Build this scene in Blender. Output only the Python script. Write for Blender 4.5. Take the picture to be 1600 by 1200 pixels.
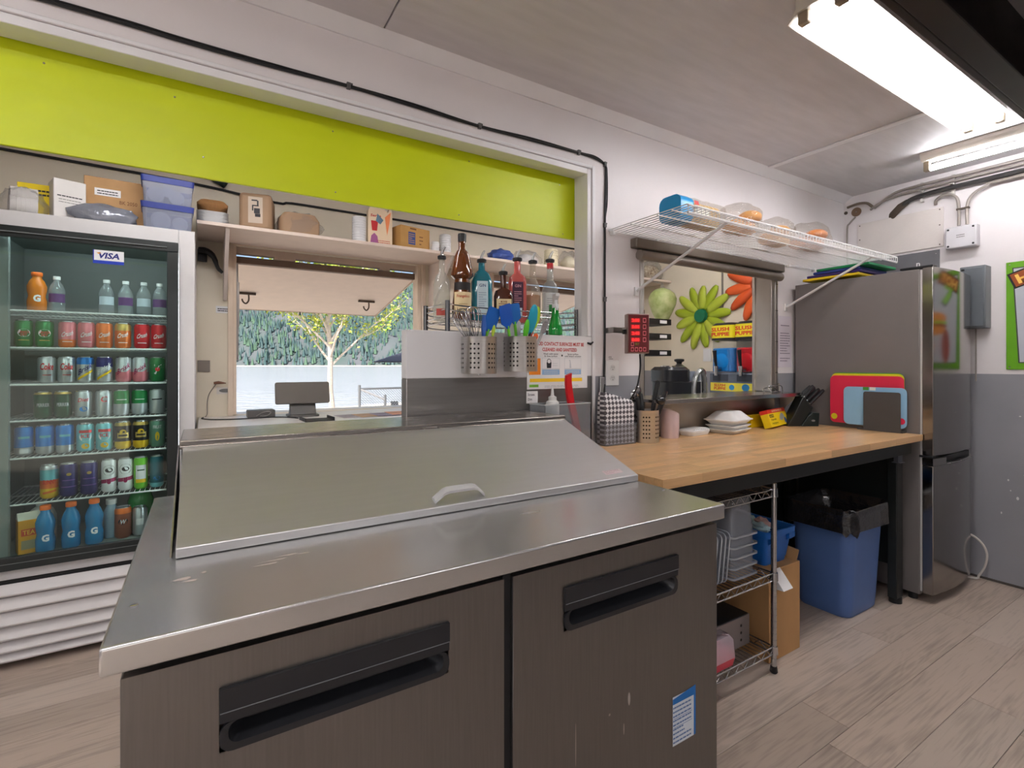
import bpy, bmesh, math, random
from mathutils import Vector, Matrix, Euler, noise
C = bpy.context.scene.collection
for o in list(bpy.data.objects): bpy.data.objects.remove(o, do_unlink=True)
R = random.Random(7)
PI = math.pi
sc = bpy.context.scene

# ------------------------------------------------------------------ camera, sky, sun, exposure
cam = bpy.data.cameras.new('camera'); camo = bpy.data.objects.new('camera', cam); C.objects.link(camo)
camo.location = (0, 0, 1.3); camo.rotation_euler = (PI/2, 0, -math.radians(31.7))
cam.sensor_width = 36; cam.lens = 36*781/1600; cam.shift_y = -30/1600; cam.clip_start = .02; cam.clip_end = 3000
sc.camera = camo
world = bpy.data.worlds.new('sky'); sc.world = world; world.use_nodes = True
wn = world.node_tree.nodes; wl = world.node_tree.links
sky = wn.new('ShaderNodeTexSky'); sky.sky_type = 'NISHITA'; sky.sun_disc = False
sky.sun_elevation = math.radians(48); sky.sun_rotation = math.radians(215); sky.air_density = .8; sky.dust_density = 4.0
wl.new(sky.outputs[0], wn['Background'].inputs[0]); wn['Background'].inputs[1].default_value = .25
sun = bpy.data.lights.new('sun', 'SUN'); sun.energy = 6.0; sun.angle = .009; sun.color = (1, .95, .88)
suno = bpy.data.objects.new('sun', sun); C.objects.link(suno); suno.location = (-20, -20, 40)
suno.rotation_euler = Vector((.55, .48, -.72)).to_track_quat('-Z', 'Y').to_euler()
TUBE = 44.0          # radiance of the fluorescent tubes
sc.view_settings.view_transform = 'Standard'; sc.view_settings.look = 'None'
sc.view_settings.exposure = 0.1; sc.view_settings.gamma = 1.0; sc.view_settings.use_curve_mapping = False

# ------------------------------------------------------------------ materials
def lin(c):
    return tuple(((x/255)/12.92 if x/255 <= .04045 else ((x/255+.055)/1.055)**2.4) for x in c)
MATS = {}
def M(key, rgb=(200, 200, 200), rough=.5, metal=0, var=.04, scale=12, stretch=(1, 1, 1), bump=0, bscale=80, trans=0, ior=1.45, emit=0, spec=.5, coat=0, rgb2=None, detail=3, aniso=0):
    if key in MATS: return MATS[key]
    m = bpy.data.materials.new(key); m.use_nodes = True; n = m.node_tree.nodes; l = m.node_tree.links
    b = n['Principled BSDF']; c = lin(rgb)
    b.inputs['Roughness'].default_value = rough; b.inputs['Metallic'].default_value = metal
    b.inputs['IOR'].default_value = ior; b.inputs['Transmission Weight'].default_value = trans
    b.inputs['Specular IOR Level'].default_value = spec; b.inputs['Coat Weight'].default_value = coat
    tc = n.new('ShaderNodeTexCoord'); mp = n.new('ShaderNodeMapping'); mp.inputs['Scale'].default_value = stretch
    l.new(tc.outputs['Object'], mp.inputs[0])
    tx = n.new('ShaderNodeTexNoise'); tx.inputs['Scale'].default_value = scale; tx.inputs['Detail'].default_value = detail
    l.new(mp.outputs[0], tx.inputs['Vector'])
    rp = n.new('ShaderNodeValToRGB'); rp.color_ramp.elements[0].position = .3; rp.color_ramp.elements[1].position = .7
    lo = lin(rgb2) if rgb2 else tuple(x*(1-var) for x in c)
    hi = c if rgb2 else tuple(min(1, x*(1+var)) for x in c)
    rp.color_ramp.elements[0].color = (*lo, 1); rp.color_ramp.elements[1].color = (*hi, 1)
    l.new(tx.outputs[0], rp.inputs[0]); l.new(rp.outputs[0], b.inputs['Base Color'])
    if emit:
        b.inputs['Emission Color'].default_value = (*c, 1); b.inputs['Emission Strength'].default_value = emit
    if metal > .5:
        mr = n.new('ShaderNodeMapRange'); mr.inputs['To Min'].default_value = rough*.75; mr.inputs['To Max'].default_value = rough*1.3
        l.new(tx.outputs[0], mr.inputs[0]); l.new(mr.outputs[0], b.inputs['Roughness'])
    if bump:
        t2 = n.new('ShaderNodeTexNoise'); t2.inputs['Scale'].default_value = bscale; t2.inputs['Detail'].default_value = 4
        l.new(mp.outputs[0], t2.inputs['Vector'])
        bp = n.new('ShaderNodeBump'); bp.inputs['Strength'].default_value = bump; bp.inputs['Distance'].default_value = .01
        l.new(t2.outputs[0], bp.inputs['Height']); l.new(bp.outputs[0], b.inputs['Normal'])
    MATS[key] = m; return m
def clear(key, rgb=(255, 255, 255), opacity=.15, rough=.08, bump=0, bscale=30, ior=1.45):
    """thin clear sheet: mostly passes light, reflects by fresnel, with a share of body colour"""
    if key in MATS: return MATS[key]
    m = bpy.data.materials.new(key); m.use_nodes = True; n = m.node_tree.nodes; l = m.node_tree.links
    b = n['Principled BSDF']; b.inputs['Base Color'].default_value = (*lin(rgb), 1); b.inputs['Roughness'].default_value = rough
    tr = n.new('ShaderNodeBsdfTransparent'); tr.inputs[0].default_value = (*[min(1, .35+.65*x) for x in lin(rgb)], 1)
    gl = n.new('ShaderNodeBsdfGlossy'); gl.inputs['Roughness'].default_value = rough
    fr = n.new('ShaderNodeFresnel'); fr.inputs[0].default_value = ior
    ge = n.new('ShaderNodeNewGeometry'); ma = n.new('ShaderNodeMapRange'); ma.inputs['To Min'].default_value = ior; ma.inputs['To Max'].default_value = 1/ior
    l.new(ge.outputs['Backfacing'], ma.inputs[0]); l.new(ma.outputs[0], fr.inputs[0])
    m1 = n.new('ShaderNodeMixShader'); m1.inputs[0].default_value = opacity
    m2 = n.new('ShaderNodeMixShader')
    l.new(tr.outputs[0], m1.inputs[1]); l.new(b.outputs[0], m1.inputs[2])
    l.new(fr.outputs[0], m2.inputs[0]); l.new(m1.outputs[0], m2.inputs[1]); l.new(gl.outputs[0], m2.inputs[2])
    l.new(m2.outputs[0], n['Material Output'].inputs[0])
    if bump:
        t2 = n.new('ShaderNodeTexNoise'); t2.inputs['Scale'].default_value = bscale; t2.inputs['Detail'].default_value = 3
        bp = n.new('ShaderNodeBump'); bp.inputs['Strength'].default_value = bump; bp.inputs['Distance'].default_value = .02
        l.new(t2.outputs[0], bp.inputs['Height'])
        for s in (b, gl, fr): l.new(bp.outputs[0], s.inputs['Normal'])
    MATS[key] = m; return m

# ------------------------------------------------------------------ mesh builder
class MB:
    def __init__(s): s.v = []; s.f = []; s.m = []
    def add(s, vs, fs, m=0):
        k = len(s.v); s.v += [Vector(v) for v in vs]
        for i, f in enumerate(fs):
            s.f.append(tuple(k+j for j in f)); s.m.append(m[i] if isinstance(m, list) else m)
        return s
    def box(s, x0, x1, y0, y1, z0, z1, m=0):
        return s.add([(x, y, z) for z in (z0, z1) for y in (y0, y1) for x in (x0, x1)],
                     [(0, 2, 3, 1), (4, 5, 7, 6), (0, 1, 5, 4), (2, 6, 7, 3), (0, 4, 6, 2), (1, 3, 7, 5)], m)
    def obox(s, c, size, rot, m=0):
        k = len(s.v); s.box(-size[0]/2, size[0]/2, -size[1]/2, size[1]/2, -size[2]/2, size[2]/2, m)
        E = Euler(rot).to_matrix(); c = Vector(c)
        for i in range(k, len(s.v)): s.v[i] = E @ s.v[i] + c
        return s
    def quad(s, a, b, c, d, m=0): return s.add([a, b, c, d], [(0, 1, 2, 3)], m)
    def loft(s, rings, m=0, c0=True, c1=True, closed=False):
        n = len(rings[0]); vs = [p for r in rings for p in r]; fs = []; ms = []
        K = len(rings)
        for i in range(K if closed else K-1):
            a = i*n; b = ((i+1) % K)*n
            for j in range(n):
                fs.append((a+j, a+(j+1) % n, b+(j+1) % n, b+j)); ms.append(m[i] if isinstance(m, list) else m)
        if not closed:
            if c0: fs.append(tuple(range(n))[::-1]); ms.append(m[0] if isinstance(m, list) else m)
            if c1: fs.append(tuple(range((K-1)*n, K*n))); ms.append(m[-1] if isinstance(m, list) else m)
        return s.add(vs, fs, ms)
    def lathe(s, prof, c=(0, 0, 0), n=20, m=0, c0=True, c1=True):
        return s.loft([[(c[0]+r*math.cos(2*PI*k/n), c[1]+r*math.sin(2*PI*k/n), c[2]+z) for k in range(n)] for r, z in prof], m, c0, c1)
    def cyl(s, p0, p1, r0, r1=None, n=14, m=0, caps=True):
        p0 = Vector(p0); p1 = Vector(p1); r1 = r0 if r1 is None else r1
        d = (p1-p0).normalized(); a = d.orthogonal().normalized(); b = d.cross(a)
        ring = lambda p, r: [p+(a*math.cos(2*PI*k/n)+b*math.sin(2*PI*k/n))*r for k in range(n)]
        return s.loft([ring(p0, r0), ring(p1, r1)], m, caps, caps)
    def tube(s, pts, r, n=8, m=0, smooth=0, closed=False):
        P = [Vector(p) for p in pts]
        if smooth: P = catmull(P, smooth)
        rings = []; a = None
        for i, p in enumerate(P):
            if closed: d = P[(i+1) % len(P)]-P[i-1]
            else: d = P[min(i+1, len(P)-1)]-P[max(i-1, 0)]
            d = d.normalized() if d.length > 1e-9 else Vector((0, 0, 1))
            a = d.orthogonal() if a is None else a-d*a.dot(d)
            if a.length < 1e-6: a = d.orthogonal()
            a.normalize(); b = d.cross(a)
            rr = r[min(i*len(r)//len(P), len(r)-1)] if isinstance(r, (list, tuple)) else r
            rings.append([p+(a*math.cos(2*PI*k/n)+b*math.sin(2*PI*k/n))*rr for k in range(n)])
        return s.loft(rings, m, closed=closed)
    def prism(s, poly, axis, a0, a1, m=0):
        f = {'x': lambda p, t: (t, p[0], p[1]), 'y': lambda p, t: (p[0], t, p[1]), 'z': lambda p, t: (p[0], p[1], t)}[axis]
        return s.loft([[f(p, a0) for p in poly], [f(p, a1) for p in poly]], m)
    def rprism(s, u0, u1, v0, v1, r, axis, a0, a1, m=0, k=4): return s.prism(rrect(u0, u1, v0, v1, r, k), axis, a0, a1, m)
    def blob(s, c, rad, amp=.0, fr=3, seed=0, nu=16, nv=10, m=0, flat=None):
        rings = []
        for j in range(nv+1):
            t = PI*j/nv; ring = []
            for i in range(nu):
                p = 2*PI*i/nu; d = Vector((math.sin(t)*math.cos(p), math.sin(t)*math.sin(p), -math.cos(t)))
                k = 1+amp*noise.noise(d*fr+Vector((seed*7.3, seed*3.1, seed)))
                q = Vector((d.x*rad[0]*k, d.y*rad[1]*k, d.z*rad[2]*k))
                if flat is not None: q.z = max(q.z, flat*rad[2])
                ring.append(q+Vector(c))
            rings.append(ring)
        return s.loft(rings, m)
    def xf(s, Mx, k=0):
        for i in range(k, len(s.v)): s.v[i] = Mx @ s.v[i]
        return s
    def build(s, name, mats, parent=None, local=False, bevel=0, angle=40, flat=False, seg=2):
        if not isinstance(mats, (list, tuple)): mats = [mats]
        mw = Matrix.Identity(4)
        if parent is not None and not local:
            p = parent
            while p is not None: mw = p.matrix_basis @ mw; p = p.parent
            mw.invert()
        me = bpy.data.meshes.new(name); me.from_pydata([mw @ v for v in s.v], [], s.f)
        for m in mats: me.materials.append(m)
        for p, k in zip(me.polygons, s.m): p.material_index = min(k, len(mats)-1)
        bm = bmesh.new(); bm.from_mesh(me); bmesh.ops.recalc_face_normals(bm, faces=bm.faces); bm.to_mesh(me); bm.free()
        if not flat:
            me.polygons.foreach_set('use_smooth', [True]*len(me.polygons)); me.set_sharp_from_angle(angle=math.radians(angle))
        o = bpy.data.objects.new(name, me); C.objects.link(o)
        if parent is not None: o.parent = parent
        if bevel:
            b = o.modifiers.new('bevel', 'BEVEL'); b.width = bevel; b.segments = seg; b.limit_method = 'ANGLE'; b.angle_limit = math.radians(40); b.harden_normals = False
        return o
def catmull(P, k):
    out = []; n = len(P)
    for i in range(n-1):
        p0, p1, p2, p3 = P[max(i-1, 0)], P[i], P[i+1], P[min(i+2, n-1)]
        for j in range(k):
            t = j/k
            out.append(.5*((2*p1)+(p2-p0)*t+(2*p0-5*p1+4*p2-p3)*t*t+(3*p1-p0-3*p2+p3)*t**3))
    return out+[P[-1]]
def rrect(u0, u1, v0, v1, r, k=4):
    out = []
    for cx, cy, a0 in ((u1-r, v1-r, 0), (u0+r, v1-r, PI/2), (u0+r, v0+r, PI), (u1-r, v0+r, 1.5*PI)):
        for i in range(k+1): out.append((cx+r*math.cos(a0+PI/2*i/k), cy+r*math.sin(a0+PI/2*i/k)))
    return out
def tag(o, label, cat, group=None, kind=None):
    o['label'] = label; o['category'] = cat
    if group: o['group'] = group
    if kind: o['kind'] = kind
    return o
def thing(name, label, cat, loc=(0, 0, 0), rz=0, group=None):
    o = bpy.data.objects.new(name, None); C.objects.link(o); o.location = loc; o.rotation_euler = (0, 0, rz); o.empty_display_size = .05
    return tag(o, label, cat, group)
def dup(root, loc, rz=None, label=None):
    r = root.copy(); C.objects.link(r); r.location = loc
    if rz is not None: r.rotation_euler = (0, 0, rz)
    if label: r['label'] = label
    for ch in list(root.children):
        c = ch.copy(); C.objects.link(c); c.parent = r
        for g in list(ch.children):
            d = g.copy(); C.objects.link(d); d.parent = c
    return r
def lab(o, t): o['label'] = t; return o
_TG = {}
def text_geo(body, bold=.01):
    k = (body, bold)
    if k not in _TG:
        cu = bpy.data.curves.new('t', 'FONT'); cu.body = body; cu.align_x = 'CENTER'; cu.align_y = 'CENTER'; cu.resolution_u = 2; cu.offset = bold; cu.space_line = .9
        o = bpy.data.objects.new('t', cu); C.objects.link(o)
        dg = bpy.context.evaluated_depsgraph_get(); me = bpy.data.meshes.new_from_object(o.evaluated_get(dg))
        vs = [v.co.copy() for v in me.vertices]; fs = [tuple(p.vertices) for p in me.polygons]
        bpy.data.objects.remove(o); bpy.data.curves.remove(cu); bpy.data.meshes.remove(me)
        xs = [v.x for v in vs]; ys = [v.y for v in vs]
        _TG[k] = (vs, fs, (min(xs), max(xs), min(ys), max(ys)))
    return _TG[k]
def put_text(mb, body, c, right, up, w, h=None, m=0, bold=.01, slant=0):
    """letters fitted to width w (and height h if given) centred on c"""
    vs, fs, (x0, x1, y0, y1) = text_geo(body, bold); right = Vector(right).normalized(); up = Vector(up).normalized(); c = Vector(c)
    sx = w/(x1-x0); sy = h/(y1-y0) if h else sx; cx = (x0+x1)/2; cy = (y0+y1)/2
    return mb.add([c+right*((v.x-cx)*sx+slant*(v.y-cy)*sy)+up*((v.y-cy)*sy) for v in vs], fs, m)
def wrap_text(mb, body, r, z, w, h, m=0, bold=.01, a0=0, slant=0, tilt=0):
    """letters bent round a vertical cylinder of radius r, centre at angle a0 (local)"""
    vs, fs, (x0, x1, y0, y1) = text_geo(body, bold); sx = w/(x1-x0); sy = h/(y1-y0); out = []
    for v in vs:
        x = (v.x-(x0+x1)/2)*sx+slant*(v.y-(y0+y1)/2)*sy; y = (v.y-(y0+y1)/2)*sy+tilt*x
        a = a0+x/r; out.append((r*math.cos(a), r*math.sin(a), z+y))
    return mb.add(out, fs, m)
def lines(mb, c, right, up, w, rows, pitch, th, m=0, seed=1):
    """rows of small print too fine to read: thin bars of uneven length"""
    q = random.Random(seed); right = Vector(right).normalized(); up = Vector(up).normalized(); c = Vector(c)
    for i in range(rows):
        x = -w/2; y = -i*pitch
        end = w/2*(1 if q.random() < .6 else q.uniform(.1, .9))
        while x < end:
            k = min(q.uniform(.06, .2)*w, end-x)
            a = c+right*x+up*y; mb.quad(a, a+right*k*.86, a+right*k*.86+up*th, a+up*th, m); x += k
    return mb
def rect(mb, c, right, up, w, h, m=0):
    right = Vector(right).normalized()*w/2; up = Vector(up).normalized()*h/2; c = Vector(c)
    return mb.quad(c-right-up, c+right-up, c+right+up, c-right+up, m)
def ngon(mb, pts2, c, right, up, m=0):
    right = Vector(right); up = Vector(up); c = Vector(c)
    return mb.add([c+right*p[0]+up*p[1] for p in pts2], [tuple(range(len(pts2)))], m)
def ell(rx, ry, n=20, a=0, c=(0, 0)):
    return [(c[0]+rx*math.cos(t)*math.cos(a)-ry*math.sin(t)*math.sin(a), c[1]+rx*math.cos(t)*math.sin(a)+ry*math.sin(t)*math.cos(a)) for t in [2*PI*i/n for i in range(n)]]
UX, UY, UZ = Vector((1, 0, 0)), Vector((0, 1, 0)), Vector((0, 0, 1))

white_wall = M('white_wall_paint', (222, 216, 217), .55, var=.03, scale=2.5, bump=.08, bscale=25)
grey_wall = M('grey_wall_paint', (142, 142, 148), .5, var=.06, scale=3, bump=.06, bscale=30)
cream = M('cream_wall_paint', (226, 216, 196), .6, var=.03, scale=3, bump=.05, bscale=30)
trim_white = M('white_trim_paint', (224, 222, 224), .45, var=.03, scale=6)
steel = M('brushed_steel', (200, 198, 196), .3, 1, var=.10, scale=9, stretch=(1, 30, 30), detail=4)
steel_dark = M('brushed_steel_door', (132, 129, 127), .38, 1, var=.06, scale=8, stretch=(30, 30, 1), detail=4)
chrome = M('chrome_wire', (190, 190, 192), .18, 1, var=.03)
black_plastic = M('black_plastic', (24, 25, 28), .45, var=.1)
black_metal = M('black_metal', (22, 24, 25), .5, var=.1)
white_plastic = M('white_plastic', (228, 228, 228), .4, var=.02)
cable_black = M('black_cable', (26, 26, 28), .5, var=.05)
ink = M('black_ink', (30, 30, 34), .6, var=.02)
paper = M('white_paper', (232, 230, 230), .7, var=.02)
plastic_film = clear('clear_plastic_film', (244, 244, 244), .09, .15, bump=.6, bscale=40, ior=1.28)
plastic_clear = clear('clear_plastic', (225, 228, 232), .16, .1)
card = M('brown_cardboard', (172, 134, 92), .8, var=.07, scale=14)
# ------------------------------------------------------------------ the room shell
def struct(name, mb, mats, label, cat, **k):
    o = mb.build(name, mats, **k); tag(o, label, cat, kind='structure'); return o
CEIL = 2.53; YA = 1.86; XB = 4.04; YC = 3.6; XD = 3.7; SPL = 1.245
floor = struct('floor', MB().box(-3, 4.2, -2.6, 3.7, -.2, -.0065), M('floor_underlay', (112, 98, 88), .7), 'grey oak laminate floor running through both rooms', 'floor')
def plank_mat(i):
    key = 'oak_laminate_%d' % i
    if key in MATS: return MATS[key]
    base = [(160, 145, 133), (151, 137, 126), (166, 152, 141), (156, 143, 132)][i]
    m = M(key, base, .38, var=.02, scale=1)
    n = m.node_tree.nodes; l = m.node_tree.links; b = n['Principled BSDF']
    oi = n.new('ShaderNodeObjectInfo'); tc = n.new('ShaderNodeTexCoord'); ad = n.new('ShaderNodeVectorMath'); ad.operation = 'MULTIPLY_ADD'
    cb = n.new('ShaderNodeCombineXYZ'); [l.new(oi.outputs['Random'], cb.inputs[k]) for k in range(3)]
    ad.inputs[1].default_value = (37, 53, 11); l.new(cb.outputs[0], ad.inputs[0]); l.new(tc.outputs['Object'], ad.inputs[2])
    mp = n.new('ShaderNodeMapping'); mp.inputs['Scale'].default_value = (1.6, 9, 9); l.new(ad.outputs[0], mp.inputs[0])
    n1 = n.new('ShaderNodeTexNoise'); n1.inputs['Scale'].default_value = .9; n1.inputs['Detail'].default_value = 2; n1.inputs['Distortion'].default_value = .9; l.new(mp.outputs[0], n1.inputs[0])
    mu = n.new('ShaderNodeMath'); mu.operation = 'MULTIPLY'; mu.inputs[1].default_value = 46; l.new(n1.outputs[0], mu.inputs[0])
    sn = n.new('ShaderNodeMath'); sn.operation = 'SINE'; l.new(mu.outputs[0], sn.inputs[0])
    m2 = n.new('ShaderNodeMapping'); m2.inputs['Scale'].default_value = (5, 110, 110); l.new(ad.outputs[0], m2.inputs[0])
    n2 = n.new('ShaderNodeTexNoise'); n2.inputs['Scale'].default_value = 1; n2.inputs['Detail'].default_value = 5; l.new(m2.outputs[0], n2.inputs[0])
    m3 = n.new('ShaderNodeMapping'); m3.inputs['Scale'].default_value = (1.5, 5, 5); l.new(ad.outputs[0], m3.inputs[0])
    n3 = n.new('ShaderNodeTexNoise'); n3.inputs['Scale'].default_value = 1; n3.inputs['Detail'].default_value = 3; l.new(m3.outputs[0], n3.inputs[0])
    s1 = n.new('ShaderNodeMath'); s1.operation = 'MULTIPLY_ADD'; s1.inputs[1].default_value = .055; l.new(sn.outputs[0], s1.inputs[0]); l.new(n2.outputs[0], s1.inputs[2])
    s2 = n.new('ShaderNodeMath'); s2.operation = 'MULTIPLY_ADD'; s2.inputs[1].default_value = .9; l.new(n3.outputs[0], s2.inputs[0]); l.new(s1.outputs[0], s2.inputs[2])
    rp = n.new('ShaderNodeValToRGB'); rp.color_ramp.elements[0].position = .62; rp.color_ramp.elements[1].position = 1.25
    c = lin(base); rp.color_ramp.elements[0].color = (*[x*.84 for x in c], 1); rp.color_ramp.elements[1].color = (*[min(1, x*1.30) for x in c], 1)
    l.new(s2.outputs[0], rp.inputs[0]); l.new(rp.outputs[0], b.inputs['Base Color'])
    return m
PW, PL = .166, 1.324
joints = {0: 3.29, 1: 2.727, -1: 3.15, 2: 3.05, -2: 2.55}
plank_mesh = {}
q = random.Random(3)
row = -21
while True:
    y0 = .889+row*PW
    if y0 > 3.6: break
    j = joints.get(row, q.uniform(0, PL)); x = j-math.ceil((j+2.95)/PL)*PL
    while x < 4.04:
        a, b2 = max(x, -2.95), min(x+PL, 4.04)
        if b2-a > .02:
            ln = round(b2-a, 3); k = (ln, q.randrange(4))
            if k not in plank_mesh:
                o = MB().box(.0006, ln-.0006, .0006, PW-.0006, -.006, 0).build('plank', plank_mat(k[1]), floor, local=True, bevel=.0008, seg=1)
                plank_mesh[k] = o
            else:
                o = plank_mesh[k].copy(); C.objects.link(o)
            o.location = (a, y0, 0)
        x += PL
    row += 1

def split_box(mb, x0, x1, y0, y1, z0, z1):
    if z0 < SPL: mb.box(x0, x1, y0, y1, z0, min(z1, SPL), 1)
    if z1 > SPL: mb.box(x0, x1, y0, y1, max(z0, SPL), z1, 0)
WA = MB()
split_box(WA, -2.95, -1.75, YA, 1.98, 0, CEIL); WA.box(-1.75, 1.603, YA, 1.98, 2.25, CEIL)
split_box(WA, 1.603, 1.94, YA, 1.98, 0, CEIL); split_box(WA, 1.94, 3.135, YA, 1.98, 0, 1.11)
WA.box(1.94, 3.135, YA, 1.98, 1.885, CEIL); split_box(WA, 3.135, XB, YA, 1.98, 0, CEIL)
struct('wall_front', WA, [white_wall, grey_wall], 'white wall with grey lower half, large serving opening and smaller pass-through', 'wall')
WP = MB(); WP.box(.668, 1.6025, YA, 1.917, SPL+.001, 1.437, 0); WP.box(.668, 1.6025, YA, 1.917, 0, SPL+.001, 1)
struct('wall_partition', WP, [M('white_half_wall_panel', (226, 224, 226), .4, var=.02, scale=4), M('dull_sheet_steel', (150, 148, 146), .38, 1, var=.05, scale=5, stretch=(1, 1, 20))],
       'half-height wall panel, white above and sheet steel below, under the bottle rack', 'wall', bevel=.003)
WB = MB(); split_box(WB, XB, XB+.12, -2.6, 1.98, 0, CEIL)
struct('wall_right', WB, [white_wall, grey_wall], 'white side wall with grey lower half behind the refrigerator', 'wall')
WK = MB(); split_box(WK, -3, -2.3, -2.7, -2.6, 0, CEIL); split_box(WK, -.8, 4.2, -2.7, -2.6, 0, CEIL); WK.box(-2.3, -.8, -2.7, -2.6, 2.1, CEIL)
struct('wall_back', WK, [white_wall, grey_wall], 'white and grey wall behind the camera', 'wall')
struct('added_door_1', MB().box(-2.3, -2.24, -2.72, -2.58, 0, 2.0999).box(-.86, -.8, -2.72, -2.58, 0, 2.0999).box(-2.2399, -.8601, -2.72, -2.58, 2.04, 2.0999), trim_white, 'added open doorway in the unseen wall behind the camera, for daylight', 'doorway')  # doorway added out of view to bring more daylight into the kitchen
struct('wall_left', MB().box(-3.05, -2.95, -2.7, -1.5, 0, CEIL).box(-3.05, -2.95, 1.2, 3.7, 0, CEIL).box(-3.05, -2.95, -1.5, 1.2, 0, .9).box(-3.05, -2.95, -1.5, 1.2, 2.2, CEIL), white_wall, 'plain white far end wall past the drinks cooler', 'wall')
wood_cream = M('painted_plywood', (214, 200, 184), .6, var=.05, scale=3, stretch=(1, 1, .3), bump=.06)
WC = MB(); W1 = (.16, 1.412); W2 = (2.03, 3.282); SILL, HEAD = .98, 2.055
xs = [-2.95, W1[0], W1[1], W2[0], W2[1], XD]
for i in (0, 2, 4): WC.box(xs[i], xs[i+1], YC, 3.7, 0, CEIL)
for w in (W1, W2): WC.box(w[0], w[1], YC, 3.7, 0, .9799); WC.box(w[0], w[1], YC, 3.7, HEAD, CEIL)
struct('wall_serving', WC, cream, 'cream outer wall of the serving room with two hatch openings', 'wall')
WD = MB(); split_box(WD, XD, XD+.1, 1.98, 3.7, 0, CEIL)
struct('wall_side', WD, [cream, grey_wall], 'cream end wall of the serving room with the petal decorations', 'wall')
ceil_mat = M('ceiling_paint', (204, 200, 202), .6, var=.05, scale=4, stretch=(1, 6, 1), bump=.12, bscale=18)
ceiling = struct('ceiling', MB().box(-3.05, 4.2, -2.7, 3.75, CEIL+.012, CEIL+.1), ceil_mat, 'painted board ceiling with a batten over the joint', 'ceiling')
for x0, x1, y0, y1 in ((-2.95, .56, -2.6, 1.86), (.566, 2.992, -2.6, 1.86), (2.998, 4.04, -2.6, 1.86), (-2.95, 1.2, 1.98, 3.6), (1.206, 3.7, 1.98, 3.6)):
    MB().box(x0, x1, y0, y1, CEIL, CEIL+.0119).build('ceiling_panel', ceil_mat, ceiling, bevel=.002)
struct('trim_1', MB().box(2.975, 3.012, -2.6, 1.80, CEIL-.009, CEIL-.0002), trim_white, 'narrow white batten across the ceiling', 'trim', bevel=.003)
struct('trim_2', MB().prism([(1.8599, 2.492), (1.852, 2.492), (1.846, 2.50), (1.80, 2.5299), (1.8599, 2.5299)], 'x', -2.95, XB), trim_white, 'white cove strip along the ceiling over the serving opening', 'trim')
w3 = MB()
for a in ((-1.5, -1.45, .9, 2.2), (1.15, 1.2, .9, 2.2), (-.175, -.125, .95, 2.15), (-1.45, 1.15, .9, .95), (-1.45, 1.15, 2.15, 2.2)): w3.box(-3.02, -2.96, a[0], a[1], a[2], a[3])
struct('window_3', w3, trim_white, 'added wide window out of view on the far end wall, for daylight', 'window')  # opening added out of view for daylight fill from the left
# lining of the serving opening
T3 = MB()
T3.box(1.603, 1.622, YA-.006, YA-.0002, .921, 2.264); T3.box(-1.75, 1.603, YA-.006, YA-.0002, 2.25, 2.264)
T3.box(1.578, 1.6029, 1.862, 1.91, 1.438, 2.2499); T3.box(1.588, 1.6028, 1.915, 1.975, .921, 2.2498)
T3.box(-1.75, 1.578, 1.862, 1.91, 2.222, 2.2498); T3.box(-1.75, 1.588, 1.915, 1.975, 2.234, 2.2497)
struct('trim_3', T3, trim_white, 'white wooden lining framing the big serving opening', 'trim', bevel=.003)
# pale seam strip lower right of opening down to the counter
struct('trim_4', MB().box(1.64, 1.668, 1.838, 1.8455, .925, 1.24), M('aluminium_edge', (186, 186, 188), .35, 1), 'aluminium edge strip beside the napkin bin', 'trim', bevel=.002)
# stainless panel under the pass-through
struct('trim_5', MB().box(1.96, 3.13, 1.852, 1.8598, .925, 1.109), M('beige_steel', (172, 162, 150), .35, 1, var=.06, scale=4), 'sheet steel splash panel under the pass-through shelf', 'trim')
# green header board
gm = M('lime_green_paint', (198, 212, 8), .42, var=.05, scale=2.2, stretch=(1, 1, 2), bump=.05, bscale=14)
n = gm.node_tree.nodes; l = gm.node_tree.links; wv = n.new('ShaderNodeTexWave'); wv.wave_type = 'RINGS'; wv.inputs['Scale'].default_value = 5; wv.inputs['Distortion'].default_value = 9; wv.inputs['Detail'].default_value = 2; wv.inputs['Detail Scale'].default_value = .8
tc = n.new('ShaderNodeTexCoord'); l.new(tc.outputs['Object'], wv.inputs[0]); bp = n.new('ShaderNodeBump'); bp.inputs['Strength'].default_value = .12; bp.inputs['Distance'].default_value = .004
l.new(wv.outputs['Fac'], bp.inputs['Height']); l.new(bp.outputs[0], n['Principled BSDF'].inputs['Normal'])
hb = thing('header_board', 'lime green plywood board spanning the top of the serving opening', 'board', (.4, 1.99, 1.93))
MB().box(-1.75, 1.63, 1.981, 1.993, 1.93, 2.30).build('board_face', gm, hb, bevel=.002)
MB().box(-1.75, 1.63, 1.9932, 2.03, 1.945, 2.30).build('backing_batten', M('dark_timber', (84, 74, 62), .7), hb)
sm = MB()
for x, z in ((-.08, 2.18), (.0, 2.0), (.42, 2.19), (.43, 1.96), (1.0, 2.2), (1.5, 2.19), (1.52, 1.95), (.95, 1.955), (-.4, 2.19)): sm.cyl((x, 1.981, z), (x, 1.9797, z), .003, n=8)
lab(sm.build('screw', chrome, hb), 'small screw heads')['kind'] = 'stuff'

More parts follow.
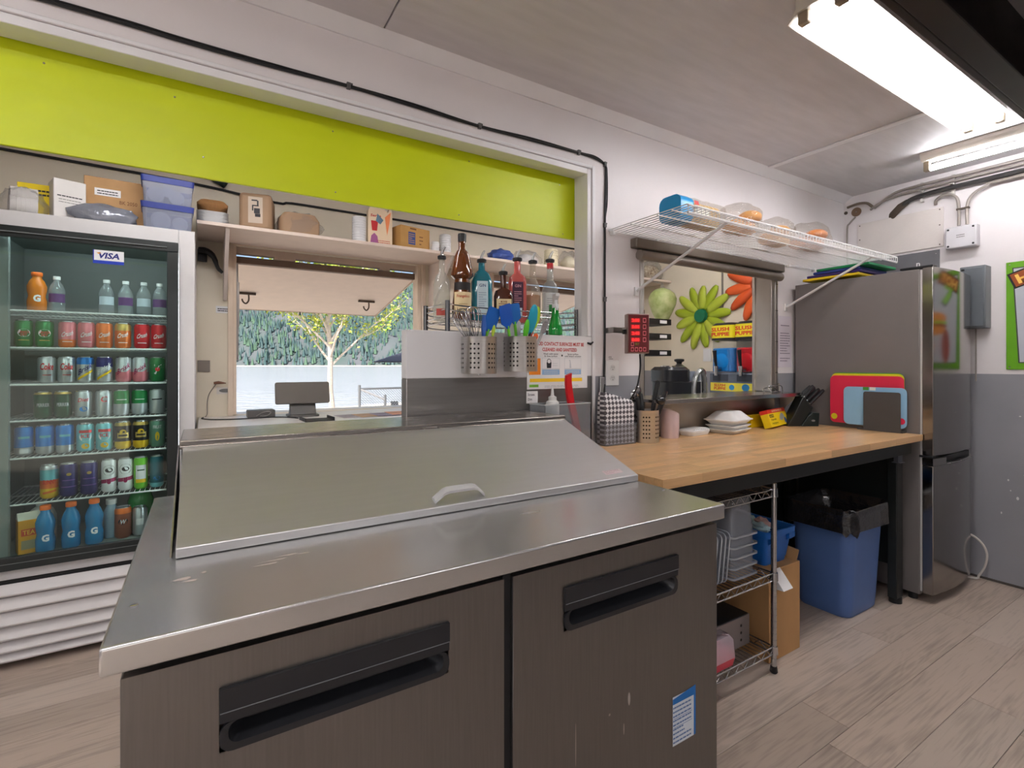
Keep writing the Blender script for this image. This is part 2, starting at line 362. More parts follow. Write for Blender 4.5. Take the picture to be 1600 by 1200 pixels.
# ------------------------------------------------------------------ lamps
tube_mat = M('fluorescent_tube', (250, 250, 253), .3, emit=TUBE, var=.0)
lamp_white = M('lamp_housing_enamel', (214, 206, 196), .35, var=.03)
def fluoro(label, p0, axis, ln, ntube, gap, group=None, drop=.07, rh=.013, lip=True):
    """batten fitting: housing on the ceiling, lampholders and glowing tubes"""
    t = thing('fluorescent_light', label, 'light', p0, 0, group)
    x, y, z = 0, 0, 0
    W = gap*(ntube-1)/2+.05
    def bx(a0, a1, b0, b1, z0, z1): return (a0, a1, b0, b1, z0, z1) if axis == 'x' else (b0, b1, a0, a1, z0, z1)
    h = MB()
    prof = [(-W+.03, -.0001), (-W+.03, -.03), (-W, -drop), (-W+.003, -drop-.001), (-W+.034, -.0449), (W-.034, -.0449), (W-.003, -drop-.001), (W, -drop), (W-.03, -.03), (W-.03, -.0001)]
    if not lip: prof = [(-W, -.0001), (-W, -.02), (-W+.02, -.045), (W-.02, -.045), (W, -.02), (W, -.0001)]
    if axis == 'x': h.prism(prof, 'x', 0, ln)
    else: h.prism(prof, 'y', 0, ln)
    h.build('housing', lamp_white, t, local=True, bevel=.002)
    for i in range(ntube):
        b = (i-(ntube-1)/2)*gap
        P = (lambda a: (a, b, -drop)) if axis == 'x' else (lambda a: (b, a, -drop))
        MB().cyl(P(.035), P(ln-.035), rh, n=12).build('tube', tube_mat, t, local=True)
        for a in (.006, ln-.034):
            hm = MB(); hm.box(*bx(a, a+.028, b-.017, b+.017, -drop-.016, -.0455)); hm.build('lampholder', M('lampholder_grey', (150, 136, 116), .5), t, local=True, bevel=.004)
    return t
fluoro('ceiling batten light with two bare glowing tubes, beside the dark extractor hood', (1.70, .855, CEIL), 'x', 1.52, 2, .115)
fluoro('short batten light with one glowing tube over the conduits', (3.60, .02, CEIL), 'y', 1.21, 1, .1, drop=.085, rh=.016, lip=False)
fluoro('added twin tube batten light, unseen on the kitchen ceiling behind the camera', (-1.2, .1, CEIL), 'x', 1.26, 2, .115)  # extra fitting, out of view, added to brighten the kitchen
fluoro('added twin tube batten light, unseen on the kitchen ceiling toward the added window', (-2.4, .9, CEIL), 'x', 1.26, 2, .115)  # added fill light for the upper wall, never in frame
fluoro('added twin tube batten light, unseen at the rear of the kitchen ceiling', (.6, -1.6, CEIL), 'x', 1.26, 2, .115)  # unseen fitting added for general brightness at the back
fluoro('added twin tube batten light, unseen on the serving room ceiling over the walkway', (-.6, 2.14, CEIL), 'x', 1.26, 2, .115)  # added fill for the serving room, hidden by the header board
fluoro('added twin tube batten light, unseen on the serving room ceiling past the partition', (1.9, 2.14, CEIL), 'x', 1.26, 2, .115)  # second added serving room fill, also hidden from the camera

# extractor hood
hd = thing('extractor_hood', 'dark steel extractor hood hanging next to the twin tube ceiling light', 'hood', (2.6, 0, 2.2))
hm = M('hood_dark_steel', (74, 70, 68), .4, 1, var=.08, scale=6)
H = MB(); X0, X1, Y0, Y1 = 1.05, 3.44, -.75, .575
for a in ((X0, X1, Y1-.02, Y1, 2.2, 2.53), (X0, X1, Y0, Y0+.02, 2.2, 2.53), (X0, X0+.02, Y0+.02, Y1-.02, 2.2, 2.53), (X1-.02, X1, Y0+.02, Y1-.02, 2.2, 2.53)): H.box(*a)
H.box(X0+.02, X1-.02, Y1-.085, Y1-.02, 2.2, 2.212); H.box(X0+.02, X1-.02, Y0+.02, Y0+.085, 2.2, 2.212)
H.build('canopy', hm, hd, bevel=.003)
for i in range(5):
    x = X0+.03+i*.478
    f = MB(); f.box(x, x+.47, -.62, .44, 2.34, 2.36)
    for k in range(11): f.box(x+.02+k*.04, x+.045+k*.04, -.6, .42, 2.333, 2.3399)
    f.build('filter', M('hood_filter', (58, 58, 60), .45, .8), hd)
# ------------------------------------------------------------------ outdoors
G = MB(); G.add([(-60, 3.72, -.205), (60, 3.72, -.205), (60, 36, -.35), (6.5, 21, -.35), (.8, 18.9, -.35), (-60, 8, -.35)], [(0, 1, 2, 3, 4, 5)]).add([(-60, -60, -.205), (60, -60, -.205), (60, 3.72, -.205), (-60, 3.72, -.205)], [(0, 1, 2, 3)])
struct('ground', G, M('pale_sand', (214, 204, 190), .9, var=.08, scale=8, bump=.3, bscale=40), 'pale sandy beach in front of the lake', 'ground')
lake_m = M('lake_water', (202, 205, 211), .13, var=.06, scale=.05)
n = lake_m.node_tree.nodes; l = lake_m.node_tree.links
tc = n.new('ShaderNodeTexCoord'); mp = n.new('ShaderNodeMapping'); mp.inputs['Scale'].default_value = (.8, 1.1, 1); l.new(tc.outputs['Object'], mp.inputs[0])
nt = n.new('ShaderNodeTexNoise'); nt.inputs['Scale'].default_value = 1.3; nt.inputs['Detail'].default_value = 3; nt.inputs['Roughness'].default_value = .5; l.new(mp.outputs[0], nt.inputs[0])
bp = n.new('ShaderNodeBump'); bp.inputs['Strength'].default_value = 1; bp.inputs['Distance'].default_value = .16; l.new(nt.outputs[0], bp.inputs['Height']); l.new(bp.outputs[0], n['Principled BSDF'].inputs['Normal'])
struct('lake', MB().add([(-900, 5, -.5), (1300, 5, -.5), (1300, 1000, -.5), (-900, 1000, -.5)], [(0, 1, 2, 3)]), lake_m, 'rippled pale blue lake beyond the beach', 'lake')
# far shore and hillside
def hz(x, y):
    t = max(0, (y-640)/420); base = 188*min(1, t)**.85
    return base*(1+.28*noise.noise(Vector((x*.004, y*.004, 2))))+ (18*noise.noise(Vector((x*.02, y*.02, 5))) if t > .05 else 0)-.4
hv = []; nx, ny = 70, 30
for j in range(ny):
    for i in range(nx):
        x = -500+i*1600/(nx-1); y = 640+j*430/(ny-1); hv.append((x, y-.12*(x-200) if x < 200 else y, hz(x, y)))
hf = [(j*nx+i, j*nx+i+1, (j+1)*nx+i+1, (j+1)*nx+i) for j in range(ny-1) for i in range(nx-1)]
hill = struct('hillside', MB().add(hv, hf), M('hill_undergrowth', (100, 102, 108), .9, var=.0, scale=.02, rgb2=(72, 96, 88)), 'steep forested hillside across the lake', 'hillside', angle=180)
fr = MB(); q = random.Random(11); cnt = 0
while cnt < 13000:
    x = q.uniform(-100, 950); y = 640+430*q.random()**1.25; 
    if noise.noise(Vector((x*.012, y*.012, 9))) < -.22: 
        if q.random() < .8: cnt += 1; continue
    yy = y-.12*(x-200) if x < 200 else y
    z = hz(x, y); h = q.uniform(6, 13); r = h*q.uniform(.16, .24); k = q.randrange(3)
    fr.add([(x+r*math.cos(2*PI*i/5), yy+r*math.sin(2*PI*i/5), z) for i in range(5)]+[(x, yy, z+h)], [(i, (i+1) % 5, 5) for i in range(5)], k); cnt += 1
fo = fr.build('forest', [M('hazy_conifer_blue', (84, 106, 107), .9, var=.1), M('hazy_conifer_green', (86, 114, 94), .9, var=.1), M('hazy_conifer_dark', (66, 91, 92), .9, var=.1)], flat=True)  # bluish distance haze is mixed into these tree colours
tag(fo, 'countless conifers covering the hillside across the lake', 'forest', kind='stuff')
struct('shore', MB().box(-500, 1100, 612, 640, -.6, .7), M('far_shore_stones', (196, 192, 184), .9), 'thin pale strip of shore at the foot of the hill', 'shore')

def branchy(tname, label, base, h, seed, n_leaf, leaf_cols, bark):
    t = thing(tname, label, 'tree', base); q = random.Random(seed); B = MB(); tips = []
    def grow(p, d, ln, r, lev):
        pts = [p]; dd = d.copy(); k = 5
        for i in range(k):
            dd = (dd+Vector((q.uniform(-.14, .14), q.uniform(-.14, .14), q.uniform(-.02, .1)))).normalized(); pts.append(pts[-1]+dd*ln/k)
        B.tube(pts, [r*(1-.12*i) for i in range(len(pts))], n=7 if lev < 2 else 5)
        if lev >= 1: tips.extend(pts[1+(lev < 2):]*(1 if lev < 2 else 2))
        if lev < 3:
            for i in range(4 if lev else 20):
                f = q.uniform(.25, 1) if lev else .52+.46*i/19
                fi = min(f*k, k-.001); a = pts[int(fi)].lerp(pts[int(fi)+1], fi-int(fi)); an = q.uniform(0, 2*PI) if lev else i*2.4; tilt = q.uniform(.6, 1.0) if lev else 1.15-.6*f
                nd = (dd*math.cos(tilt)+Vector((math.cos(an), math.sin(an), .12))*math.sin(tilt)).normalized()
                grow(a, nd, ln*q.uniform(.45, .62) if lev else h*.36*(1.3-.6*f), r*(.5 if lev else .34), lev+1)
    grow(Vector((0, 0, 0)), Vector((.02, 0, 1)), h, .055, 0)
    B.build('trunk', bark, t, local=True)
    L = MB()
    for i in range(n_leaf):
        p = q.choice(tips)+Vector((q.gauss(0, .05), q.gauss(0, .05), q.gauss(0, .05)))
        a = Vector((q.uniform(-1, 1), q.uniform(-1, 1), q.uniform(-1, 1))).normalized(); b = a.orthogonal().normalized(); s = q.uniform(.018, .04)
        L.add([p, p+a*s+b*s*.55, p+a*s*2.1, p+a*s-b*s*.55], [(0, 1, 2, 3)], q.randrange(len(leaf_cols)))
    lf = L.build('foliage', leaf_cols, t, local=True, flat=True); lf['kind'] = 'stuff'
    return t
lc = [M('spring_leaf_yellow', (176, 184, 62), .6, var=.15), M('spring_leaf_green', (132, 166, 62), .6, var=.15), M('spring_leaf_pale', (196, 200, 112), .6, var=.15)]
branchy('birch_tree', 'slender pale barked young tree with sparse yellow-green leaves by the lake', (1.73, 8.0, -.21), 2.9, 4, 9500, lc, M('pale_bark', (206, 196, 186), .8, var=.16, scale=20, stretch=(1, 1, 4)))

fn = thing('chain_link_fence', 'low chain-link fence with steel posts and sloping rail on the beach', 'fence', (2.76, 10.5, -.22))
fm = M('galvanised_steel', (138, 142, 146), .5, .8)
for x, top in ((2.76, .88), (3.30, .66), (5.6, .88)): MB().cyl((x, 10.5, -.26), (x, 10.5, top), .028, n=10).build('post', fm, fn)
MB().tube([(2.76, 10.5, .80), (3.30, 10.5, .56)], .022).build('sloping_rail', M('pale_rail', (190, 192, 196), .5, .4), fn)
MB().tube([(2.76, 10.5, .80), (5.6, 10.5, .80)], .02).build('top_rail', fm, fn)
ml = MB()
for i in range(72):
    x = 2.76+i*.055
    for s in (1, -1):
        x1 = x+s*.95
        a, b2 = (x, -.16), (x1, .79)
        lo, hi = 2.77, 5.6
        def cl(px): return -.16+(px-x)/(x1-x)*.95
        p, r_ = (a if lo <= a[0] <= hi else (max(lo, min(hi, a[0])), cl(max(lo, min(hi, a[0]))))), (b2 if lo <= b2[0] <= hi else (max(lo, min(hi, b2[0])), cl(max(lo, min(hi, b2[0])))))
        ml.tube([(p[0], 10.5+.004*s, p[1]), (r_[0], 10.5+.004*s, r_[1])], .004, n=3)
ml.build('wire_mesh', fm, fn)['kind'] = 'stuff'
ch = thing('beach_chair', 'small dark folded seat on the sand behind the fence', 'chair', (4.2, 12.2, -.22))
MB().prism([(12.0, .0), (12.4, .02), (12.42, .06), (12.0, .05)], 'x', 4.10, 4.28).xf(Matrix.Translation((0, 0, .12))).build('seat', black_plastic, ch)
MB().prism([(12.4, .15), (12.55, .36), (12.6, .34), (12.45, .13)], 'x', 4.10, 4.28).build('backrest', black_plastic, ch)
for x in (4.11, 4.27):
    for y in (12.03, 12.4): MB().cyl((x, y, -.23), (x, y, .13), .012).build('leg', black_plastic, ch)
um = thing('beach_umbrella', 'dark grey beach umbrella standing by the water', 'umbrella', (3.75, 9.2, -.22))
um_m = M('umbrella_cloth', (66, 70, 82), .8)
MB().cyl((3.75, 9.2, -.24), (3.75, 9.2, 1.72), .02).build('pole', fm, um)
cp = MB(); rings = [[(3.75+r*math.cos(2*PI*k/8+.2), 9.2+r*math.sin(2*PI*k/8+.2), z) for k in range(8)] for r, z in ((1.1, 1.36), (.6, 1.52), (.02, 1.69))]
cp.loft(rings, c0=False); cp.loft([[(p[0], p[1], p[2]-.012) for p in r] for r in rings], c0=False)
cp.build('canopy', um_m, um, flat=True)
for k in range(8): MB().tube([(3.75, 9.2, 1.66), (3.75+1.08*math.cos(2*PI*k/8+.2), 9.2+1.08*math.sin(2*PI*k/8+.2), 1.345)], .008, n=5).build('rib', fm, um)

# ------------------------------------------------------------------ hatch openings of the serving wall
def hatch(nr, w, label):
    x0, x1 = w
    f = MB()
    f.box(x0-.03, x0-.0002, 3.585, 3.72, SILL, HEAD+.03); f.box(x1+.0002, x1+.03, 3.585, 3.72, SILL, HEAD+.03); f.box(x0-.0002, x1+.0002, 3.585, 3.72, HEAD+.0002, HEAD+.03)
    f.box(x0, x0+.018, 3.60, 3.70, .985, HEAD); f.box(x1-.03, x1, 3.60, 3.70, .985, HEAD)
    wobj = thing('window_%d' % nr, label, 'window', ((x0+x1)/2, 3.65, SILL)); wobj['kind'] = 'structure'
    f.build('frame', M('hatch_frame_paint', (222, 204, 184), .6, var=.04), wobj, bevel=.002)
    g = MB(); g.box(x0+.018, x1-.03, 3.64, 3.70, 2.014, 2.0548); g.box(x0+.24, x0+.37, 3.64, 3.70, 1.998, 2.0139); g.box(x0+.95, x0+1.02, 3.64, 3.70, 1.998, 2.0139); g.build('header_beam', M('beam_paint', (196, 176, 160), .7, var=.05), wobj)
    MB().box(x0+.018, x1-.03, 3.66, 3.71, 1.955, 1.9979).build('hinge_board', M('weathered_beam', (120, 100, 86), .8, var=.1), wobj)
    return wobj
hatch(1, W1, 'wide serving hatch opening above the white counter, looking out to the lake')
hatch(2, W2, 'second serving hatch opening behind the liquor bottles')
def flap(w, label):
    x0, x1 = w; y0, z0, y1, z1 = 3.715, 1.985, 4.83, 1.775
    t = thing('hatch_flap', label, 'flap', ((x0+x1)/2, y0, z0))
    d = Vector((0, y1-y0, z1-z0)).normalized(); nn = Vector((0, -d.z, d.y))
    p = MB(); A, B_ = Vector((0, y0, z0)), Vector((0, y1, z1))
    p.prism([(A.y, A.z), (B_.y, B_.z), (B_.y+nn.y*.02, B_.z+nn.z*.02), (A.y+nn.y*.02, A.z+nn.z*.02)], 'x', x0+.005, x1+.005)
    p.build('panel', M('flap_paint', (232, 212, 196), .55, var=.03), t, bevel=.002)
    e = MB(); e.box(x0+.005, x1+.005, y1+.0005, y1+.012, z1-.004, z1+.022); e.box(x1+.0055, x1+.018, y1-.02, y1, z1-.004, z1+.02)
    e.prism([(y0, z0-.004), (y1, z1-.004), (y1, z1+.02), (y0, z0+.02)], 'x', x1+.0056, x1+.017)
    e.build('edge_strip', M('flap_edge', (206, 184, 164), .6), t)
    for hx in (x0+.12, x1-.2):
        k = MB(); yy = 4.38; zz = z0+(z1-z0)*(yy-y0)/(y1-y0)
        k.box(hx-.07, hx+.07, yy-.012, yy+.012, zz-.016, zz-.0005)
        k.tube([(hx+.02, yy, zz-.012), (hx+.02, yy, zz-.06), (hx, yy, zz-.085), (hx-.02, yy, zz-.07), (hx-.025, yy, zz-.05)], .006, smooth=3)
        k.build('hook', M('hook_iron', (96, 84, 76), .5, .7), t)
    MB().cyl(((x0+x1)/2-.05, 4.80, z1-.002), ((x0+x1)/2-.05, 4.80, z1-.03), .006).build('catch', black_metal, t)
    s = MB(); s.cyl((x0+.03, 3.735, 1.33), (x0+.03, 3.735, 1.55), .007); s.cyl((x0+.03, 3.735, 1.55), (x0+.03, 3.735, 1.84), .012); s.cyl((x0+.03, 3.735, 1.84), (x0+.03, 3.75, 1.978), .006)
    s.build('strut', [M('strut_grey', (168, 164, 162), .35, .8)], t)
    return t
flap(W1, 'cream hinged flap propped open outside the hatch above the screen')
flap(W2, 'cream hinged flap propped open outside the hatch behind the bottles')
# serving counter
cn = thing('serving_counter', 'long white serving counter under the hatches', 'counter', (1.8, 3.3, .9))
cw = M('white_laminate', (226, 222, 218), .3, var=.03)
MB().box(-.025, 3.695, 2.955, 3.599, .942, .979).build('worktop', cw, cn, bevel=.003)
for w in (W1, W2): MB().box(w[0]+.02, w[1]-.032, 3.5995, 3.88, .942, .9785).build('outer_ledge', cw, cn, bevel=.003)
MB().box(-.02, 3.69, 3.0, 3.02, .80, .9415).build('apron', M('counter_apron', (150, 132, 112), .6), cn)
for x in (0, 1.2, 2.4, 3.62): MB().box(x, x+.05, 3.03, 3.58, 0, .9415).build('support_panel', wood_cream, cn)
# overhead shelf
ov = thing('overhead_shelf', 'long cream board shelf above the hatches, loaded with packaging', 'shelf', (1.8, 3.38, 2.06))
MB().box(-.03, 3.698, 3.17, 3.5995, 2.06, 2.08).build('board', M('shelf_board_paint', (222, 204, 190), .6, var=.03), ov, bevel=.002)
for x in (.105, 1.47, 3.33):
    MB().prism([(3.18, 2.0595), (3.5995, 2.0595), (3.5995, 1.70), (3.57, 1.70)], 'x', x, x+.02).build('bracket', M('shelf_bracket_paint', (214, 200, 190), .6), ov, bevel=.002)
# ------------------------------------------------------------------ sandwich prep table
pt = thing('prep_table', 'stainless steel refrigerated prep table with two doors and a sloping lid', 'prep table', (.55, 1.3, 0))
MB().box(-.098, 1.192, .905, 1.75, .11, .8795).build('body', steel_dark, pt, bevel=.004)
wt_m = M('worktop_steel', (206, 206, 206), .24, .86, var=.035, scale=2.5, stretch=(1, 3, 3), detail=4, bump=.004, bscale=3)
MB().box(-.119, 1.213, .856, 1.755, .88, .92).build('worktop', wt_m, pt, bevel=.004, seg=3)
mk = MB(); q = random.Random(5)
for cx, cy, sx, sy in ((-.035, 1.06, .016, .007), (-.02, 1.045, .012, .004), (.0, 1.075, .005, .004), (.115, 1.07, .03, .003), (.14, 1.085, .02, .003), (.10, 1.055, .024, .003), (.17, 1.078, .014, .002)):
    pts = [(sx*(.7+.5*q.random())*math.cos(t), sy*(.6+.6*q.random())*math.sin(t)+.3*sy*math.sin(2*t)) for t in [2*PI*i/14 for i in range(14)]]
    ngon(mk, pts, (cx, cy, .9203), UX, UY)
mk.build('scuff_mark', M('pale_scuff', (196, 184, 176), .6), pt)
MB().lathe([(.006, 0), (.006, .0012), (.004, .002)], (-.093, .985, .9201), 12).build('rivet', chrome, pt)
MB().lathe([(.006, 0), (.006, .0012), (.004, .002)], (1.188, 1.05, .9201), 12).build('rivet', chrome, pt)
lidm = M('lid_steel', (206, 206, 207), .42, .84, var=.03, scale=6, stretch=(1, 14, 14), detail=4, bump=.02, bscale=4)
LY0, LZ0, LY1, LZ1 = 1.172, .941, 1.568, 1.088
ld = MB().prism([(LY0, .9215), (LY0, LZ0), (LY1, LZ1), (LY1, LZ1-.02), (LY0+.01, .9215)], 'x', -.046, 1.209).build('lid', lidm, pt, bevel=.002)
sl = Vector((0, LY1-LY0, LZ1-LZ0)).normalized(); nl = Vector((0, -sl.z, sl.y))
def onlid(x, s, h=0): return Vector((x, LY0, LZ0))+sl*s+nl*h
hdl = MB(); sec = []
for i in range(13):
    t = i/12; x = .502+.142*t; hh = .004+.026*min(1, math.sin(PI*t)*1.7)
    c = onlid(x, .024, hh); sec.append([c+sl*a+nl*b for a, b in ((-.012, -.003), (.012, -.003), (.011, .003), (0, .005), (-.011, .003))])
hdl.loft(sec); hdl.build('lid_handle', M('grey_handle_plastic', (190, 190, 192), .4), ld)
st = MB(); rect(st, onlid(1.127, .035, .0006), (1, 0, 0), sl, .075, .022, 0); lines(st, onlid(1.127, .041, .0009), (1, 0, 0), sl, .064, 3, .006, .0022, 1)
lab(st.build('sticker', [M('lid_sticker', (226, 208, 212), .5), M('sticker_print', (150, 120, 130), .6)], ld), 'small pale printed sticker at the lid corner')
hdm = MB(); hdm.box(-.052, 1.212, 1.562, 1.842, 1.088, 1.101); hdm.box(-.052, 1.212, 1.562, 1.566, 1.079, 1.0879)
hdm.build('back_hood', M('hood_top_steel', (178, 172, 166), .25, 1, var=.08, scale=6, stretch=(1, 10, 10)), pt, bevel=.002)
for a in (-.0565, 1.2095): MB().prism([(1.19, .9203), (1.60, .9203), (1.60, 1.087), (1.57, 1.087)], 'x', a, a+.003).build('hood_cheek', steel, pt)
MB().box(-.05, 1.209, 1.61, 1.838, .9203, 1.0875).build('hood_body', M('hood_inner_dark', (50, 48, 48), .5, .6), pt)
MB().box(.5175, .5365, .875, .9049, .16, .872).build('centre_gap_dark', black_plastic, pt)  # black strip put in as the dark of the gap between doors
def pdoor(x0, x1, hx0, hx1):
    y0, y1, z0, z1 = .866, .9045, .16, .868; a, b = .7185, .816
    d = MB(); d.box(x0, hx0, y0, y1, z0, z1); d.box(hx1, x1, y0, y1, z0, z1); d.box(hx0, hx1, y0, y1, z0, a); d.box(hx0, hx1, y0, y1, b, z1)
    # one continuous skin with a slot
    D = MB(); fr_o = [(x0, z0), (x1, z0), (x1, z1), (x0, z1)]; fr_i = [(hx0, a), (hx1, a), (hx1, b), (hx0, b)]
    vs = [(p[0], y0, p[1]) for p in fr_o]+[(p[0], y0, p[1]) for p in fr_i]+[(p[0], y1, p[1]) for p in fr_o]
    D.add(vs, [(0, 1, 5, 4), (1, 2, 6, 5), (2, 3, 7, 6), (3, 0, 4, 7), (0, 8, 9, 1), (1, 9, 10, 2), (2, 10, 11, 3), (3, 11, 8, 0), (8, 11, 10, 9)])
    dr = D.build('door', steel_dark, pt, bevel=.003)
    h = MB(); k = .012
    h.box(hx0+.0003, hx1-.0003, y0-.007, y0+.006, b-.035, b-.0003)            # grip band
    h.box(hx0+.0003, hx1-.0003, y0-.0045, y0+.004, b-.052, b-.0355)
    inner = rrect(hx0+.012, hx1-.012, a+.011, b-.053, .014, 4); outer = rrect(hx0+.0003, hx1-.0003, a+.0003, b-.0525, .018, 4)
    h.loft([[(p[0], y0+.002, p[1]) for p in outer], [(p[0], y0-.004, p[1]) for p in outer], [(p[0], y0-.004, p[1]) for p in inner]], c0=False, c1=False)
    cav = rrect(hx0+.03, hx1-.03, a+.022, b-.04, .012, 4)
    h.loft([[(p[0], y0-.004, p[1]) for p in inner], [(p[0], y0+.012, p[1]) for p in rrect(hx0+.018, hx1-.018, a+.016, b-.05, .013, 4)], [(p[0], y0+.030, p[1]) for p in cav]], c0=False)
    h.build('handle', M('black_handle_plastic', (34, 35, 39), .38, var=.06), dr, angle=30)
    e = MB(); e.tube([(hx0+.001, y0-.0072, b-.0352), (hx1-.001, y0-.0072, b-.0352)], .0009, n=4); e.build('handle_seam', M('seam_grey', (110, 112, 118), .4), dr)
    return dr
pdoor(-.0975, .517, .020, .394); d2 = pdoor(.537, 1.192, .667, 1.030)
nt = MB(); rect(nt, (1.058, .8653, .392), UX, UZ, .088, .125, 0); nt.quad((1.014, .8650, .435), (1.102, .8650, .435), (1.102, .8650, .4595), (1.014, .8650, .449), 1)
nt.quad((1.0945, .8649, .33), (1.102, .8649, .33), (1.102, .8649, .45), (1.0945, .8649, .45), 1)
lines(nt, (1.05, .8648, .424), UX, UZ, .07, 9, .011, .004, 2, 4); rect(nt, (1.052, .8648, .398), UX, UZ, .072, .0012, 2); rect(nt, (1.052, .8648, .375), UX, UZ, .072, .0012, 2)
lab(nt.build('taped_note', [M('note_paper', (214, 222, 230), .6), M('blue_tape', (22, 108, 184), .5), M('blue_pen', (90, 120, 170), .6)], d2), 'white log sheet held by blue tape')
sp = MB()
for x, z, rx, rz in ((.862, .505, .0038, .016), (.845, .44, .002, .014), (.80, .49, .003, .003), (.7, .46, .0012, .05)): ngon(sp, ell(rx, rz, 12), (x, .8654, z), UX, UZ)
sp.build('scratch', M('pale_drip', (176, 166, 158), .6), d2)
for x in (-.05, 1.14):
    for y in (.95, 1.69):
        w = MB(); w.box(x-.03, x+.03, y-.03, y+.03, .09, .1099); w.cyl((x-.014, y, .045), (x+.014, y, .045), .045, n=20); w.box(x-.02, x-.015, y-.02, y+.02, .04, .0899); w.box(x+.015, x+.02, y-.02, y+.02, .04, .0899)
        w.build('caster', black_plastic, pt)

# ------------------------------------------------------------------ butcher block work table
wk = thing('work_table', 'long butcher block work table with black steel frame along the wall', 'table', (2.3, 1.5, 0))
wood = M('maple_block', (222, 178, 128), .3, var=.07, scale=3, stretch=(2, 30, 30), detail=5, coat=.25)
n = wood.node_tree.nodes; l = wood.node_tree.links; oi = n.new('ShaderNodeObjectInfo'); hv_ = n.new('ShaderNodeHueSaturation'); mr = n.new('ShaderNodeMapRange')
mr.inputs['To Min'].default_value = .80; mr.inputs['To Max'].default_value = 1.12; l.new(oi.outputs['Random'], mr.inputs[0]); l.new(mr.outputs[0], hv_.inputs['Value'])
src = n['Principled BSDF'].inputs['Base Color'].links[0].from_socket; l.new(src, hv_.inputs['Color']); l.new(hv_.outputs[0], n['Principled BSDF'].inputs['Base Color'])
q = random.Random(8); NS = 17; sw = (1.848-1.14)/NS; cache = {}
top = MB().box(1.292, 3.334, 1.142, 1.846, .886, .8905).build('tabletop', wood, wk)
for i in range(NS):
    x = 1.29; first = True
    while x < 3.335-.001:
        ln = round(q.choice((.28, .36, .44, .52))*(q.uniform(.3, 1) if first else 1), 2); first = False
        if x+ln > 3.25: ln = 3.335-x
        k = round(ln, 3)
        if k not in cache:
            o = MB().box(0, ln-.0002, 0, sw-.0002, 0, .029).build('stave', wood, top, local=True, bevel=.0006, seg=1); cache[k] = o
        else: o = cache[k].copy(); C.objects.link(o)
        o.location = Vector((x, 1.14+i*sw, .891))-wk.location; x += ln
fm2 = M('black_bench_frame', (24, 28, 28), .45, var=.15, scale=6)
MB().box(1.34, 3.29, 1.175, 1.205, .815, .8858).build('front_rail', fm2, wk, bevel=.003)
MB().box(1.34, 3.29, 1.80, 1.83, .815, .8858).build('back_rail', fm2, wk, bevel=.003)
for x in (1.34, 3.19):
    for y in (1.1755, 1.755):
        MB().box(x+.0002, x+.075, y+.03, y+.075, .03, .8857).build('leg', fm2, wk, bevel=.004)
        MB().cyl((x+.04, y+.052, 0), (x+.04, y+.052, .03), .03, n=16).build('foot', black_plastic, wk)
bp_ = MB(); bp_.box(1.42, 3.185, 1.832, 1.845, .20, .88)
for i in range(14):
    for j in range(2): bp_.cyl((1.5+.125*i, 1.8319, .70+.05*j), (1.5+.125*i, 1.8312, .70+.05*j), .006, n=8, m=1)
bp_.build('back_panel', [fm2, M('bright_bolt', (120, 126, 124), .4, .6)], wk)
MB().box(3.225, 3.255, 1.256, 1.75, .20, .86).build('end_panel', fm2, wk)
br = MB(); br.box(3.135, 3.1895, 1.18, 1.1995, .7805, .814); br.box(3.135, 3.1895, 1.17, 1.21, .777, .78); br.build('corner_bracket', M('grey_bracket', (96, 98, 108), .4, .7), wk)

# ------------------------------------------------------------------ refrigerator
rf = thing('refrigerator', 'tall stainless refrigerator with freezer drawer door at the end of the work table', 'refrigerator', (3.62, 1.48, 0))
fside = M('fridge_side_grey', (118, 113, 112), .42, .25, var=.04, scale=4)
fdoor = M('fridge_door_steel', (150, 146, 142), .13, 1, var=.04, scale=6, stretch=(30, 30, 1))
MB().box(3.342, 3.89, 1.157, 1.835, .04, 1.826).build('cabinet', fside, rf, bevel=.004)
MB().box(3.348, 3.885, 1.147, 1.1565, .06, 1.82).build('gasket', M('door_gasket', (186, 184, 182), .6), rf)
def fd(z0, z1, notch=False):
    rings = []; n = 14
    def ring(z):
        pts = [(3.343, 1.1465)]
        for i in range(n+1):
            t = i/n; x = 3.343+.547*t; pts.append((x, 1.098-.022*math.sin(PI*t)))
        pts.append((3.89, 1.1465)); return [(p[0], p[1], z) for p in pts]
    return MB().loft([ring(z0), ring(z1)])
up_ = fd(.808, 1.83).build('upper_door', fdoor, rf, bevel=.003)
lo = fd(.055, .752).build('lower_door', fdoor, rf, bevel=.003)
l2 = MB().loft([[(3.343, 1.1465, z), (3.343, 1.098, z), (3.41, 1.0905, z), (3.48, 1.084, z), (3.485, 1.1465, z)] for z in (.7525, .792)]); l2.build('door_corner', fdoor, lo)
hn = MB(); hn.box(3.486, 3.888, 1.105, 1.146, .7525, .792); lab(hn.build('handle_recess', black_plastic, lo), 'black finger recess along the drawer top')
MB().loft([[(3.487, y, z) for y, z in ((1.083, .754), (1.096, .754), (1.096, .762), (1.083, .760))], [(3.62, y-.010, z) for y, z in ((1.083, .754), (1.096, .754), (1.096, .762), (1.083, .760))], [(3.885, y+.008, z) for y, z in ((1.083, .754), (1.096, .754), (1.096, .762), (1.083, .760))]]).build('handle_lip', M('bright_lip', (200, 198, 194), .25, 1), lo)
hg = MB(); hg.box(3.3405, 3.37, 1.10, 1.16, .794, .8065); hg.build('hinge', black_plastic, rf, bevel=.002)
hg = MB(); hg.box(3.345, 3.40, 1.10, 1.25, 1.8305, 1.842); hg.build('hinge', black_plastic, rf, bevel=.002)
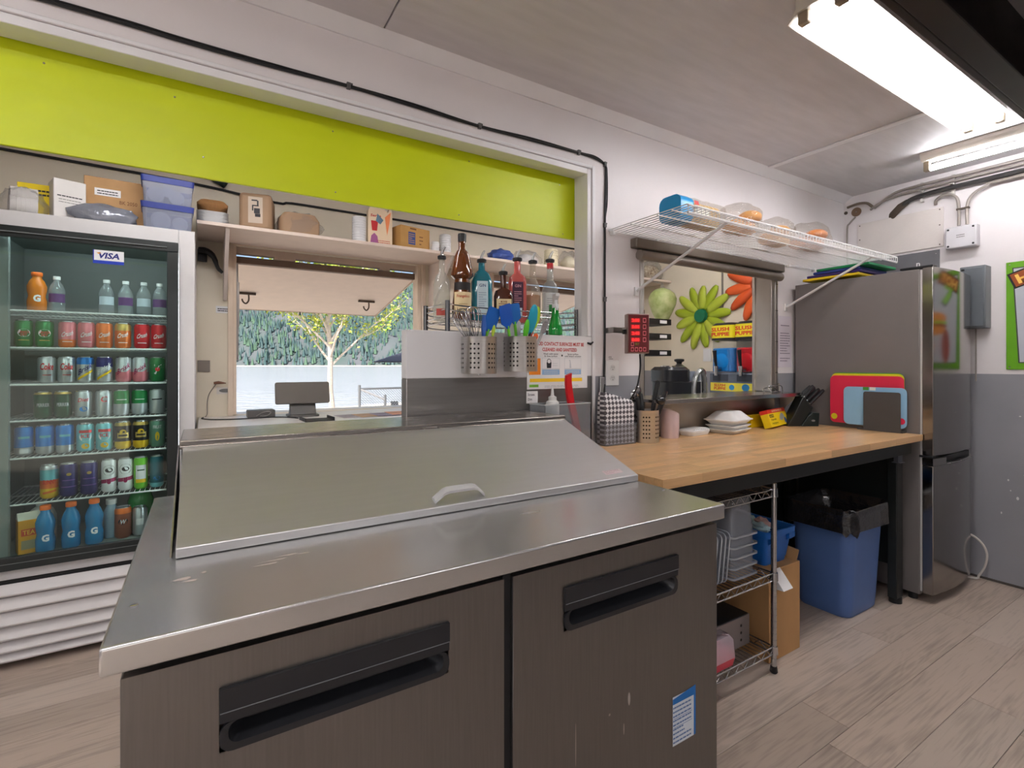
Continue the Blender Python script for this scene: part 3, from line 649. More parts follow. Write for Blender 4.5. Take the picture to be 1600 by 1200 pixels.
for x in (3.38, 3.85):
    for y in (1.2, 1.79): MB().cyl((x, y, 0), (x, y, .0399), .022, n=14).build('foot', black_plastic, rf)
cord = MB().tube([(3.90, 1.20, .27), (3.955, 1.13, .275), (3.975, 1.075, .235), (3.985, 1.05, .17), (3.985, 1.06, .09), (3.98, 1.085, .03), (3.975, 1.10, .008), (3.95, 1.2, .007), (3.93, 1.35, .007)], .006, smooth=5).build('power_cord', M('white_cord', (206, 200, 194), .5))
tag(cord, 'white power cord looping from behind the refrigerator to the floor', 'cord')

# ------------------------------------------------------------------ trash bin with liner
tb = thing('trash_bin', 'blue plastic bin lined with a black bag under the work table', 'bin', (2.96, 1.39, 0))
bl = M('blue_bin_plastic', (80, 110, 166), .42, var=.06, scale=5)
def bring(z, g, r=.055, k=6):
    x0, x1, y0, y1 = 2.785-g, 3.115+g, 1.262-g, 1.53+g; P = rrect(x0, x1, y0, y1, r, k)
    out = []
    for x, y in P:
        f = 0
        if abs(y-y0) < .002 or abs(y-y1) < .002: f = 0
        out.append((x, y, z))
    return out
b = MB(); prof = [(0, -.006), (.012, 0), (.05, .003), (.25, .012), (.44, .021), (.452, .022), (.455, .030), (.53, .034), (.54, .030)]
b.loft([bring(z, g) for z, g in prof]+[bring(.53, .026), bring(.03, -.004)], m=0)
b.build('body', bl, tb, angle=30)
bag_m = M('black_bin_liner', (34, 34, 37), .16, var=.1, bump=1.0, bscale=26, coat=.5)
bg = MB(); P0 = bring(0, .040, .06, 12); cx, cy = 2.95, 1.396; rings = []
for lv, (z, sc_) in enumerate(((.10, .68), (.3, .76), (.50, .86), (.552, .95), (.566, 1.0), (.562, 1.03), (.53, 1.045), (.485, 1.055), (.45, 1.07))):
    ring = []
    for i, (x, y, _) in enumerate(P0):
        w = noise.noise(Vector((i*.62, lv*.5, 3))); w2 = noise.noise(Vector((i*1.3, lv*.8, 8)))
        s = sc_+(.016*w+.010*w2)*(1.3 if lv > 5 else .7); zz = z+(.010*noise.noise(Vector((i*.5, 7, lv*.2))) if lv > 2 else 0)+(.035*noise.noise(Vector((i*.33, 1, 1))) if lv >= 7 else 0)
        ring.append((cx+(x-cx)*s, cy+(y-cy)*s, zz))
    rings.append(ring)
bg.loft(rings, c0=True, c1=False); bg.build('bin_liner', bag_m, tb, angle=60)

# ------------------------------------------------------------------ chrome wire rack under the table and what it carries
rk = thing('wire_rack', 'chrome wire shelf rack under the work table beside the prep table', 'rack', (1.7, 1.4, 0))
RX0, RX1, RY0, RY1 = 1.40, 2.05, 1.215, 1.59; SH = (.775, .42, .11)
for x in (RX0, RX1):
    for y in (RY0, RY1):
        p = MB(); p.cyl((x, y, .03), (x, y, .80), .0115, n=12)
        for k in range(28): p.cyl((x, y, .06+k*.0262), (x, y, .063+k*.0262), .0121, n=12)
        p.build('post', chrome, rk); MB().lathe([(.012, 0), (.016, .006), (.013, .03)], (x, y, 0), 12).build('foot', black_plastic, rk)
for z in SH:
    s = MB()
    for y in (RY0, RY1):
        s.tube([(RX0, y, z), (RX1, y, z)], .0035, n=6); s.tube([(RX0, y, z-.03), (RX1, y, z-.03)], .0035, n=6)
        zz = [(RX0+(RX1-RX0)*i/22, y, z-.03*(i % 2)) for i in range(23)]; s.tube(zz, .0022, n=5)
    for x in (RX0, RX1):
        s.tube([(x, RY0, z), (x, RY1, z)], .0035, n=6); s.tube([(x, RY0, z-.03), (x, RY1, z-.03)], .0035, n=6)
        s.tube([(x, RY0+(RY1-RY0)*i/12, z-.03*(i % 2)) for i in range(13)], .0022, n=5)
    for i in range(1, 26): x = RX0+(RX1-RX0)*i/26; s.tube([(x, RY0, z+.003), (x, RY1, z+.003)], .0018, n=4)
    for y in (RY0+.13, RY0+.26): s.tube([(RX0, y, z-.003), (RX1, y, z-.003)], .003, n=5)
    s.build('shelf', chrome, rk)
    for x in (RX0, RX1):
        for y in (RY0, RY1): MB().lathe([(.0125, -.03), (.017, -.03), (.015, .004), (.0125, .004)], (x, y, z), 12).build('collar', chrome, rk)
pan_m = clear('clear_polycarbonate', (214, 218, 226), .22, .12)
names = ['bottom', 'second', 'third', 'fourth', 'topmost']
pan0 = None
for i in range(5):
    z = .4255+.042*i; nm = ('lowest', 'second from bottom', 'middle', 'second from top', 'topmost')[i]
    lb = 'clear upside-down food pan, %s in the nested pile' % nm
    if pan0 is None:
        pan0 = thing('food_pan', lb, 'food pan', (1.905, 1.36, z), 0, 'nested clear food pans on the wire rack')
        b = MB(); R0 = lambda hw, hd_, z, r: [(x, y, z) for x, y in rrect(-hw, hw, -hd_, hd_, r, 4)]
        b.loft([R0(.088, .115, 0, .02), R0(.088, .115, .004, .02), R0(.078, .105, .006, .022), R0(.068, .094, .150, .024), R0(.060, .086, .158, .022)], c0=False)
        b.build('pan_wall', pan_m, pan0, local=True, angle=50)
        e = MB(); e.loft([R0(.089, .116, -.001, .02), R0(.089, .116, .005, .02), R0(.080, .107, .005, .02), R0(.080, .107, -.001, .02)], closed=True); e.build('rim', clear('pan_rim_clear', (226, 230, 236), .45, .1), pan0, local=True)
    else: dup(pan0, (1.905, 1.36, z), 0, lb)
lid0 = None
for i in range(4):
    lb = 'clear food pan lid on edge, %s' % ('nearest the pans', 'second from the pans', 'third from the pans', 'farthest from the pans')[i]
    loc = (1.775-.026*i, 1.335, .4255)
    if lid0 is None:
        lid0 = thing('pan_lid', lb, 'lid', loc, 0, 'clear pan lids standing on the wire rack')
        b = MB(); b.loft([[(x*1.0+.05*0, p, q_) for p, q_ in rrect(-.085, .085, 0, .20, .02, 4)] for x in (0, .003)]); b.loft([[(x, p, q_) for p, q_ in rrect(-.068, .068, .02, .18, .02, 4)] for x in (.0031, .012)], c0=False)
        b.xf(Matrix.Rotation(math.radians(8), 4, 'Y')); b.build('lid_plate', pan_m, lid0, local=True, angle=40)
        e = MB(); pts = rrect(-.086, .086, -.001+.002, .201, .021, 5); e.tube([(.0015, a, b_) for a, b_ in pts], .003, n=5, closed=True); e.xf(Matrix.Rotation(math.radians(8), 4, 'Y')); e.build('rim', MATS['pan_rim_clear'], lid0, local=True)
    else: dup(lid0, loc, 0, lb)
mbx = thing('metal_scrap_box', 'stainless box with black slotted top on the lowest rack shelf', 'box', (1.88, 1.42, .1155), .0)
b = MB(); b.box(-.13, .10, -.14, .14, 0, .125, 0); b.build('casing', M('dull_box_steel', (150, 146, 150), .34, 1), mbx, local=True, bevel=.002)
MB().box(-.125, .095, -.135, .135, .1255, .128).build('slot', black_plastic, mbx, local=True); MB().box(-.126, .096, -.004, .004, .1282, .131).build('divider', steel, mbx, local=True)
b = MB()
for k in range(3): b.cyl((.04, -.1405, .03+.03*k), (.04, -.1412, .03+.03*k), .006, n=10)
b.build('hole', ink, mbx, local=True)
tub = thing('storage_tub', 'pink food tub with clear domed lid on the lowest rack shelf', 'tub', (1.70, 1.265, .1155), 0)
R1 = lambda hw, hd_, z, r: [(x, y, z) for x, y in rrect(-hw, hw, -hd_, hd_, r, 4)]
MB().loft([R1(.09, .045, 0, .018), R1(.098, .05, .03, .018)]).build('base', M('pink_red_plastic', (206, 58, 78), .4), tub, local=True)
MB().loft([R1(.085, .04, .031, .018), R1(.083, .039, .07, .018)]).build('contents', M('pink_filling', (226, 128, 150), .6), tub, local=True)
MB().loft([R1(.1, .05, .0305, .018), R1(.094, .046, .10, .02), R1(.08, .036, .115, .02)], c0=False).build('domed_lid', clear('frosted_lid', (240, 226, 236), .4, .25), tub, local=True, angle=50)
cbx = thing('cardboard_box', 'tall brown cardboard box standing behind the rack post under the table', 'box', (2.215, 1.43, 0))
MB().box(2.09, 2.335, 1.26, 1.60, 0, .40).build('carton', M('kraft_carton', (180, 138, 92), .8, var=.1, scale=7, stretch=(1, 1, .4)), cbx, bevel=.003)
MB().prism([(1.2, .335), (1.2585, .405), (1.2595, .33)], 'x', 2.10, 2.17).build('label_scrap', paper, cbx)
f = MB(); f.obox((2.325, 1.30, .425), (.004, .07, .055), (.1, .25, 0)); f.build('flap', MATS['kraft_carton'], cbx)
bt = thing('blue_tub', 'blue plastic tub full of crumpled cloths on the cardboard box', 'tub', (2.215, 1.43, .4005))
bt_m = M('bright_blue_plastic', (26, 98, 180), .4, var=.05); R2 = lambda hw, hd_, z, r=.02: [(x, y, z) for x, y in rrect(-hw, hw, -hd_, hd_, r, 4)]
MB().loft([R2(.085, .125, 0), R2(.10, .145, .13), R2(.112, .158, .132), R2(.114, .160, .16), R2(.105, .15, .16), R2(.09, .13, .02)]).build('body', bt_m, bt, local=True, angle=35)
for sx in (-1, 1): MB().loft([[(sx*.05, -.146, .10), (sx*.09, -.146, .10), (sx*.09, -.146, .135), (sx*.05, -.146, .135)], [(sx*.045, -.163, .115), (sx*.092, -.163, .115), (sx*.092, -.163, .135), (sx*.045, -.163, .135)]]).build('handle', bt_m, bt, local=True)
q = random.Random(2); cols = [M('rag_white', (214, 208, 200), .9, bump=.4, bscale=30), M('rag_teal', (170, 198, 206), .9, bump=.4), M('rag_red', (204, 172, 168), .9, bump=.4)]
for i in range(5):
    x, y = q.uniform(-.055, .055), q.uniform(-.09, .09)
    b = MB().blob((2.215+x, 1.43+y, .4005+.155+q.uniform(-.01, .015)), (q.uniform(.028, .042), q.uniform(.035, .05), .024), .5, 2.2, i+3, 16, 10)
    tag(b.build('cleaning_rag', cols[i % 3 if i % 3 else 0]), '%s crumpled cloth in the blue tub under the table' % ('uppermost white', 'pale blue', 'pinkish', 'lower white', 'second pale blue')[i], 'cloth', 'crumpled cloths in the blue tub')
# ------------------------------------------------------------------ drinks cooler
ck = thing('drinks_cooler', 'tall white glass door drinks cooler stocked with cans in the serving room', 'cooler', (-.44, 3.27, 0))
cwh = M('cooler_enamel', (206, 204, 204), .4, var=.03); cin = M('cooler_liner', (122, 130, 127), .45, var=.04)
X0, X1, Y0, Y1 = -.845, -.036, 2.972, 3.575
b = MB(); b.box(X0, X1, Y0+.02, Y1, 1.905, 1.968); b.box(X0, X1, Y0+.02, Y1, .05, .44); b.box(X0, -.785, Y0+.02, Y1, .4401, 1.9049); b.box(-.148, X1, Y0+.02, Y1, .4401, 1.9049); b.box(-.7849, -.1481, 3.50, Y1, .4401, 1.9049)
b.box(-.104, X1, Y0, Y0+.0199, .41, 1.968); b.box(X0, -.1041, Y0, Y0+.0199, 1.90, 1.968); b.box(X0, X1, Y0, Y0+.0199, .372, .412)
b.build('cabinet', cwh, ck, bevel=.003)
b = MB(); b.box(-.7845, -.1485, 3.494, 3.4995, .445, 1.90); b.box(-.7848, -.78, 3.0, 3.4939, .445, 1.90); b.box(-.153, -.1482, 3.0, 3.4939, .445, 1.90); b.box(-.7799, -.1531, 3.0, 3.4939, .441, .455); b.box(-.7799, -.1531, 3.0, 3.4939, 1.895, 1.904); b.box(-.7799, -.722, 3.0, 3.03, .4551, 1.8949)
b.build('liner', cin, ck)
dfm = M('cooler_door_frame', (28, 34, 34), .4, var=.1)
dr = MB()
for a in ((-.84, -.1045, 2.945, 2.971, 1.85, 1.898), (-.84, -.1045, 2.945, 2.971, .418, .475), (-.84, -.795, 2.945, 2.971, .4751, 1.8499), (-.150, -.1045, 2.945, 2.971, .4751, 1.8499)): dr.box(*a)
door = dr.build('door', dfm, ck, bevel=.003)
g = MB(); g.box(-.794, -.1505, 2.938, 2.9449, 1.868, 1.872); g.box(-.84, -.1045, 2.9425, 2.9449, .447, .449, 0); g.build('trim_line', M('grey_line', (110, 114, 114), .4), door)
MB().box(-.7945, -.1503, 2.952, 2.956, .4752, 1.8498).build('glass', clear('cooler_glass', (226, 240, 235), .0, .02, ior=1.38), door)
v = MB(); rect(v, (-.373, 2.9512, 1.797), UX, UZ, .113, .062, 0); rect(v, (-.373, 2.9510, 1.7735), UX, UZ, .113, .015, 1); rect(v, (-.4275, 2.9511, 1.797), UX, UZ, .004, .062, 1)
put_text(v, 'VISA', (-.371, 2.9506, 1.804), UX, UZ, .082, .028, 2, .035, slant=.22); ngon(v, [(-.006, .005), (.004, .012), (-.014, .012)], (-.403, 2.9503, 1.804), UX, UZ, 3)
lab(v.build('sticker', [M('sticker_white', (238, 238, 240), .4), M('card_blue', (26, 56, 168), .4), M('card_navy', (28, 38, 120), .4), M('card_orange', (236, 160, 40), .4)], door), 'white and blue payment card sticker')
zs = [.412, .360, .309, .247, .182, .122, .071, .03]
for i in range(1, 7):
    z1, z0 = zs[i], zs[i+1]
    MB().prism([(2.962, z1-.002), (2.95, z1-.006), (2.925, z0+.014), (2.928, z0+.006), (2.968, z0+.010)], 'x', X0, X1).build('grille_slat', M('grille_enamel', (214, 210, 210), .38, var=.02), ck, bevel=.001)
MB().box(X0+.01, X1-.01, 2.97, 2.991, .05, .37).build('grille_backing', black_metal, ck)
for x in (-.80, -.08):
    for y in (3.03, 3.52): MB().cyl((x, y, 0), (x, y, .0499), .025).build('foot', black_plastic, ck)
wirew = M('white_shelf_wire', (206, 210, 208), .4)
SZ = [1.546, 1.381, 1.2165, 1.055, .890, .686]
for z in SZ:
    s = MB()
    for y in (3.025, 3.46): s.tube([(-.776, y, z-.006), (-.157, y, z-.006)], .0045, n=6)
    s.tube([(-.157, 3.25, z-.010), (-.776, 3.25, z-.010)], .004, n=5)
    for i in range(31): x = -.77+i*.0202; s.tube([(x, 3.022, z-.002), (x, 3.462, z-.002)], .0017, n=4)
    s.build('shelf', wirew, ck)
lamp = MB(); lamp.cyl((-.70, 2.99, 1.878), (-.17, 2.99, 1.878), .010, n=10); lamp.build('lamp_tube', M('cooler_lamp', (240, 248, 255), .3, emit=26, var=0), ck)
lamp = MB(); lamp.cyl((-.132, 2.985, .55), (-.132, 2.985, 1.82), .006, n=10); lamp.build('lamp_tube', MATS['cooler_lamp'], ck)

can_lid = M('can_aluminium', (196, 198, 200), .28, 1, var=.02)
CAN = 0
def can(x, y, z, r, h, bands, text, label, group, name='soda_can', tall=False):
    """bands: [(fraction from base, colour key)], text: [(body, z-fraction, width, height, colour, slant, tilt)]"""
    t = thing(name, label, 'can', (x, y, z), math.atan2(-y, -x)+.0, group)
    prof = [(r*.78, .0), (r*.8, .002), (r, .010)]; mats = []; ms = [0, 0]
    fr = [f for f, _ in bands]+[1.0]
    for (f, m) in bands:
        if m not in mats: mats.append(m)
    body = [(max(.010, h*f)) for f in fr[:-1]]+[h-.014]
    b = MB(); rg = [(r*.76, 0), (r*.80, .002), (r, .010)]; mi = [0, 0]
    for k in range(len(bands)):
        za = max(.010, h*fr[k]); zb = h-.014 if k == len(bands)-1 else h*fr[k+1]
        rg.append((r, zb)); mi.append(mats.index(bands[k][1]))
    rg.append((r*.86, h-.004)); mi.append(mi[-1]); mi[0] = mi[1] = mats.index(bands[0][1])
    b.lathe(rg, (0, 0, 0), 20, mi+[mi[-1]]); o = b.build('body', mats, t, local=True, angle=50)
    MB().lathe([(r*.862, h-.0039), (r*.88, h-.001), (r*.86, h), (r*.80, h-.001), (r*.79, h-.004)], (0, 0, 0), 20).build('can_lid', can_lid, t, local=True)
    if text:
        tm = MB(); tl = []
        for ti_, (bd, zf, w, hh, m, sl_, ti) in enumerate(text):
            ro = r+.0003+.0003*ti_
            if m not in tl: tl.append(m)
            if bd == 'oval':
                P = ell(w/2, hh/2, 20); tm.add([(ro*math.cos(p[0]/r), ro*math.sin(p[0]/r), h*zf+p[1]) for p in P], [tuple(range(20))], tl.index(m))
            elif bd == 'rect':
                k = 6; vs = [(ro*math.cos(w*(i/k-.5)/r), ro*math.sin(w*(i/k-.5)/r), h*zf+s*hh/2+ti*w*(i/k-.5)) for s in (-1, 1) for i in range(k+1)]
                tm.add(vs, [(i, i+1, k+2+i, k+1+i) for i in range(k)], tl.index(m))
            else: wrap_text(tm, bd, ro+.0003, h*zf, w, hh, tl.index(m), .02, slant=sl_, tilt=ti)
        tm.build('lettering', tl, t, local=True)
    return t
def cm(key, rgb, metal=.35): return M('can_'+key, rgb, .32, metal, var=.03)
kg, ko, kr, ks, kw = cm('green', (18, 120, 58)), cm('orange', (226, 112, 40)), cm('red', (206, 36, 44)), cm('silver', (196, 200, 204), .7), cm('white', (226, 226, 228), .1)
kpk, kdg, kbl, kcy, kye, kbk = cm('pink', (214, 120, 130)), cm('dark_green', (14, 78, 48)), cm('blue', (20, 118, 196)), cm('cyan', (120, 196, 206)), cm('yellow', (228, 186, 30)), cm('black', (34, 34, 36))
knv, kmg, klg, kte, kgo, kpu = cm('navy', (38, 40, 104)), cm('magenta', (160, 30, 84)), cm('lime', (110, 190, 50)), cm('teal', (20, 96, 112)), cm('gold', (200, 170, 90), .7), cm('purple', (116, 84, 160))
SHN = ['top', 'second', 'third', 'fourth', 'fifth', 'lowest']; ORD = ['first', 'second', 'third', 'fourth', 'fifth', 'sixth', 'seventh', 'eighth']
CR, CH = .033, .122
def row(si, xs_, specs, r=CR, h=CH, y=3.095):
    for i, (x, s) in enumerate(zip(xs_, specs)):
        look, bands, text = s[:3]; hh = s[3] if len(s) > 3 else h; rr = s[4] if len(s) > 4 else r
        can(x, y, SZ[si], rr, hh, bands, text, '%s, %s from the pale post, %s cooler shelf' % (look, ORD[i], SHN[si]), 'cans on the %s cooler shelf' % SHN[si])
ging = [('oval', .52, .044, .036, kw, 0, 0), ('CANADA', .55, .040, .012, kr, 0, 0), ('DRY', .45, .022, .010, kr, 0, 0), ('rect', .25, .036, .003, kgo, 0, 0)]
crush = lambda c: [('Crush', .52, .044, .022, c, .3, .25), ('rect', .22, .036, .003, c, 0, 0)]
row(1, [-.693, -.623, -.543, -.474, -.407, -.336, -.26, -.192],
    [('green soda can with red lettered white oval', [(0, kg)], ging), ('green soda can with red lettered white oval', [(0, kg)], ging),
     ('pale pink and orange soda can', [(0, ko), (.3, kpk)], crush(kw)), ('pink soda can', [(0, kpk)], crush(kw)),
     ('orange soda can with slanting script', [(0, ko)], crush(kw)), ('orange soda can with slanting script', [(0, ko), (.7, kgo)], crush(kw)),
     ('red soda can with slanting script', [(0, kr)], crush(kw)), ('red soda can with slanting script', [(0, kr)], crush(kw))])
coke = [('Coke', .62, .050, .032, kr, .1, 0), ('rect', .3, .03, .003, kr, 0, 0)]
brisk = lambda c, d: [('Brisk', .55, .056, .026, c, .1, .75), ('rect', .30, .06, .012, d, 0, .7)]
row(2, [-.615, -.545, -.478, -.407, -.333, -.267, -.197],
    [('silver soda can with big red script', [(0, ks)], coke), ('silver soda can with big red script', [(0, ks)], coke),
     ('grey and yellow iced tea can', [(0, ks), (.7, kbl)], brisk(knv, kye)), ('blue and yellow iced tea can', [(0, ks), (.6, knv)], brisk(kw, kye)),
     ('silver and pink iced tea can', [(0, kpk), (.4, ks)], brisk(kmg, kpk)), ('silver and pink iced tea can', [(0, kpk), (.4, ks)], brisk(kmg, kpk)),
     ('green can with a big numeral', [(0, kg)], [('7', .5, .03, .05, kw, .1, 0), ('oval', .5, .02, .02, kr, 0, 0)])])
row(3, [-.628, -.559, -.485, -.409, -.341, -.27, -.199],
    [('dark green can with gold rim', [(0, kdg), (.9, kgo)], [('PERRIER', .5, .045, .016, ks, 0, 0)]), ('dark green can with gold rim', [(0, kdg), (.9, kgo)], [('PERRIER', .5, .045, .016, ks, 0, 0)]),
     ('silver can with red script and blue patch', [(0, ks)], [('Diet', .66, .04, .018, kr, .2, .1), ('oval', .3, .03, .024, kbl, 0, 0)]), ('silver can with red monogram', [(0, ks)], [('C', .66, .024, .028, kr, .1, 0)]),
     ('green and white soda can', [(0, ks), (.45, kg)], [('rect', .62, .04, .003, kw, 0, 0)]), ('green and white soda can', [(0, ks), (.45, kg)], [('rect', .62, .04, .003, kw, 0, 0)]),
     ('plain silver soda can', [(0, ks)], [('rect', .6, .045, .006, kbk, 0, .05)])])
ice = [('oval', .55, .048, .05, kw, 0, 0), ('rect', .72, .05, .014, kr, 0, 0), ('ICE', .56, .032, .018, kr, 0, 0), ('oval', .2, .03, .026, kye, 0, 0)]
blk = [('rect', .5, .046, .026, kgo, 0, 0), ('oval', .62, .026, .026, kye, 0, 0), ('rect', .5, .036, .008, kbk, 0, 0)]
row(4, [-.693, -.621, -.552, -.478, -.407, -.336, -.265, -.198],
    [('bright blue can with silver base', [(0, ks), (.28, kbl)], [('rect', .62, .04, .01, kcy, 0, 0), ('rect', .16, .03, .02, kw, 0, 0)]), ('bright blue can with silver base', [(0, ks), (.28, kbl)], [('rect', .62, .04, .01, kcy, 0, 0)]), ('bright blue can with silver base', [(0, ks), (.28, kbl)], [('rect', .62, .04, .01, kcy, 0, 0)]),
     ('pale aqua can with red lettering', [(0, kcy)], ice), ('pale aqua can with red lettering', [(0, kcy)], ice),
     ('black and yellow can with gold badge', [(0, kye), (.28, kbk), (.85, kgo)], blk), ('black and yellow can with gold badge', [(0, kye), (.28, kbk), (.85, kgo)], blk),
     ('grey-green can with yellow fruit', [(0, cm('sage', (96, 140, 120)))], [('oval', .4, .018, .045, kye, 0, 0), ('FRUIT', .75, .036, .016, kw, 0, 0)])], h=.132)
claw = [('oval', .68, .05, .05, kbk, 0, 0), ('oval', .68, .046, .046, kw, 0, 0), ('oval', .68, .03, .022, kbk, .3, 0), ('rect', .36, .10, .018, kmg, 0, .12), ('oval', .3, .014, .014, kmg, 0, 0)]
nav = [('rect', .5, .05, .004, kpu, 0, 0), ('oval', .68, .018, .014, kgo, 0, 0), ('rect', .3, .06, .004, kpu, 0, 0)]
row(5, [-.606, -.538, -.464, -.39, -.326, -.265, -.2],
    [('tall teal and orange can with yellow swirls', [(0, kye), (.3, ko), (.55, kcy), (.86, ks)], [('SUNNY', .5, .05, .022, kr, 0, 0), ('rect', .2, .05, .01, ko, 0, .2)]),
     ('tall navy can with purple lettering', [(0, knv)], nav), ('tall navy can with purple lettering', [(0, knv)], nav),
     ('slim white can with slanting magenta band', [(0, kw)], claw, .156, .029), ('slim white can with slanting magenta band', [(0, kw)], claw, .156, .029),
     ('slim lime green can with white label', [(0, klg)], [('rect', .5, .044, .08, kw, 0, 0), ('rect', .26, .044, .018, kye, 0, 0), ('rect', .6, .03, .006, kdg, 0, 0)], .156, .029), ('slim dark teal can', [(0, kcy), (.15, kte)], [('oval', .3, .03, .02, kbl, 0, 0)], .156, .029)], r=.033, h=.153)

def bottle(name, label, cat, loc, prof, mats, rz=0, group=None, n=20, liquid=None, cap=None, lbl=None, texts=()):
    """lathe bottle: prof (r,z); liquid/cap also lathe profiles; lbl (z0,z1,r,arc,mat)"""
    t = thing(name, label, cat, loc, rz, group)
    MB().lathe(prof, n=n).build('glass', mats[0], t, local=True, angle=50)
    if liquid: MB().lathe(liquid[0], n=n).build('liquid', liquid[1], t, local=True, angle=50)
    if cap: MB().lathe(cap[0], n=n).build('cap', cap[1], t, local=True, angle=50)
    return t
def arc_label(mb, r, z0, z1, arc, m=0, k=8):
    vs = [(r*math.cos(arc*(i/k-.5)), r*math.sin(arc*(i/k-.5)), z) for z in (z0, z1) for i in range(k+1)]
    return mb.add(vs, [(i, i+1, k+2+i, k+1+i) for i in range(k)], m)
face = lambda x, y: math.atan2(-y, -x)
pet = clear('clear_bottle_plastic', (226, 232, 236), .2, .08)
# top shelf
ocap = M('orange_cap', (236, 110, 30), .4)
def sport(label, x, y, z, col, group, s=1.0):
    P = [(.030, 0), (.034, .006), (.035, .05), (.030, .075), (.034, .10), (.035, .125), (.026, .152), (.0175, .166), (.0175, .176)]
    t = bottle('sports_bottle', label, 'bottle', (x, y, z), [(r, h*s) for r, h in P], [col], face(x, y), group, cap=([(.019, .1765*s), (.02, .178*s), (.02, .194*s), (.018, .196*s)], ocap))
    m = MB(); wrap_text(m, 'G', .0362, .062*s, .026, .032, 0, .05); m.build('lettering', M('label_white', (236, 236, 240), .5), t, local=True); return t
sport('orange juice sports bottle with orange cap alone on the top cooler shelf', -.648, 3.09, SZ[0], M('orange_juice', (214, 120, 30), .2, var=.03), None, .9)
for i, x in enumerate((-.585, -.402, -.328, -.255, -.19)):
    t = bottle('water_bottle', 'clear water bottle, %s past the orange bottle on the top cooler shelf' % ORD[i], 'bottle', (x, 3.12, SZ[0]), [(.028, 0), (.031, .006), (.031, .10), (.024, .125), (.012, .145), (.012, .152)], [pet], face(x, 3.12), 'water bottles on the top cooler shelf', cap=([(.0135, .1525), (.0135, .168)], white_plastic))
    m = MB(); arc_label(m, .0315, .045, .085, 2.2); m.build('paper_label', M('water_label_%d' % (i % 2), ((96, 60, 110), (190, 200, 210))[0 if i == 0 else 1], .5), t, local=True)
bsp = M('blue_sports_drink', (24, 118, 170), .18, var=.04)
FZ = .4555
for i, x in enumerate((-.61, -.523, -.441)):
    sport('blue sports drink bottle with orange cap, %s in its row on the cooler floor' % ORD[i], x, 3.045+.01*i, FZ, bsp, 'blue sports drinks on the cooler floor', 1.06)
can(-.335, 3.09, FZ, .034, .15, [(0, cm('brown', (150, 84, 60))), (.8, ko)], [('oval', .55, .04, .03, kbk, 0, 0), ('W', .55, .024, .02, kw, .2, 0)], 'brown root beer can with black oval on the cooler floor', None)
can(-.269, 3.095, FZ, .030, .14, [(0, ks)], [('rect', .5, .03, .03, kw, 0, 0)], 'plain silver can beside the brown can on the cooler floor', None)
t = bottle('mixer_bottle', 'pale bottle with white ribbed cap behind the blue drinks on the cooler floor', 'bottle', (-.385, 3.13, FZ), [(.03, 0), (.032, .005), (.032, .12), (.02, .15), (.016, .16)], [M('pale_blue_drink', (150, 176, 196), .25)], 0, None, cap=([(.022, .1605), (.022, .185)], white_plastic))
t = bottle('large_soda_bottle', 'big green soda bottle at the back of the cooler floor', 'bottle', (-.275, 3.21, FZ), [(.05, 0), (.055, .01), (.055, .15), (.045, .18), (.016, .215), (.015, .222)], [M('green_bottle_plastic', (22, 130, 56), .2, var=.04)], 0, None, cap=([(.017, .2225), (.017, .226)], white_plastic))
jb = thing('juice_carton', 'orange and yellow drinks carton on the cooler floor by the door post', 'carton', (-.675, 3.07, FZ), .35)
MB().box(-.035, .035, -.03, .03, 0, .15).build('carton_body', M('carton_orange', (214, 150, 30), .5, var=.05), jb, local=True, bevel=.002)
m = MB(); rect(m, (0, -.0306, .095), UX, UZ, .05, .03, 0); put_text(m, 'TEA', (0, -.0309, .095), UX, UZ, .04, .02, 1); rect(m, (0, -.0306, .04), UX, UZ, .05, .04, 2); m.build('print', [M('carton_red', (190, 60, 30), .5), M('carton_yellow', (240, 200, 60), .5), M('carton_grey', (150, 140, 110), .5)], jb, local=True)
MB().prism([(-.03, 0), (.03, 0), (.0, .03)], 'x', -.035, .035).xf(Matrix.Translation((0, 0, .1502))).build('gable', M('carton_white', (226, 222, 206), .5), jb, local=True)
jb = thing('milk_jug', 'white plastic jug with yellow label behind the carton on the cooler floor', 'jug', (-.655, 3.20, FZ), .1)
MB().loft([[(x, y, z) for x, y in rrect(-w, w, -w, w, .018, 4)] for w, z in ((.048, 0), (.052, .006), (.052, .12), (.04, .155), (.018, .175))]).build('jug_body', M('milky_plastic', (222, 222, 216), .4), jb, local=True)
MB().lathe([(.02, .1755), (.02, .195)]).build('cap', white_plastic, jb, local=True); m = MB(); rect(m, (0, -.0525, .06), UX, UZ, .08, .06); m.build('paper_label', kye, jb, local=True)

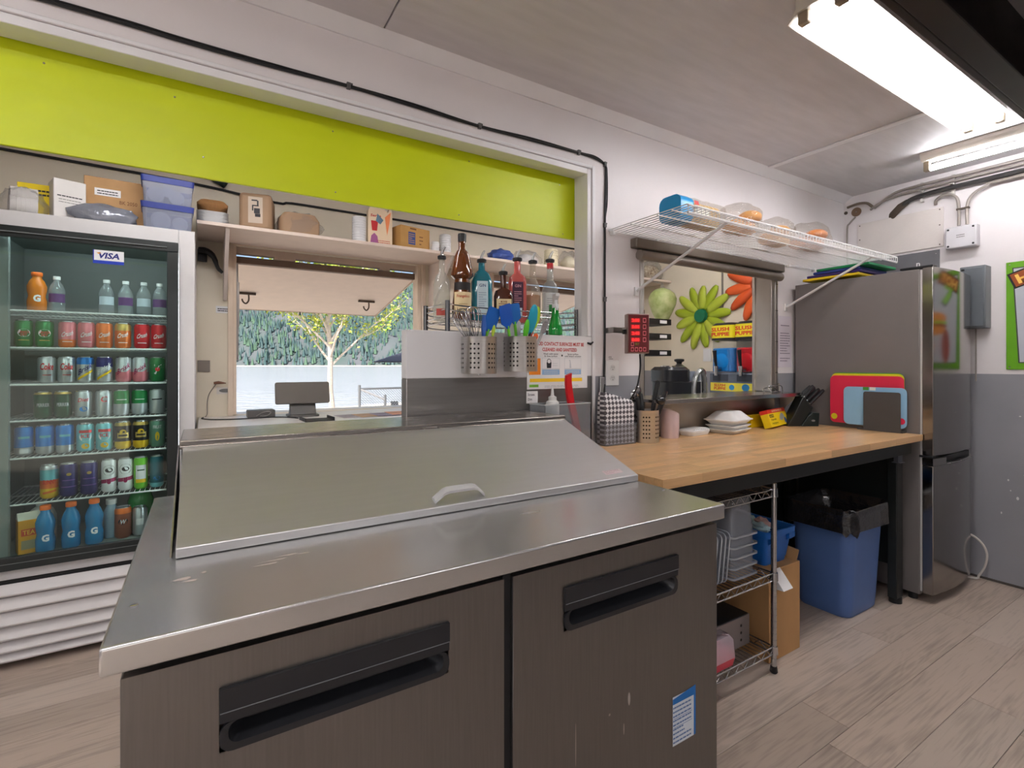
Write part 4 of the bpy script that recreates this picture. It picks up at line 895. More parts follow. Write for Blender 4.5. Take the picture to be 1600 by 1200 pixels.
# ------------------------------------------------------------------ packages on top of the cooler
TZ = 1.9685
def carton(name, label, cat, loc, size, col, rz=0, taper=0, prints=(), tape=None, group=None, bev=.003):
    t = thing(name, label, cat, loc, rz, group); w, d, h = size
    MB().box(-w/2, w/2, -d/2, d/2, 0, h).build('carton', col, t, local=True, bevel=bev)
    if tape: MB().box(-w/2-.0004, w/2+.0004, -.018, .018, h*.55, h+.0006).build('tape', tape, t, local=True)
    if prints:
        m = MB(); ml_ = []
        for pi, pr in enumerate(prints):
            yo = -d/2-.0008-.0003*pi
            if pr[-1] not in ml_: ml_.append(pr[-1])
            k = ml_.index(pr[-1])
            if pr[0] == 'r': rect(m, (pr[1], yo, pr[2]), UX, UZ, pr[3], pr[4], k)
            elif pr[0] == 't': put_text(m, pr[1], (pr[2], yo, pr[3]), UX, UZ, pr[4], pr[5], k)
            elif pr[0] == 'l': lines(m, (pr[1], yo, pr[2]), UX, UZ, pr[3], pr[4], pr[5], pr[6], k)
            elif pr[0] == 'e': ngon(m, ell(pr[3], pr[4], 20, pr[5]), (pr[1], yo, pr[2]), UX, UZ, k)
        m.build('print', ml_, t, local=True)
    return t
print_grey = M('print_grey', (120, 118, 116), .6)
carton('packet', 'yellow printed packet behind the bagged cups on the cooler', 'packet', (-.655, 3.16, TZ), (.13, .10, .165), M('packet_yellow', (222, 196, 24), .6, var=.05), 0, prints=[('l', 0, .13, .10, 3, .018, .008, ink)])
carton('carton_box', 'white carton with small print on top of the drinks cooler', 'box', (-.545, 3.10, TZ), (.115, .12, .185), M('white_card', (222, 218, 214), .7), .35, prints=[('l', 0, .105, .09, 1, .01, .005, ink), ('l', 0, .09, .08, 2, .012, .003, print_grey)])
carton('cardboard_box', 'brown cardboard box with torn white label on top of the drinks cooler', 'box', (-.37, 3.19, TZ), (.24, .16, .24), card, .05, prints=[('r', -.03, .17, .10, .035, paper), ('l', -.03, .172, .08, 2, .012, .005, ink), ('t', 'BK 2050', .05, .13, .07, .018, M('brown_print', (110, 70, 40), .7))])
cupm = M('paper_cup_white', (226, 222, 218), .6)
def bagged(label, name, loc, rad, seed, mat, inner=None, group=None, cat='bag', flat=-.5):
    t = thing(name, label, cat, loc, 0, group)
    if inner: inner(t)
    b = MB().blob((0, 0, rad[2]*-flat), rad, .3, 2.6, seed, 22, 14, flat=flat); b.build('wrapping', mat, t, local=True, angle=60); return t
def cups_in(t):
    for k, (y, z) in enumerate(((.0, .045), (.01, .095))):
        m = MB(); m.cyl((-.05, y, z-.0), (.035, y+.03, z), .040-.006*k, .046-.006*k, n=20)
        for j in range(5): m.cyl((-.03+.014*j, y+.007+.005*j, z), (-.027+.014*j, y+.008+.005*j, z), .0455-.006*k, n=20)
        m.build('cup_sleeve', cupm, t, local=True)
bagged('bag of white paper cups lying at the corner of the cooler top', 'cup_bag', (-.685, 3.06, TZ), (.085, .07, .085), 4, plastic_film, cups_in, flat=-.45)
bagged('crinkled silver-grey plastic wrapped bundle in front of the cardboard box', 'wrapped_bundle', (-.40, 3.045, TZ), (.125, .06, .055), 9, M('grey_shiny_film', (140, 144, 154), .2, .4, var=.15, bump=1, bscale=14), flat=-.7)
crm = M('crate_blue', (36, 52, 128), .45); crc = clear('crate_clear', (190, 196, 214), .32, .12)
for k, nm in enumerate(('lower', 'upper')):
    t = thing('storage_crate', '%s of two clear crates with dark blue rims stacked on the cooler' % nm, 'crate', (-.155, 3.11, TZ+.128*k), .06, 'stacked clear crates on the cooler')
    R3 = lambda hw, hd_, z: [(x, y, z) for x, y in rrect(-hw, hw, -hd_, hd_, .012, 3)]
    MB().loft([R3(.098, .10, .0005), R3(.105, .108, .098), R3(.103, .106, .098), R3(.096, .098, .004)]).build('crate_wall', crc, t, local=True, angle=40)
    MB().loft([R3(.108, .111, .0985), R3(.111, .114, .127), R3(.105, .108, .127), R3(.103, .106, .0985)], closed=True).build('rim', crm, t, local=True, angle=30)
    for j, (x, z, r) in enumerate(((-.05, .045, .036), (.035, .04, .034), (.0, .062, .026)) if k else ((-.03, .048, .042), (.05, .04, .034))):
        m = MB(); m.cyl((x, -.088, z), (x, .07, z), r, r*.8, n=18); m.cyl((x, -.0895, z), (x, -.088, z), r*.95, r, n=18); m.cyl((x, -.0905, z), (x, -.0896, z), r*.7, n=18)
        m.build('cup_stack', cupm, t, local=True)

# ------------------------------------------------------------------ things on the overhead shelf
OZ = 2.0805
t = thing('takeout_tray', 'brown moulded trays over white trays at the cooler end of the overhead shelf', 'tray', (.045, 3.33, OZ))
for k in range(4): MB().loft([[(x, y, z) for x, y in rrect(-w, w, -w*1.0, w*1.0, .03, 4)] for w, z in ((.06, .0+.02*k), (.078, .018+.02*k), (.074, .0195+.02*k))]).build('white_tray', white_plastic, t, local=True)
MB().loft([[(x, y, z) for x, y in rrect(-w, w, -w, w, .03, 4)] for w, z in ((.05, .085), (.074, .11), (.076, .125), (.06, .145))]).build('brown_tray', M('moulded_pulp', (146, 104, 62), .85, bump=.3), t, local=True)
carton('wrapped_block', 'brown paper wrapped block with black brush marks on the overhead shelf', 'parcel', (.275, 3.32, OZ), (.17, .20, .21), M('parcel_paper', (156, 126, 98), .7, var=.08, scale=6), -.2, bev=.02,
       prints=[('r', .0, .11, .075, .15, M('parcel_label', (196, 180, 162), .7)), ('r', -.005, .165, .03, .008, ink), ('r', .012, .15, .008, .03, ink), ('r', .0, .135, .034, .007, ink), ('r', .008, .105, .03, .03, ink), ('r', .012, .08, .028, .018, ink), ('r', -.014, .12, .007, .03, ink)])
bagged('brown parcel in loose clear wrap lying on the overhead shelf', 'wrapped_parcel', (.50, 3.32, OZ), (.135, .09, .085), 12, plastic_film, lambda t: MB().loft([[(x, y, z) for x, y in rrect(-w, w, -.075, .075, .03, 4)] for w, z in ((.10, .002), (.115, .03), (.115, .10), (.09, .135))]).build('parcel', MATS['parcel_paper'], t, local=True), flat=-.8)
def cupstack(name, label, loc, r, h, n, mat=white_plastic, group=None):
    t = thing(name, label, 'cup', loc, 0, group); m = MB(); prof = []
    for k in range(n): z = h*k/n; prof += [(r, z), (r*1.06, z+.002), (r*1.06, z+.006), (r, z+.007)]
    prof += [(r*.98, h*.97), (r*.75, h)]; m.lathe(prof, n=20); m.build('cup_sleeve', mat, t, local=True, angle=30); return t
cupstack('foam_cup_stack', 'tall column of nested white foam cups on the overhead shelf', (.865, 3.30, OZ), .042, .185, 12)
ps = thing('counter_display', 'cream display card with party cup pictures standing on the overhead shelf', 'display card', (1.0, 3.30, OZ), -.03)
MB().prism([(-.08, 0), (.08, 0), (.08, .235), (.066, .27), (.05, .235), (.0, .268), (-.02, .262), (-.06, .268), (-.08, .235)], 'y', -.02, .02).build('card', M('display_cream', (232, 208, 176), .6), ps, local=True)
m = MB(); y = -.0212
put_text(m, 'Serve', (-.03, y, .205), UX, UZ, .07, .018, 0, .03, .2); ngon(m, [(-.062, .17), (-.015, .17), (-.022, .105), (-.055, .105)], (0, y, 0), UX, UZ, 0); ngon(m, [(-.02, .22), (.02, .18), (.0, .15), (-.03, .17)], (0, y-.0003, 0), UX, UZ, 1)
ngon(m, [(-.04, .09), (-.02, .07), (-.01, .0), (-.07, .0), (-.06, .07)], (0, y, 0), UX, UZ, 2); ngon(m, [(.03, .2), (.07, .24), (.06, .16), (.045, .08)], (0, y, 0), UX, UZ, 3); lines(m, (.02, y, .04), UX, UZ, .09, 2, .012, .004, 0)
m.build('print', [M('disp_red', (190, 40, 44), .6), M('disp_blue', (90, 120, 140), .6), M('disp_purple', (160, 90, 140), .6), M('disp_orange', (236, 140, 90), .6)], ps, local=True)
carton('cardboard_box', 'small brown carton with blue print beside the display card on the overhead shelf', 'box', (1.225, 3.36, OZ), (.235, .17, .165), M('tan_carton', (186, 142, 82), .8, var=.06), .22, prints=[('r', -.03, .085, .055, .085, M('blue_print', (44, 66, 128), .6)), ('l', -.03, .11, .045, 5, .014, .006, card), ('l', .045, .1, .03, 3, .025, .008, M('brown_print', (110, 70, 40), .7)), ('r', -.02, .15, .05, .01, M('brown_print', (110, 70, 40), .7))])
cupstack('cup_stack', 'short stack of white paper cups next to the small carton on the shelf', (1.39, 3.28, OZ), .028, .085, 5)
cupstack('cup_stack', 'stack of white foam cups above the clear liquor bottle', (1.475, 3.30, OZ), .04, .15, 9)
bagged('blue printed bag of supplies on the overhead shelf above the bottles', 'supply_bag', (1.95, 3.32, OZ), (.11, .09, .06), 21, M('blue_bag_film', (62, 84, 150), .35, var=.12, bump=.6, bscale=20), flat=-.75)
bagged('clear bag of wrapped white lids on the overhead shelf', 'supply_bag', (2.2, 3.34, OZ), (.13, .10, .075), 22, plastic_film, lambda t: MB().blob((0, 0, .05), (.1, .08, .05), .2, 2, 3, flat=-.9).build('contents', cupm, t, local=True), flat=-.75)
cupstack('cup_stack', 'cream foam cups near the opening post end of the overhead shelf', (2.42, 3.31, OZ), .055, .16, 8, M('cream_foam', (226, 216, 186), .6))
bagged('clear bag of cups hanging over the overhead shelf edge by the post', 'supply_bag', (2.57, 3.28, OZ), (.08, .09, .09), 23, plastic_film, lambda t: MB().blob((0, 0, .06), (.06, .07, .06), .2, 2, 6, flat=-.9).build('contents', MATS['cream_foam'], t, local=True), flat=-.75)
bagged('bag of oats coloured snacks at the pass-through end of the overhead shelf', 'snack_bag', (3.55, 3.30, OZ), (.13, .10, .11), 31, plastic_film, lambda t: MB().blob((0, 0, .075), (.11, .085, .075), .12, 4, 7, flat=-.9).build('contents', M('speckled_snack', (206, 192, 164), .8, rgb2=(120, 92, 60), scale=60), t, local=True), flat=-.75)
# cables over the serving wall
q = random.Random(4)
cb = MB(); cb.tube([(-1.0, 3.59, 2.42), (-.1, 3.59, 2.40), (.4, 3.592, 2.36), (.5, 3.592, 2.372), (.9, 3.592, 2.372), (1.5, 3.592, 2.372), (2.2, 3.592, 2.365), (3.0, 3.592, 2.36), (3.69, 3.592, 2.365)], .008, smooth=4)
tag(cb.build('cable_run', cable_black), 'black cable clipped along the cream wall above the overhead shelf', 'cable')
pl = MB(); pl.tube([(-.05, 3.58, 2.47), (.06, 3.575, 2.45), (.12, 3.57, 2.42)], [.012, .028, .03], n=10, smooth=3); tag(pl.build('pipe_stub', M('dark_green_foam', (24, 40, 32), .7)), 'dark foam covered pipe end under the green header board', 'pipe')

# ------------------------------------------------------------------ details on the serving wall beside the cooler
lt = thing('clamp_latch', 'black lever latch fixed high beside the hatch', 'latch', (.03, 3.55, 1.95))
MB().box(-.03, .02, 3.565, 3.5995, 1.93, 2.0).build('latch_plate', black_metal, lt, bevel=.003)
MB().tube([(-.02, 3.545, 1.99), (.02, 3.53, 1.985), (.055, 3.53, 1.95), (.075, 3.53, 1.89), (.10, 3.53, 1.862)], [.02, .018, .014, .011, .009], n=8, smooth=3).build('lever', black_metal, lt)
sg = MB(); sg.box(.066, .155, 3.5965, 3.5995, 1.622, 1.665); lines(sg, (.11, 3.5962, 1.645), UX, UZ, .07, 2, .012, .006, 1)
tag(sg.build('notice_plate', [white_plastic, ink]), 'small white notice plate beside the hatch frame', 'sign')
pp = MB(); pp.box(-.03, .035, 3.592, 3.5995, 1.257, 1.327); pp.box(-.026, -.01, 3.585, 3.5919, 1.27, 1.315)
tag(pp.build('steel_plate', M('dull_plate', (140, 132, 124), .4, .8)), 'square steel latch plate low on the cream wall beside the cooler', 'plate')
sg = MB(); sg.box(.07, .158, 3.5965, 3.5995, 1.118, 1.16); ngon(sg, ell(.035, .012), (.118, 3.5962, 1.139), UX, UZ, 1); tag(sg.build('notice_plate', [M('aged_plate', (214, 208, 200), .5), print_grey]), 'pale oval-printed plate above the counter end', 'sign')
w = MB(); w.tube([(.07, 3.585, 1.185), (.03, 3.59, 1.12), (.02, 3.592, 1.06), (.02, 3.592, 1.0), (.01, 3.59, .981)], .0025, n=5, smooth=4); tag(w.build('wire', M('thin_grey_wire', (120, 112, 104), .5)), 'thin wire running down the cream wall to the counter', 'wire')
w = MB(); w.tube([(.055, 3.575, 1.187), (.08, 3.572, 1.19), (.12, 3.57, 1.186)], [.008, .010, .003], n=8); tag(w.build('bolt_latch', M('rusty_brown', (112, 74, 52), .6)), 'small rusty brown latch pin on the cream wall', 'latch')

# ------------------------------------------------------------------ on the serving counter
pos = thing('sales_terminal', 'dark grey touch screen terminal with its back turned, on the white counter', 'terminal', (.53, 3.36, .9795), -.03)
pg = M('terminal_grey', (84, 82, 80), .45, var=.05)
MB().loft([[(x, y, 0+z) for x, y in rrect(-.09, .09, -.075, .075, .015, 4)] for z in (0, .012)]).build('base', pg, pos, local=True, bevel=.002)
MB().prism([(-.05, .0122), (.06, .0122), (.03, .05), (.035, .09), (.0, .09), (-.03, .045)], 'x', -.075, .075).build('neck', pg, pos, local=True, bevel=.004)
s = MB(); s.rprism(-.158, .158, -.068, .068, .012, 'y', -.008, .008); s.xf(Matrix.Translation((0, -.01, .145)) @ Matrix.Rotation(math.radians(-14), 4, 'X')); s.build('screen_back', M('terminal_back', (92, 86, 80), .5, var=.04), pos, local=True, bevel=.002)
hub = thing('card_reader_hub', 'small dark box with trailing cables beside the touch screen terminal', 'device', (.30, 3.42, .9795), .02)
MB().rprism(-.075, .075, .0, .045, .006, 'y', -.05, .05).build('case', pg, hub, local=True, bevel=.003)
MB().tube([(-.03, -.052, .012), (.0, -.056, .03), (.03, -.055, .036), (.05, -.053, .03), (.03, -.054, .012), (-.01, -.056, .01)], .003, n=6, smooth=4, closed=False).build('cable_loop', M('grey_cable', (120, 118, 116), .5), hub, local=True)
w = MB(); w.tube([(.0, 3.54, .9825), (-.005, 3.46, .983), (.06, 3.36, .983), (.2, 3.33, .983), (.34, 3.34, .983), (.42, 3.30, .983), (.48, 3.20, .983)], .0035, n=6, smooth=5); tag(w.build('cable', cable_black), 'black cable trailing over the white counter to the terminal', 'cable')
it = thing('paper_tray', 'shallow black tray at the near edge of the counter', 'tray', (.58, 3.06, .9795), .05)
b = MB(); b.box(-.10, .06, -.08, .08, 0, .004); b.box(-.10, -.096, -.08, .08, .0041, .02); b.box(.056, .06, -.08, .08, .0041, .02); b.build('tray', black_plastic, it, local=True)
mc = [M('menu_grey', (168, 160, 166), .6, var=.12, scale=25), M('menu_tan', (196, 160, 122), .6, var=.15, scale=25), M('menu_violet', (136, 128, 148), .6, var=.12, scale=25), M('menu_orange', (214, 150, 110), .6, var=.15, scale=25)]
for i in range(7):
    x = .78+.105*i; m = MB(); m.box(-.07, .07, -.10, .10, 0, .0012, 0); lines(m, (0, .07, .0014), UX, UY, .11, 8, .018, .006, 1, i)
    o = m.build('menu_sheet', [mc[i % 4], print_grey], None); o.location = (x, 3.19-.012*(i % 3), .9798+.0016*i); o.rotation_euler = (0, 0, .12-.05*i)
    tag(o, '%s printed sheet, %s in the overlapping row from the black tray' % (('grey', 'tan', 'violet', 'orange')[i % 4], ORD[i]), 'paper', 'printed sheets on the serving counter')
bx = thing('sunglass_case', 'low black object on the counter near the partition end', 'case', (1.36, 3.42, .9795), -.1)
MB().loft([[(x, y, z) for x, y in rrect(-w, w, -.05, .05, .02, 4)] for w, z in ((.10, 0), (.11, .015), (.09, .03))]).build('case_body', black_plastic, bx, local=True)
# ------------------------------------------------------------------ bottle rack behind the half wall
br = thing('bottle_rack', 'chrome wire rack holding liquor bottles behind the half-height wall', 'rack', (1.23, 2.08, .98))
BX0, BX1, BY0, BY1, BZ = .885, 1.585, 1.955, 2.20, 1.497
for x in (BX0, BX1):
    for y in (BY0, BY1):
        MB().cyl((x, y, .9795 if False else 0), (x, y, 1.575), .011, n=12).build('post', M('dark_chrome', (120, 122, 126), .2, 1), br)
s = MB()
for z in (BZ-.028, BZ-.004, BZ+.03, BZ+.055):
    r_ = .0028
    for y in (BY0, BY1): s.tube([(BX0, y, z+.012), (BX0+.06, y-(.02 if y == BY0 else -.02), z), (BX0+.35, y-(.028 if y == BY0 else -.028), z-.006), (BX1-.06, y-(.02 if y == BY0 else -.02), z), (BX1, y, z+.012)], r_, n=6, smooth=4)
    for x in (BX0, BX1): s.tube([(x, BY0, z+.012), (x, BY1, z+.012)], r_, n=6)
for i in range(1, 30): x = BX0+(BX1-BX0)*i/30; s.tube([(x, BY0-.02, BZ-.003), (x, BY1+.02, BZ-.003)], .0018, n=4)
s.build('shelf', chrome, br)
s = MB()
for y in (BY0, BY1): s.tube([(BX0, y, .6), (BX1, y, .6)], .004, n=6)
for i in range(1, 20): x = BX0+(BX1-BX0)*i/20; s.tube([(x, BY0, .6), (x, BY1, .6)], .002, n=4)
s.build('lower_shelf', chrome, br)
dk = M('pourer_black', (30, 30, 32), .4); pclear = clear('pourer_clear', (226, 228, 230), .35, .1)
def tinted(key, rgb, opacity=.55): return clear(key, rgb, opacity, .06, ior=1.5)
def liquor(label, x, y, prof, gl, lbls, top, liquid=None, flat=None):
    """prof (r,z); lbls: (z0,z1,r,arc,mat,[(text,z,w,h,mat)]); top: pourer kind"""
    t = thing('liquor_bottle', label, 'bottle', (x, y, BZ), face(x, y)+.12, 'liquor bottles on the wire rack')
    if flat:
        rings = [[(a*flat, b, z) for a, b in rrect(-r, r, -r, r, r*.55, 4)] if r > .02 else [(a, b, z) for a, b in rrect(-r, r, -r, r, r*.99, 4)] for r, z in prof]
        MB().loft(rings).build('glass', gl, t, local=True, angle=35)
    else: MB().lathe(prof, n=22).build('glass', gl, t, local=True, angle=45)
    if liquid: MB().lathe(liquid[0], n=20).build('liquid', liquid[1], t, local=True, angle=45)
    for li, (z0, z1, r, arc, m, tx) in enumerate(lbls):
        b = MB(); mats = [m]
        rr = r+.0008
        if flat:
            X = r*flat+.0008; rect(b, (X, 0, (z0+z1)/2), UY, UZ, arc, z1-z0, 0)
            for (bd, z, w, h, tm) in tx:
                if tm not in mats: mats.append(tm)
                if bd == '#': lines(b, (X+.0006, 0, z), UY, UZ, w, int(h), .010, .0035, mats.index(tm))
                else: put_text(b, bd, (X+.0006, 0, z), UY, UZ, w, h, mats.index(tm), .02)
        else:
            arc_label(b, rr, z0, z1, arc)
            for (bd, z, w, h, tm) in tx:
                if tm not in mats: mats.append(tm)
                if bd == '#':
                    for k in range(int(h)): arc_label(b, rr+.0006, z-.010*k, z-.010*k+.003, w/rr, mats.index(tm))
                else: wrap_text(b, bd, rr+.0008, z, w, h, mats.index(tm), .02)
        b.build('paper_label', mats, t, local=True)
    z = prof[-1][1]; rn = prof[-1][0]
    if top == 'cap': MB().lathe([(rn*1.15, z+.0002), (rn*1.2, z+.03), (rn*1.1, z+.036)]).build('cap', dk, t, local=True)
    else:
        MB().lathe([(rn*.9, z+.0002), (rn*1.5, z+.004), (rn*1.55, z+.016), (rn*1.1, z+.02)]).build('stopper', dk, t, local=True)
        MB().tube([(0, 0, z+.018), (0, 0, z+.03), (.004, .006, z+.045), (.008, .014, z+.058)], [.008, .007, .006, .005, .004], n=8, smooth=2).build('pour_spout', chrome if top == 'metal' else pclear, t, local=True)
    return t
L = lambda k, rgb: M('label_'+k, rgb, .55, var=.04)
liquor('clear liquor bottle with metal pour spout at the hatch end of the rack', .905, 2.06, [(.034, 0), (.037, .006), (.037, .16), (.03, .19), (.014, .215), (.0125, .27)], tinted('clear_glass_b', (226, 226, 220), .22), [(.02, .05, .037, 1.6, L('ruddy', (170, 70, 60)), [])], 'metal')
liquor('monk-shaped brown liqueur bottle with black cap and cream label', .99, 2.03, [(.040, 0), (.047, .01), (.046, .06), (.036, .155), (.034, .185), (.050, .20), (.050, .215), (.034, .29), (.026, .31), (.017, .32), (.016, .355)], tinted('brown_glass', (112, 58, 20), .78), [(.01, .125, .0455, 1.9, L('cream', (226, 206, 160)), [('Frangelico', .105, .06, .016, L('red', (176, 40, 30))), ('#', .07, .04, 3, L('tan', (190, 160, 110)))]), (.135, .17, .0375, 2.4, L('dark', (30, 24, 22)), [])], 'cap')
liquor('teal gin bottle with pale blue label and black pourer', 1.095, 2.04, [(.046, 0), (.048, .004), (.048, .185), (.034, .222), (.016, .24), (.0145, .272)], tinted('teal_glass', (20, 140, 160), .62), [(.03, .185, .048, .05, L('ice', (196, 216, 224)), [('GIN', .165, .03, .014, L('navy', (60, 80, 130))), ('#', .13, .036, 7, L('bluegrey', (140, 160, 180)))])], 'clear', flat=.72)
liquor('short amber whiskey bottle with square cream label', 1.205, 2.03, [(.044, 0), (.046, .004), (.046, .125), (.038, .15), (.0155, .165), (.014, .225)], tinted('amber_glass', (84, 36, 16), .8), [(.015, .11, .046, .07, L('cream', (226, 206, 160)), [('#', .085, .05, 5, L('brown', (130, 70, 40))), ('RYE', .096, .03, .01, L('brown', (130, 70, 40)))])], 'clear', flat=.7)
liquor('pink gin bottle with dark purple label', 1.29, 2.04, [(.042, 0), (.045, .004), (.043, .20), (.038, .225), (.017, .245), (.0155, .30)], tinted('pink_glass', (212, 104, 100), .7), [(.06, .20, .0435, .052, L('plum', (66, 28, 56)), [('#', .15, .036, 6, L('pinkish', (210, 150, 160))), ('GIN', .18, .03, .014, L('pinkish', (210, 150, 160)))]), (.03, .075, .0444, .04, L('ice', (196, 216, 224)), [])], 'clear', flat=.6)
liquor('pale bottle with tan liqueur and long clear neck', 1.387, 2.05, [(.036, 0), (.039, .006), (.039, .155), (.030, .20), (.0165, .225), (.0145, .30)], tinted('clear_glass_c', (228, 222, 212), .2), [], 'clear', liquid=([(.035, .006), (.0375, .01), (.0375, .145)], M('tan_liqueur', (196, 142, 92), .3)))
liquor('clear vodka bottle with red collar and silver swirl label', 1.485, 2.04, [(.038, 0), (.041, .006), (.041, .175), (.034, .205), (.0165, .225), (.015, .315)], tinted('clear_glass_d', (226, 230, 230), .22), [(.05, .16, .041, 2.2, L('silver', (200, 204, 204)), [('#', .13, .04, 5, L('mid', (150, 156, 160)))]), (.285, .313, .0156, 6.2, L('scarlet', (190, 26, 34)), []), (.055, .10, .0418, .5, L('leaf', (40, 120, 60)), [])], 'clear')

sb = thing('spray_bottle', 'green spray bottle with white trigger head standing on the half-height wall', 'spray bottle', (1.405, 1.888, 1.4375), -2.0)
MB().lathe([(.030, 0), (.034, .004), (.0345, .02), (.033, .035), (.026, .06), (.019, .09), (.016, .115), (.0145, .128)], n=22).build('bottle_body', tinted('green_spray_plastic', (20, 170, 60), .72), sb, local=True)
h = MB(); h.lathe([(.0155, .1285), (.016, .145), (.012, .147)], n=16); h.prism([(-.012, .146), (.012, .146), (.02, .165), (.05, .178), (.052, .192), (-.02, .196), (-.026, .18)], 'y', -.009, .009); h.build('trigger_head', M('spray_head_white', (222, 224, 226), .4), sb, local=True, bevel=.002)
MB().prism([(.018, .162), (.024, .164), (.034, .13), (.040, .115), (.034, .115), (.026, .13)], 'y', -.005, .005).build('trigger', M('spray_head_white', (222, 224, 226), .4), sb, local=True)

# ------------------------------------------------------------------ perforated holders on the half wall
hold_m = M('holder_steel', (196, 194, 192), .33, 1, var=.05, scale=8, stretch=(1, 1, 30))
def holder(label, x, y, z, r, h, rz=0, hang=True, grp=None):
    t = thing('utensil_holder', label, 'utensil holder', (x, y, z), rz, grp)
    b = MB(); n = 28
    b.lathe([(r*.98, 0), (r, .003), (r, h-.002), (r+.0015, h), (r-.002, h), (r-.002, .005), (r*.5, .004)], n=n, c1=True)
    b.build('cylinder', hold_m, t, local=True, angle=50)
    d = MB()
    for g in range(6):
        for c in range(3):
            a = 2*PI*g/6+(c-1)*.22+.3
            for k in range(6):
                z0 = h*.17+h*.125*k; p = ell(.0042, .0042, 10)
                d.add([((r+.0004)*math.cos(a+u/r), (r+.0004)*math.sin(a+u/r), z0+v) for u, v in p], [tuple(range(10))])
    d.build('hole_pattern', M('hole_dark', (26, 24, 24), .7), t, local=True)['kind'] = 'stuff'
    if hang:
        MB().tube([(-.02, r*.9, h-.02), (-.02, r+.012, h-.015), (.02, r+.012, h-.015), (.02, r*.9, h-.02)], .002, n=5).build('hanger', chrome, t, local=True)
        MB().cyl((0, -r*.55, -.0045), (0, -r*.55, 0), .006, n=8).build('stud', chrome, t, local=True)
    return t
HZ1, HZ2 = 1.264, 1.272
holder('first perforated steel utensil holder, hung on the half-height wall, holding whisks', .947, 1.788, HZ1, .0715, .148, -.5)
holder('second perforated steel utensil holder, hung on the half-height wall beside the sign', 1.147, 1.788, HZ2, .0715, .146, .3)
sil = lambda k, rgb: M('silicone_'+k, rgb, .5, var=.03)
def utensil(name, label, base, tip, head, hm, handle, r=.006, w=.05, hl=.085, th=.008, twist=0, group=None, cat='utensil'):
    """flat-headed tool: handle from base to the head, head reaches tip"""
    A, B_ = Vector(base), Vector(tip); d = (B_-A).normalized(); t = thing(name, label, cat, A, 0, group)
    s = Vector((math.cos(twist), math.sin(twist), 0)); s = (s-d*s.dot(d)).normalized(); u = d.cross(s)
    hb = B_-d*hl
    MB().cyl(A, hb+d*.01, r, n=10).build('handle', handle, t)
    rings = []
    for f, wf, tf in head:
        c = hb+d*hl*f; rings.append([c+s*a*w/2*wf+u*b*th/2*tf for a, b in ((-1, -.6), (-.6, -1), (.6, -1), (1, -.6), (1, .6), (.6, 1), (-.6, 1), (-1, .6))])
    MB().loft(rings).build('head', hm, t, angle=50); return t
SPAT = [(0, .22, 1.2), (.1, .4, 1), (.25, .98, 1), (.9, 1, .8), (1, .86, .6)]
SPOON = [(0, .2, 1), (.2, .7, 1), (.5, 1, 1), (.8, .85, .9), (.95, .5, .7), (1, .2, .5)]
utensil('spatula', 'blue silicone spatula leaning from the first holder towards the second', (.935, 1.80, HZ1+.008), (1.005, 1.755, 1.53), SPAT, sil('blue', (16, 92, 178)), sil('green', (110, 196, 50)), w=.06, hl=.10, group=None)
e = utensil('spatula', 'upright blue spatula with green handle in the second holder', (1.15, 1.80, HZ2+.008), (1.10, 1.775, 1.555), SPAT, sil('blue2', (20, 100, 180)), sil('green', (110, 196, 50)), w=.064, hl=.085)
utensil('spatula', 'tilted blue spatula with green handle between the two holders', (1.125, 1.80, HZ2+.008), (1.045, 1.75, 1.545), SPAT, sil('deep_blue', (12, 80, 176)), sil('green', (110, 196, 50)), w=.066, hl=.10, twist=.2)
utensil('spoon_spatula', 'teal spoon-shaped spatula in the second holder', (1.15, 1.77, HZ2+.008), (1.197, 1.752, 1.555), SPOON, sil('teal', (24, 150, 176)), sil('black', (40, 40, 42)), w=.045, hl=.13)
utensil('spoon_spatula', 'lime green spatula behind the teal one in the second holder', (1.165, 1.80, HZ2+.008), (1.24, 1.79, 1.553), SPOON, sil('lime', (168, 204, 40)), sil('red_handle', (190, 70, 50)), w=.042, hl=.11)
utensil('tongs', 'green tongs with looped grip in the second holder', (1.13, 1.765, HZ2+.008), (1.155, 1.745, 1.49), SPOON, sil('green2', (88, 190, 40)), steel, w=.026, hl=.09)
utensil('turner', 'steel blade turner in the second holder by the spray bottle', (1.18, 1.785, HZ2+.008), (1.285, 1.785, 1.50), SPOON, steel, steel, w=.03, hl=.08, th=.004)
utensil('peeler', 'orange handled peeler at the rim of the second holder', (1.165, 1.757, HZ2+.01), (1.19, 1.732, 1.432), SPOON, sil('orange', (226, 96, 30)), steel, w=.022, hl=.03)
utensil('scoop', 'white plastic scoop standing in the second holder', (1.12, 1.812, HZ2+.008), (1.125, 1.815, 1.49), SPAT, M('scoop_white', (226, 228, 232), .4), M('scoop_white', (226, 228, 232), .4), w=.07, hl=.08, th=.03)
utensil('brush', 'blue handled brush in the first holder', (.955, 1.77, HZ1+.008), (.958, 1.765, 1.50), [(0, .5, 1), (.5, 1, 1), (1, .7, .8)], sil('blue3', (44, 90, 170)), sil('blue3', (44, 90, 170)), w=.02, hl=.10, th=.012)
utensil('straw_pick', 'pink topped stirrer in the first holder', (.965, 1.80, HZ1+.008), (.99, 1.79, 1.468), SPOON, sil('pink', (226, 130, 150)), sil('purple', (130, 100, 190)), w=.018, hl=.05, r=.004)
utensil('straw_pick', 'yellow-green stirrer in the first holder', (.98, 1.775, HZ1+.008), (1.005, 1.765, 1.462), SPOON, sil('yg', (190, 214, 60)), sil('green', (110, 196, 50)), w=.014, hl=.05, r=.004)
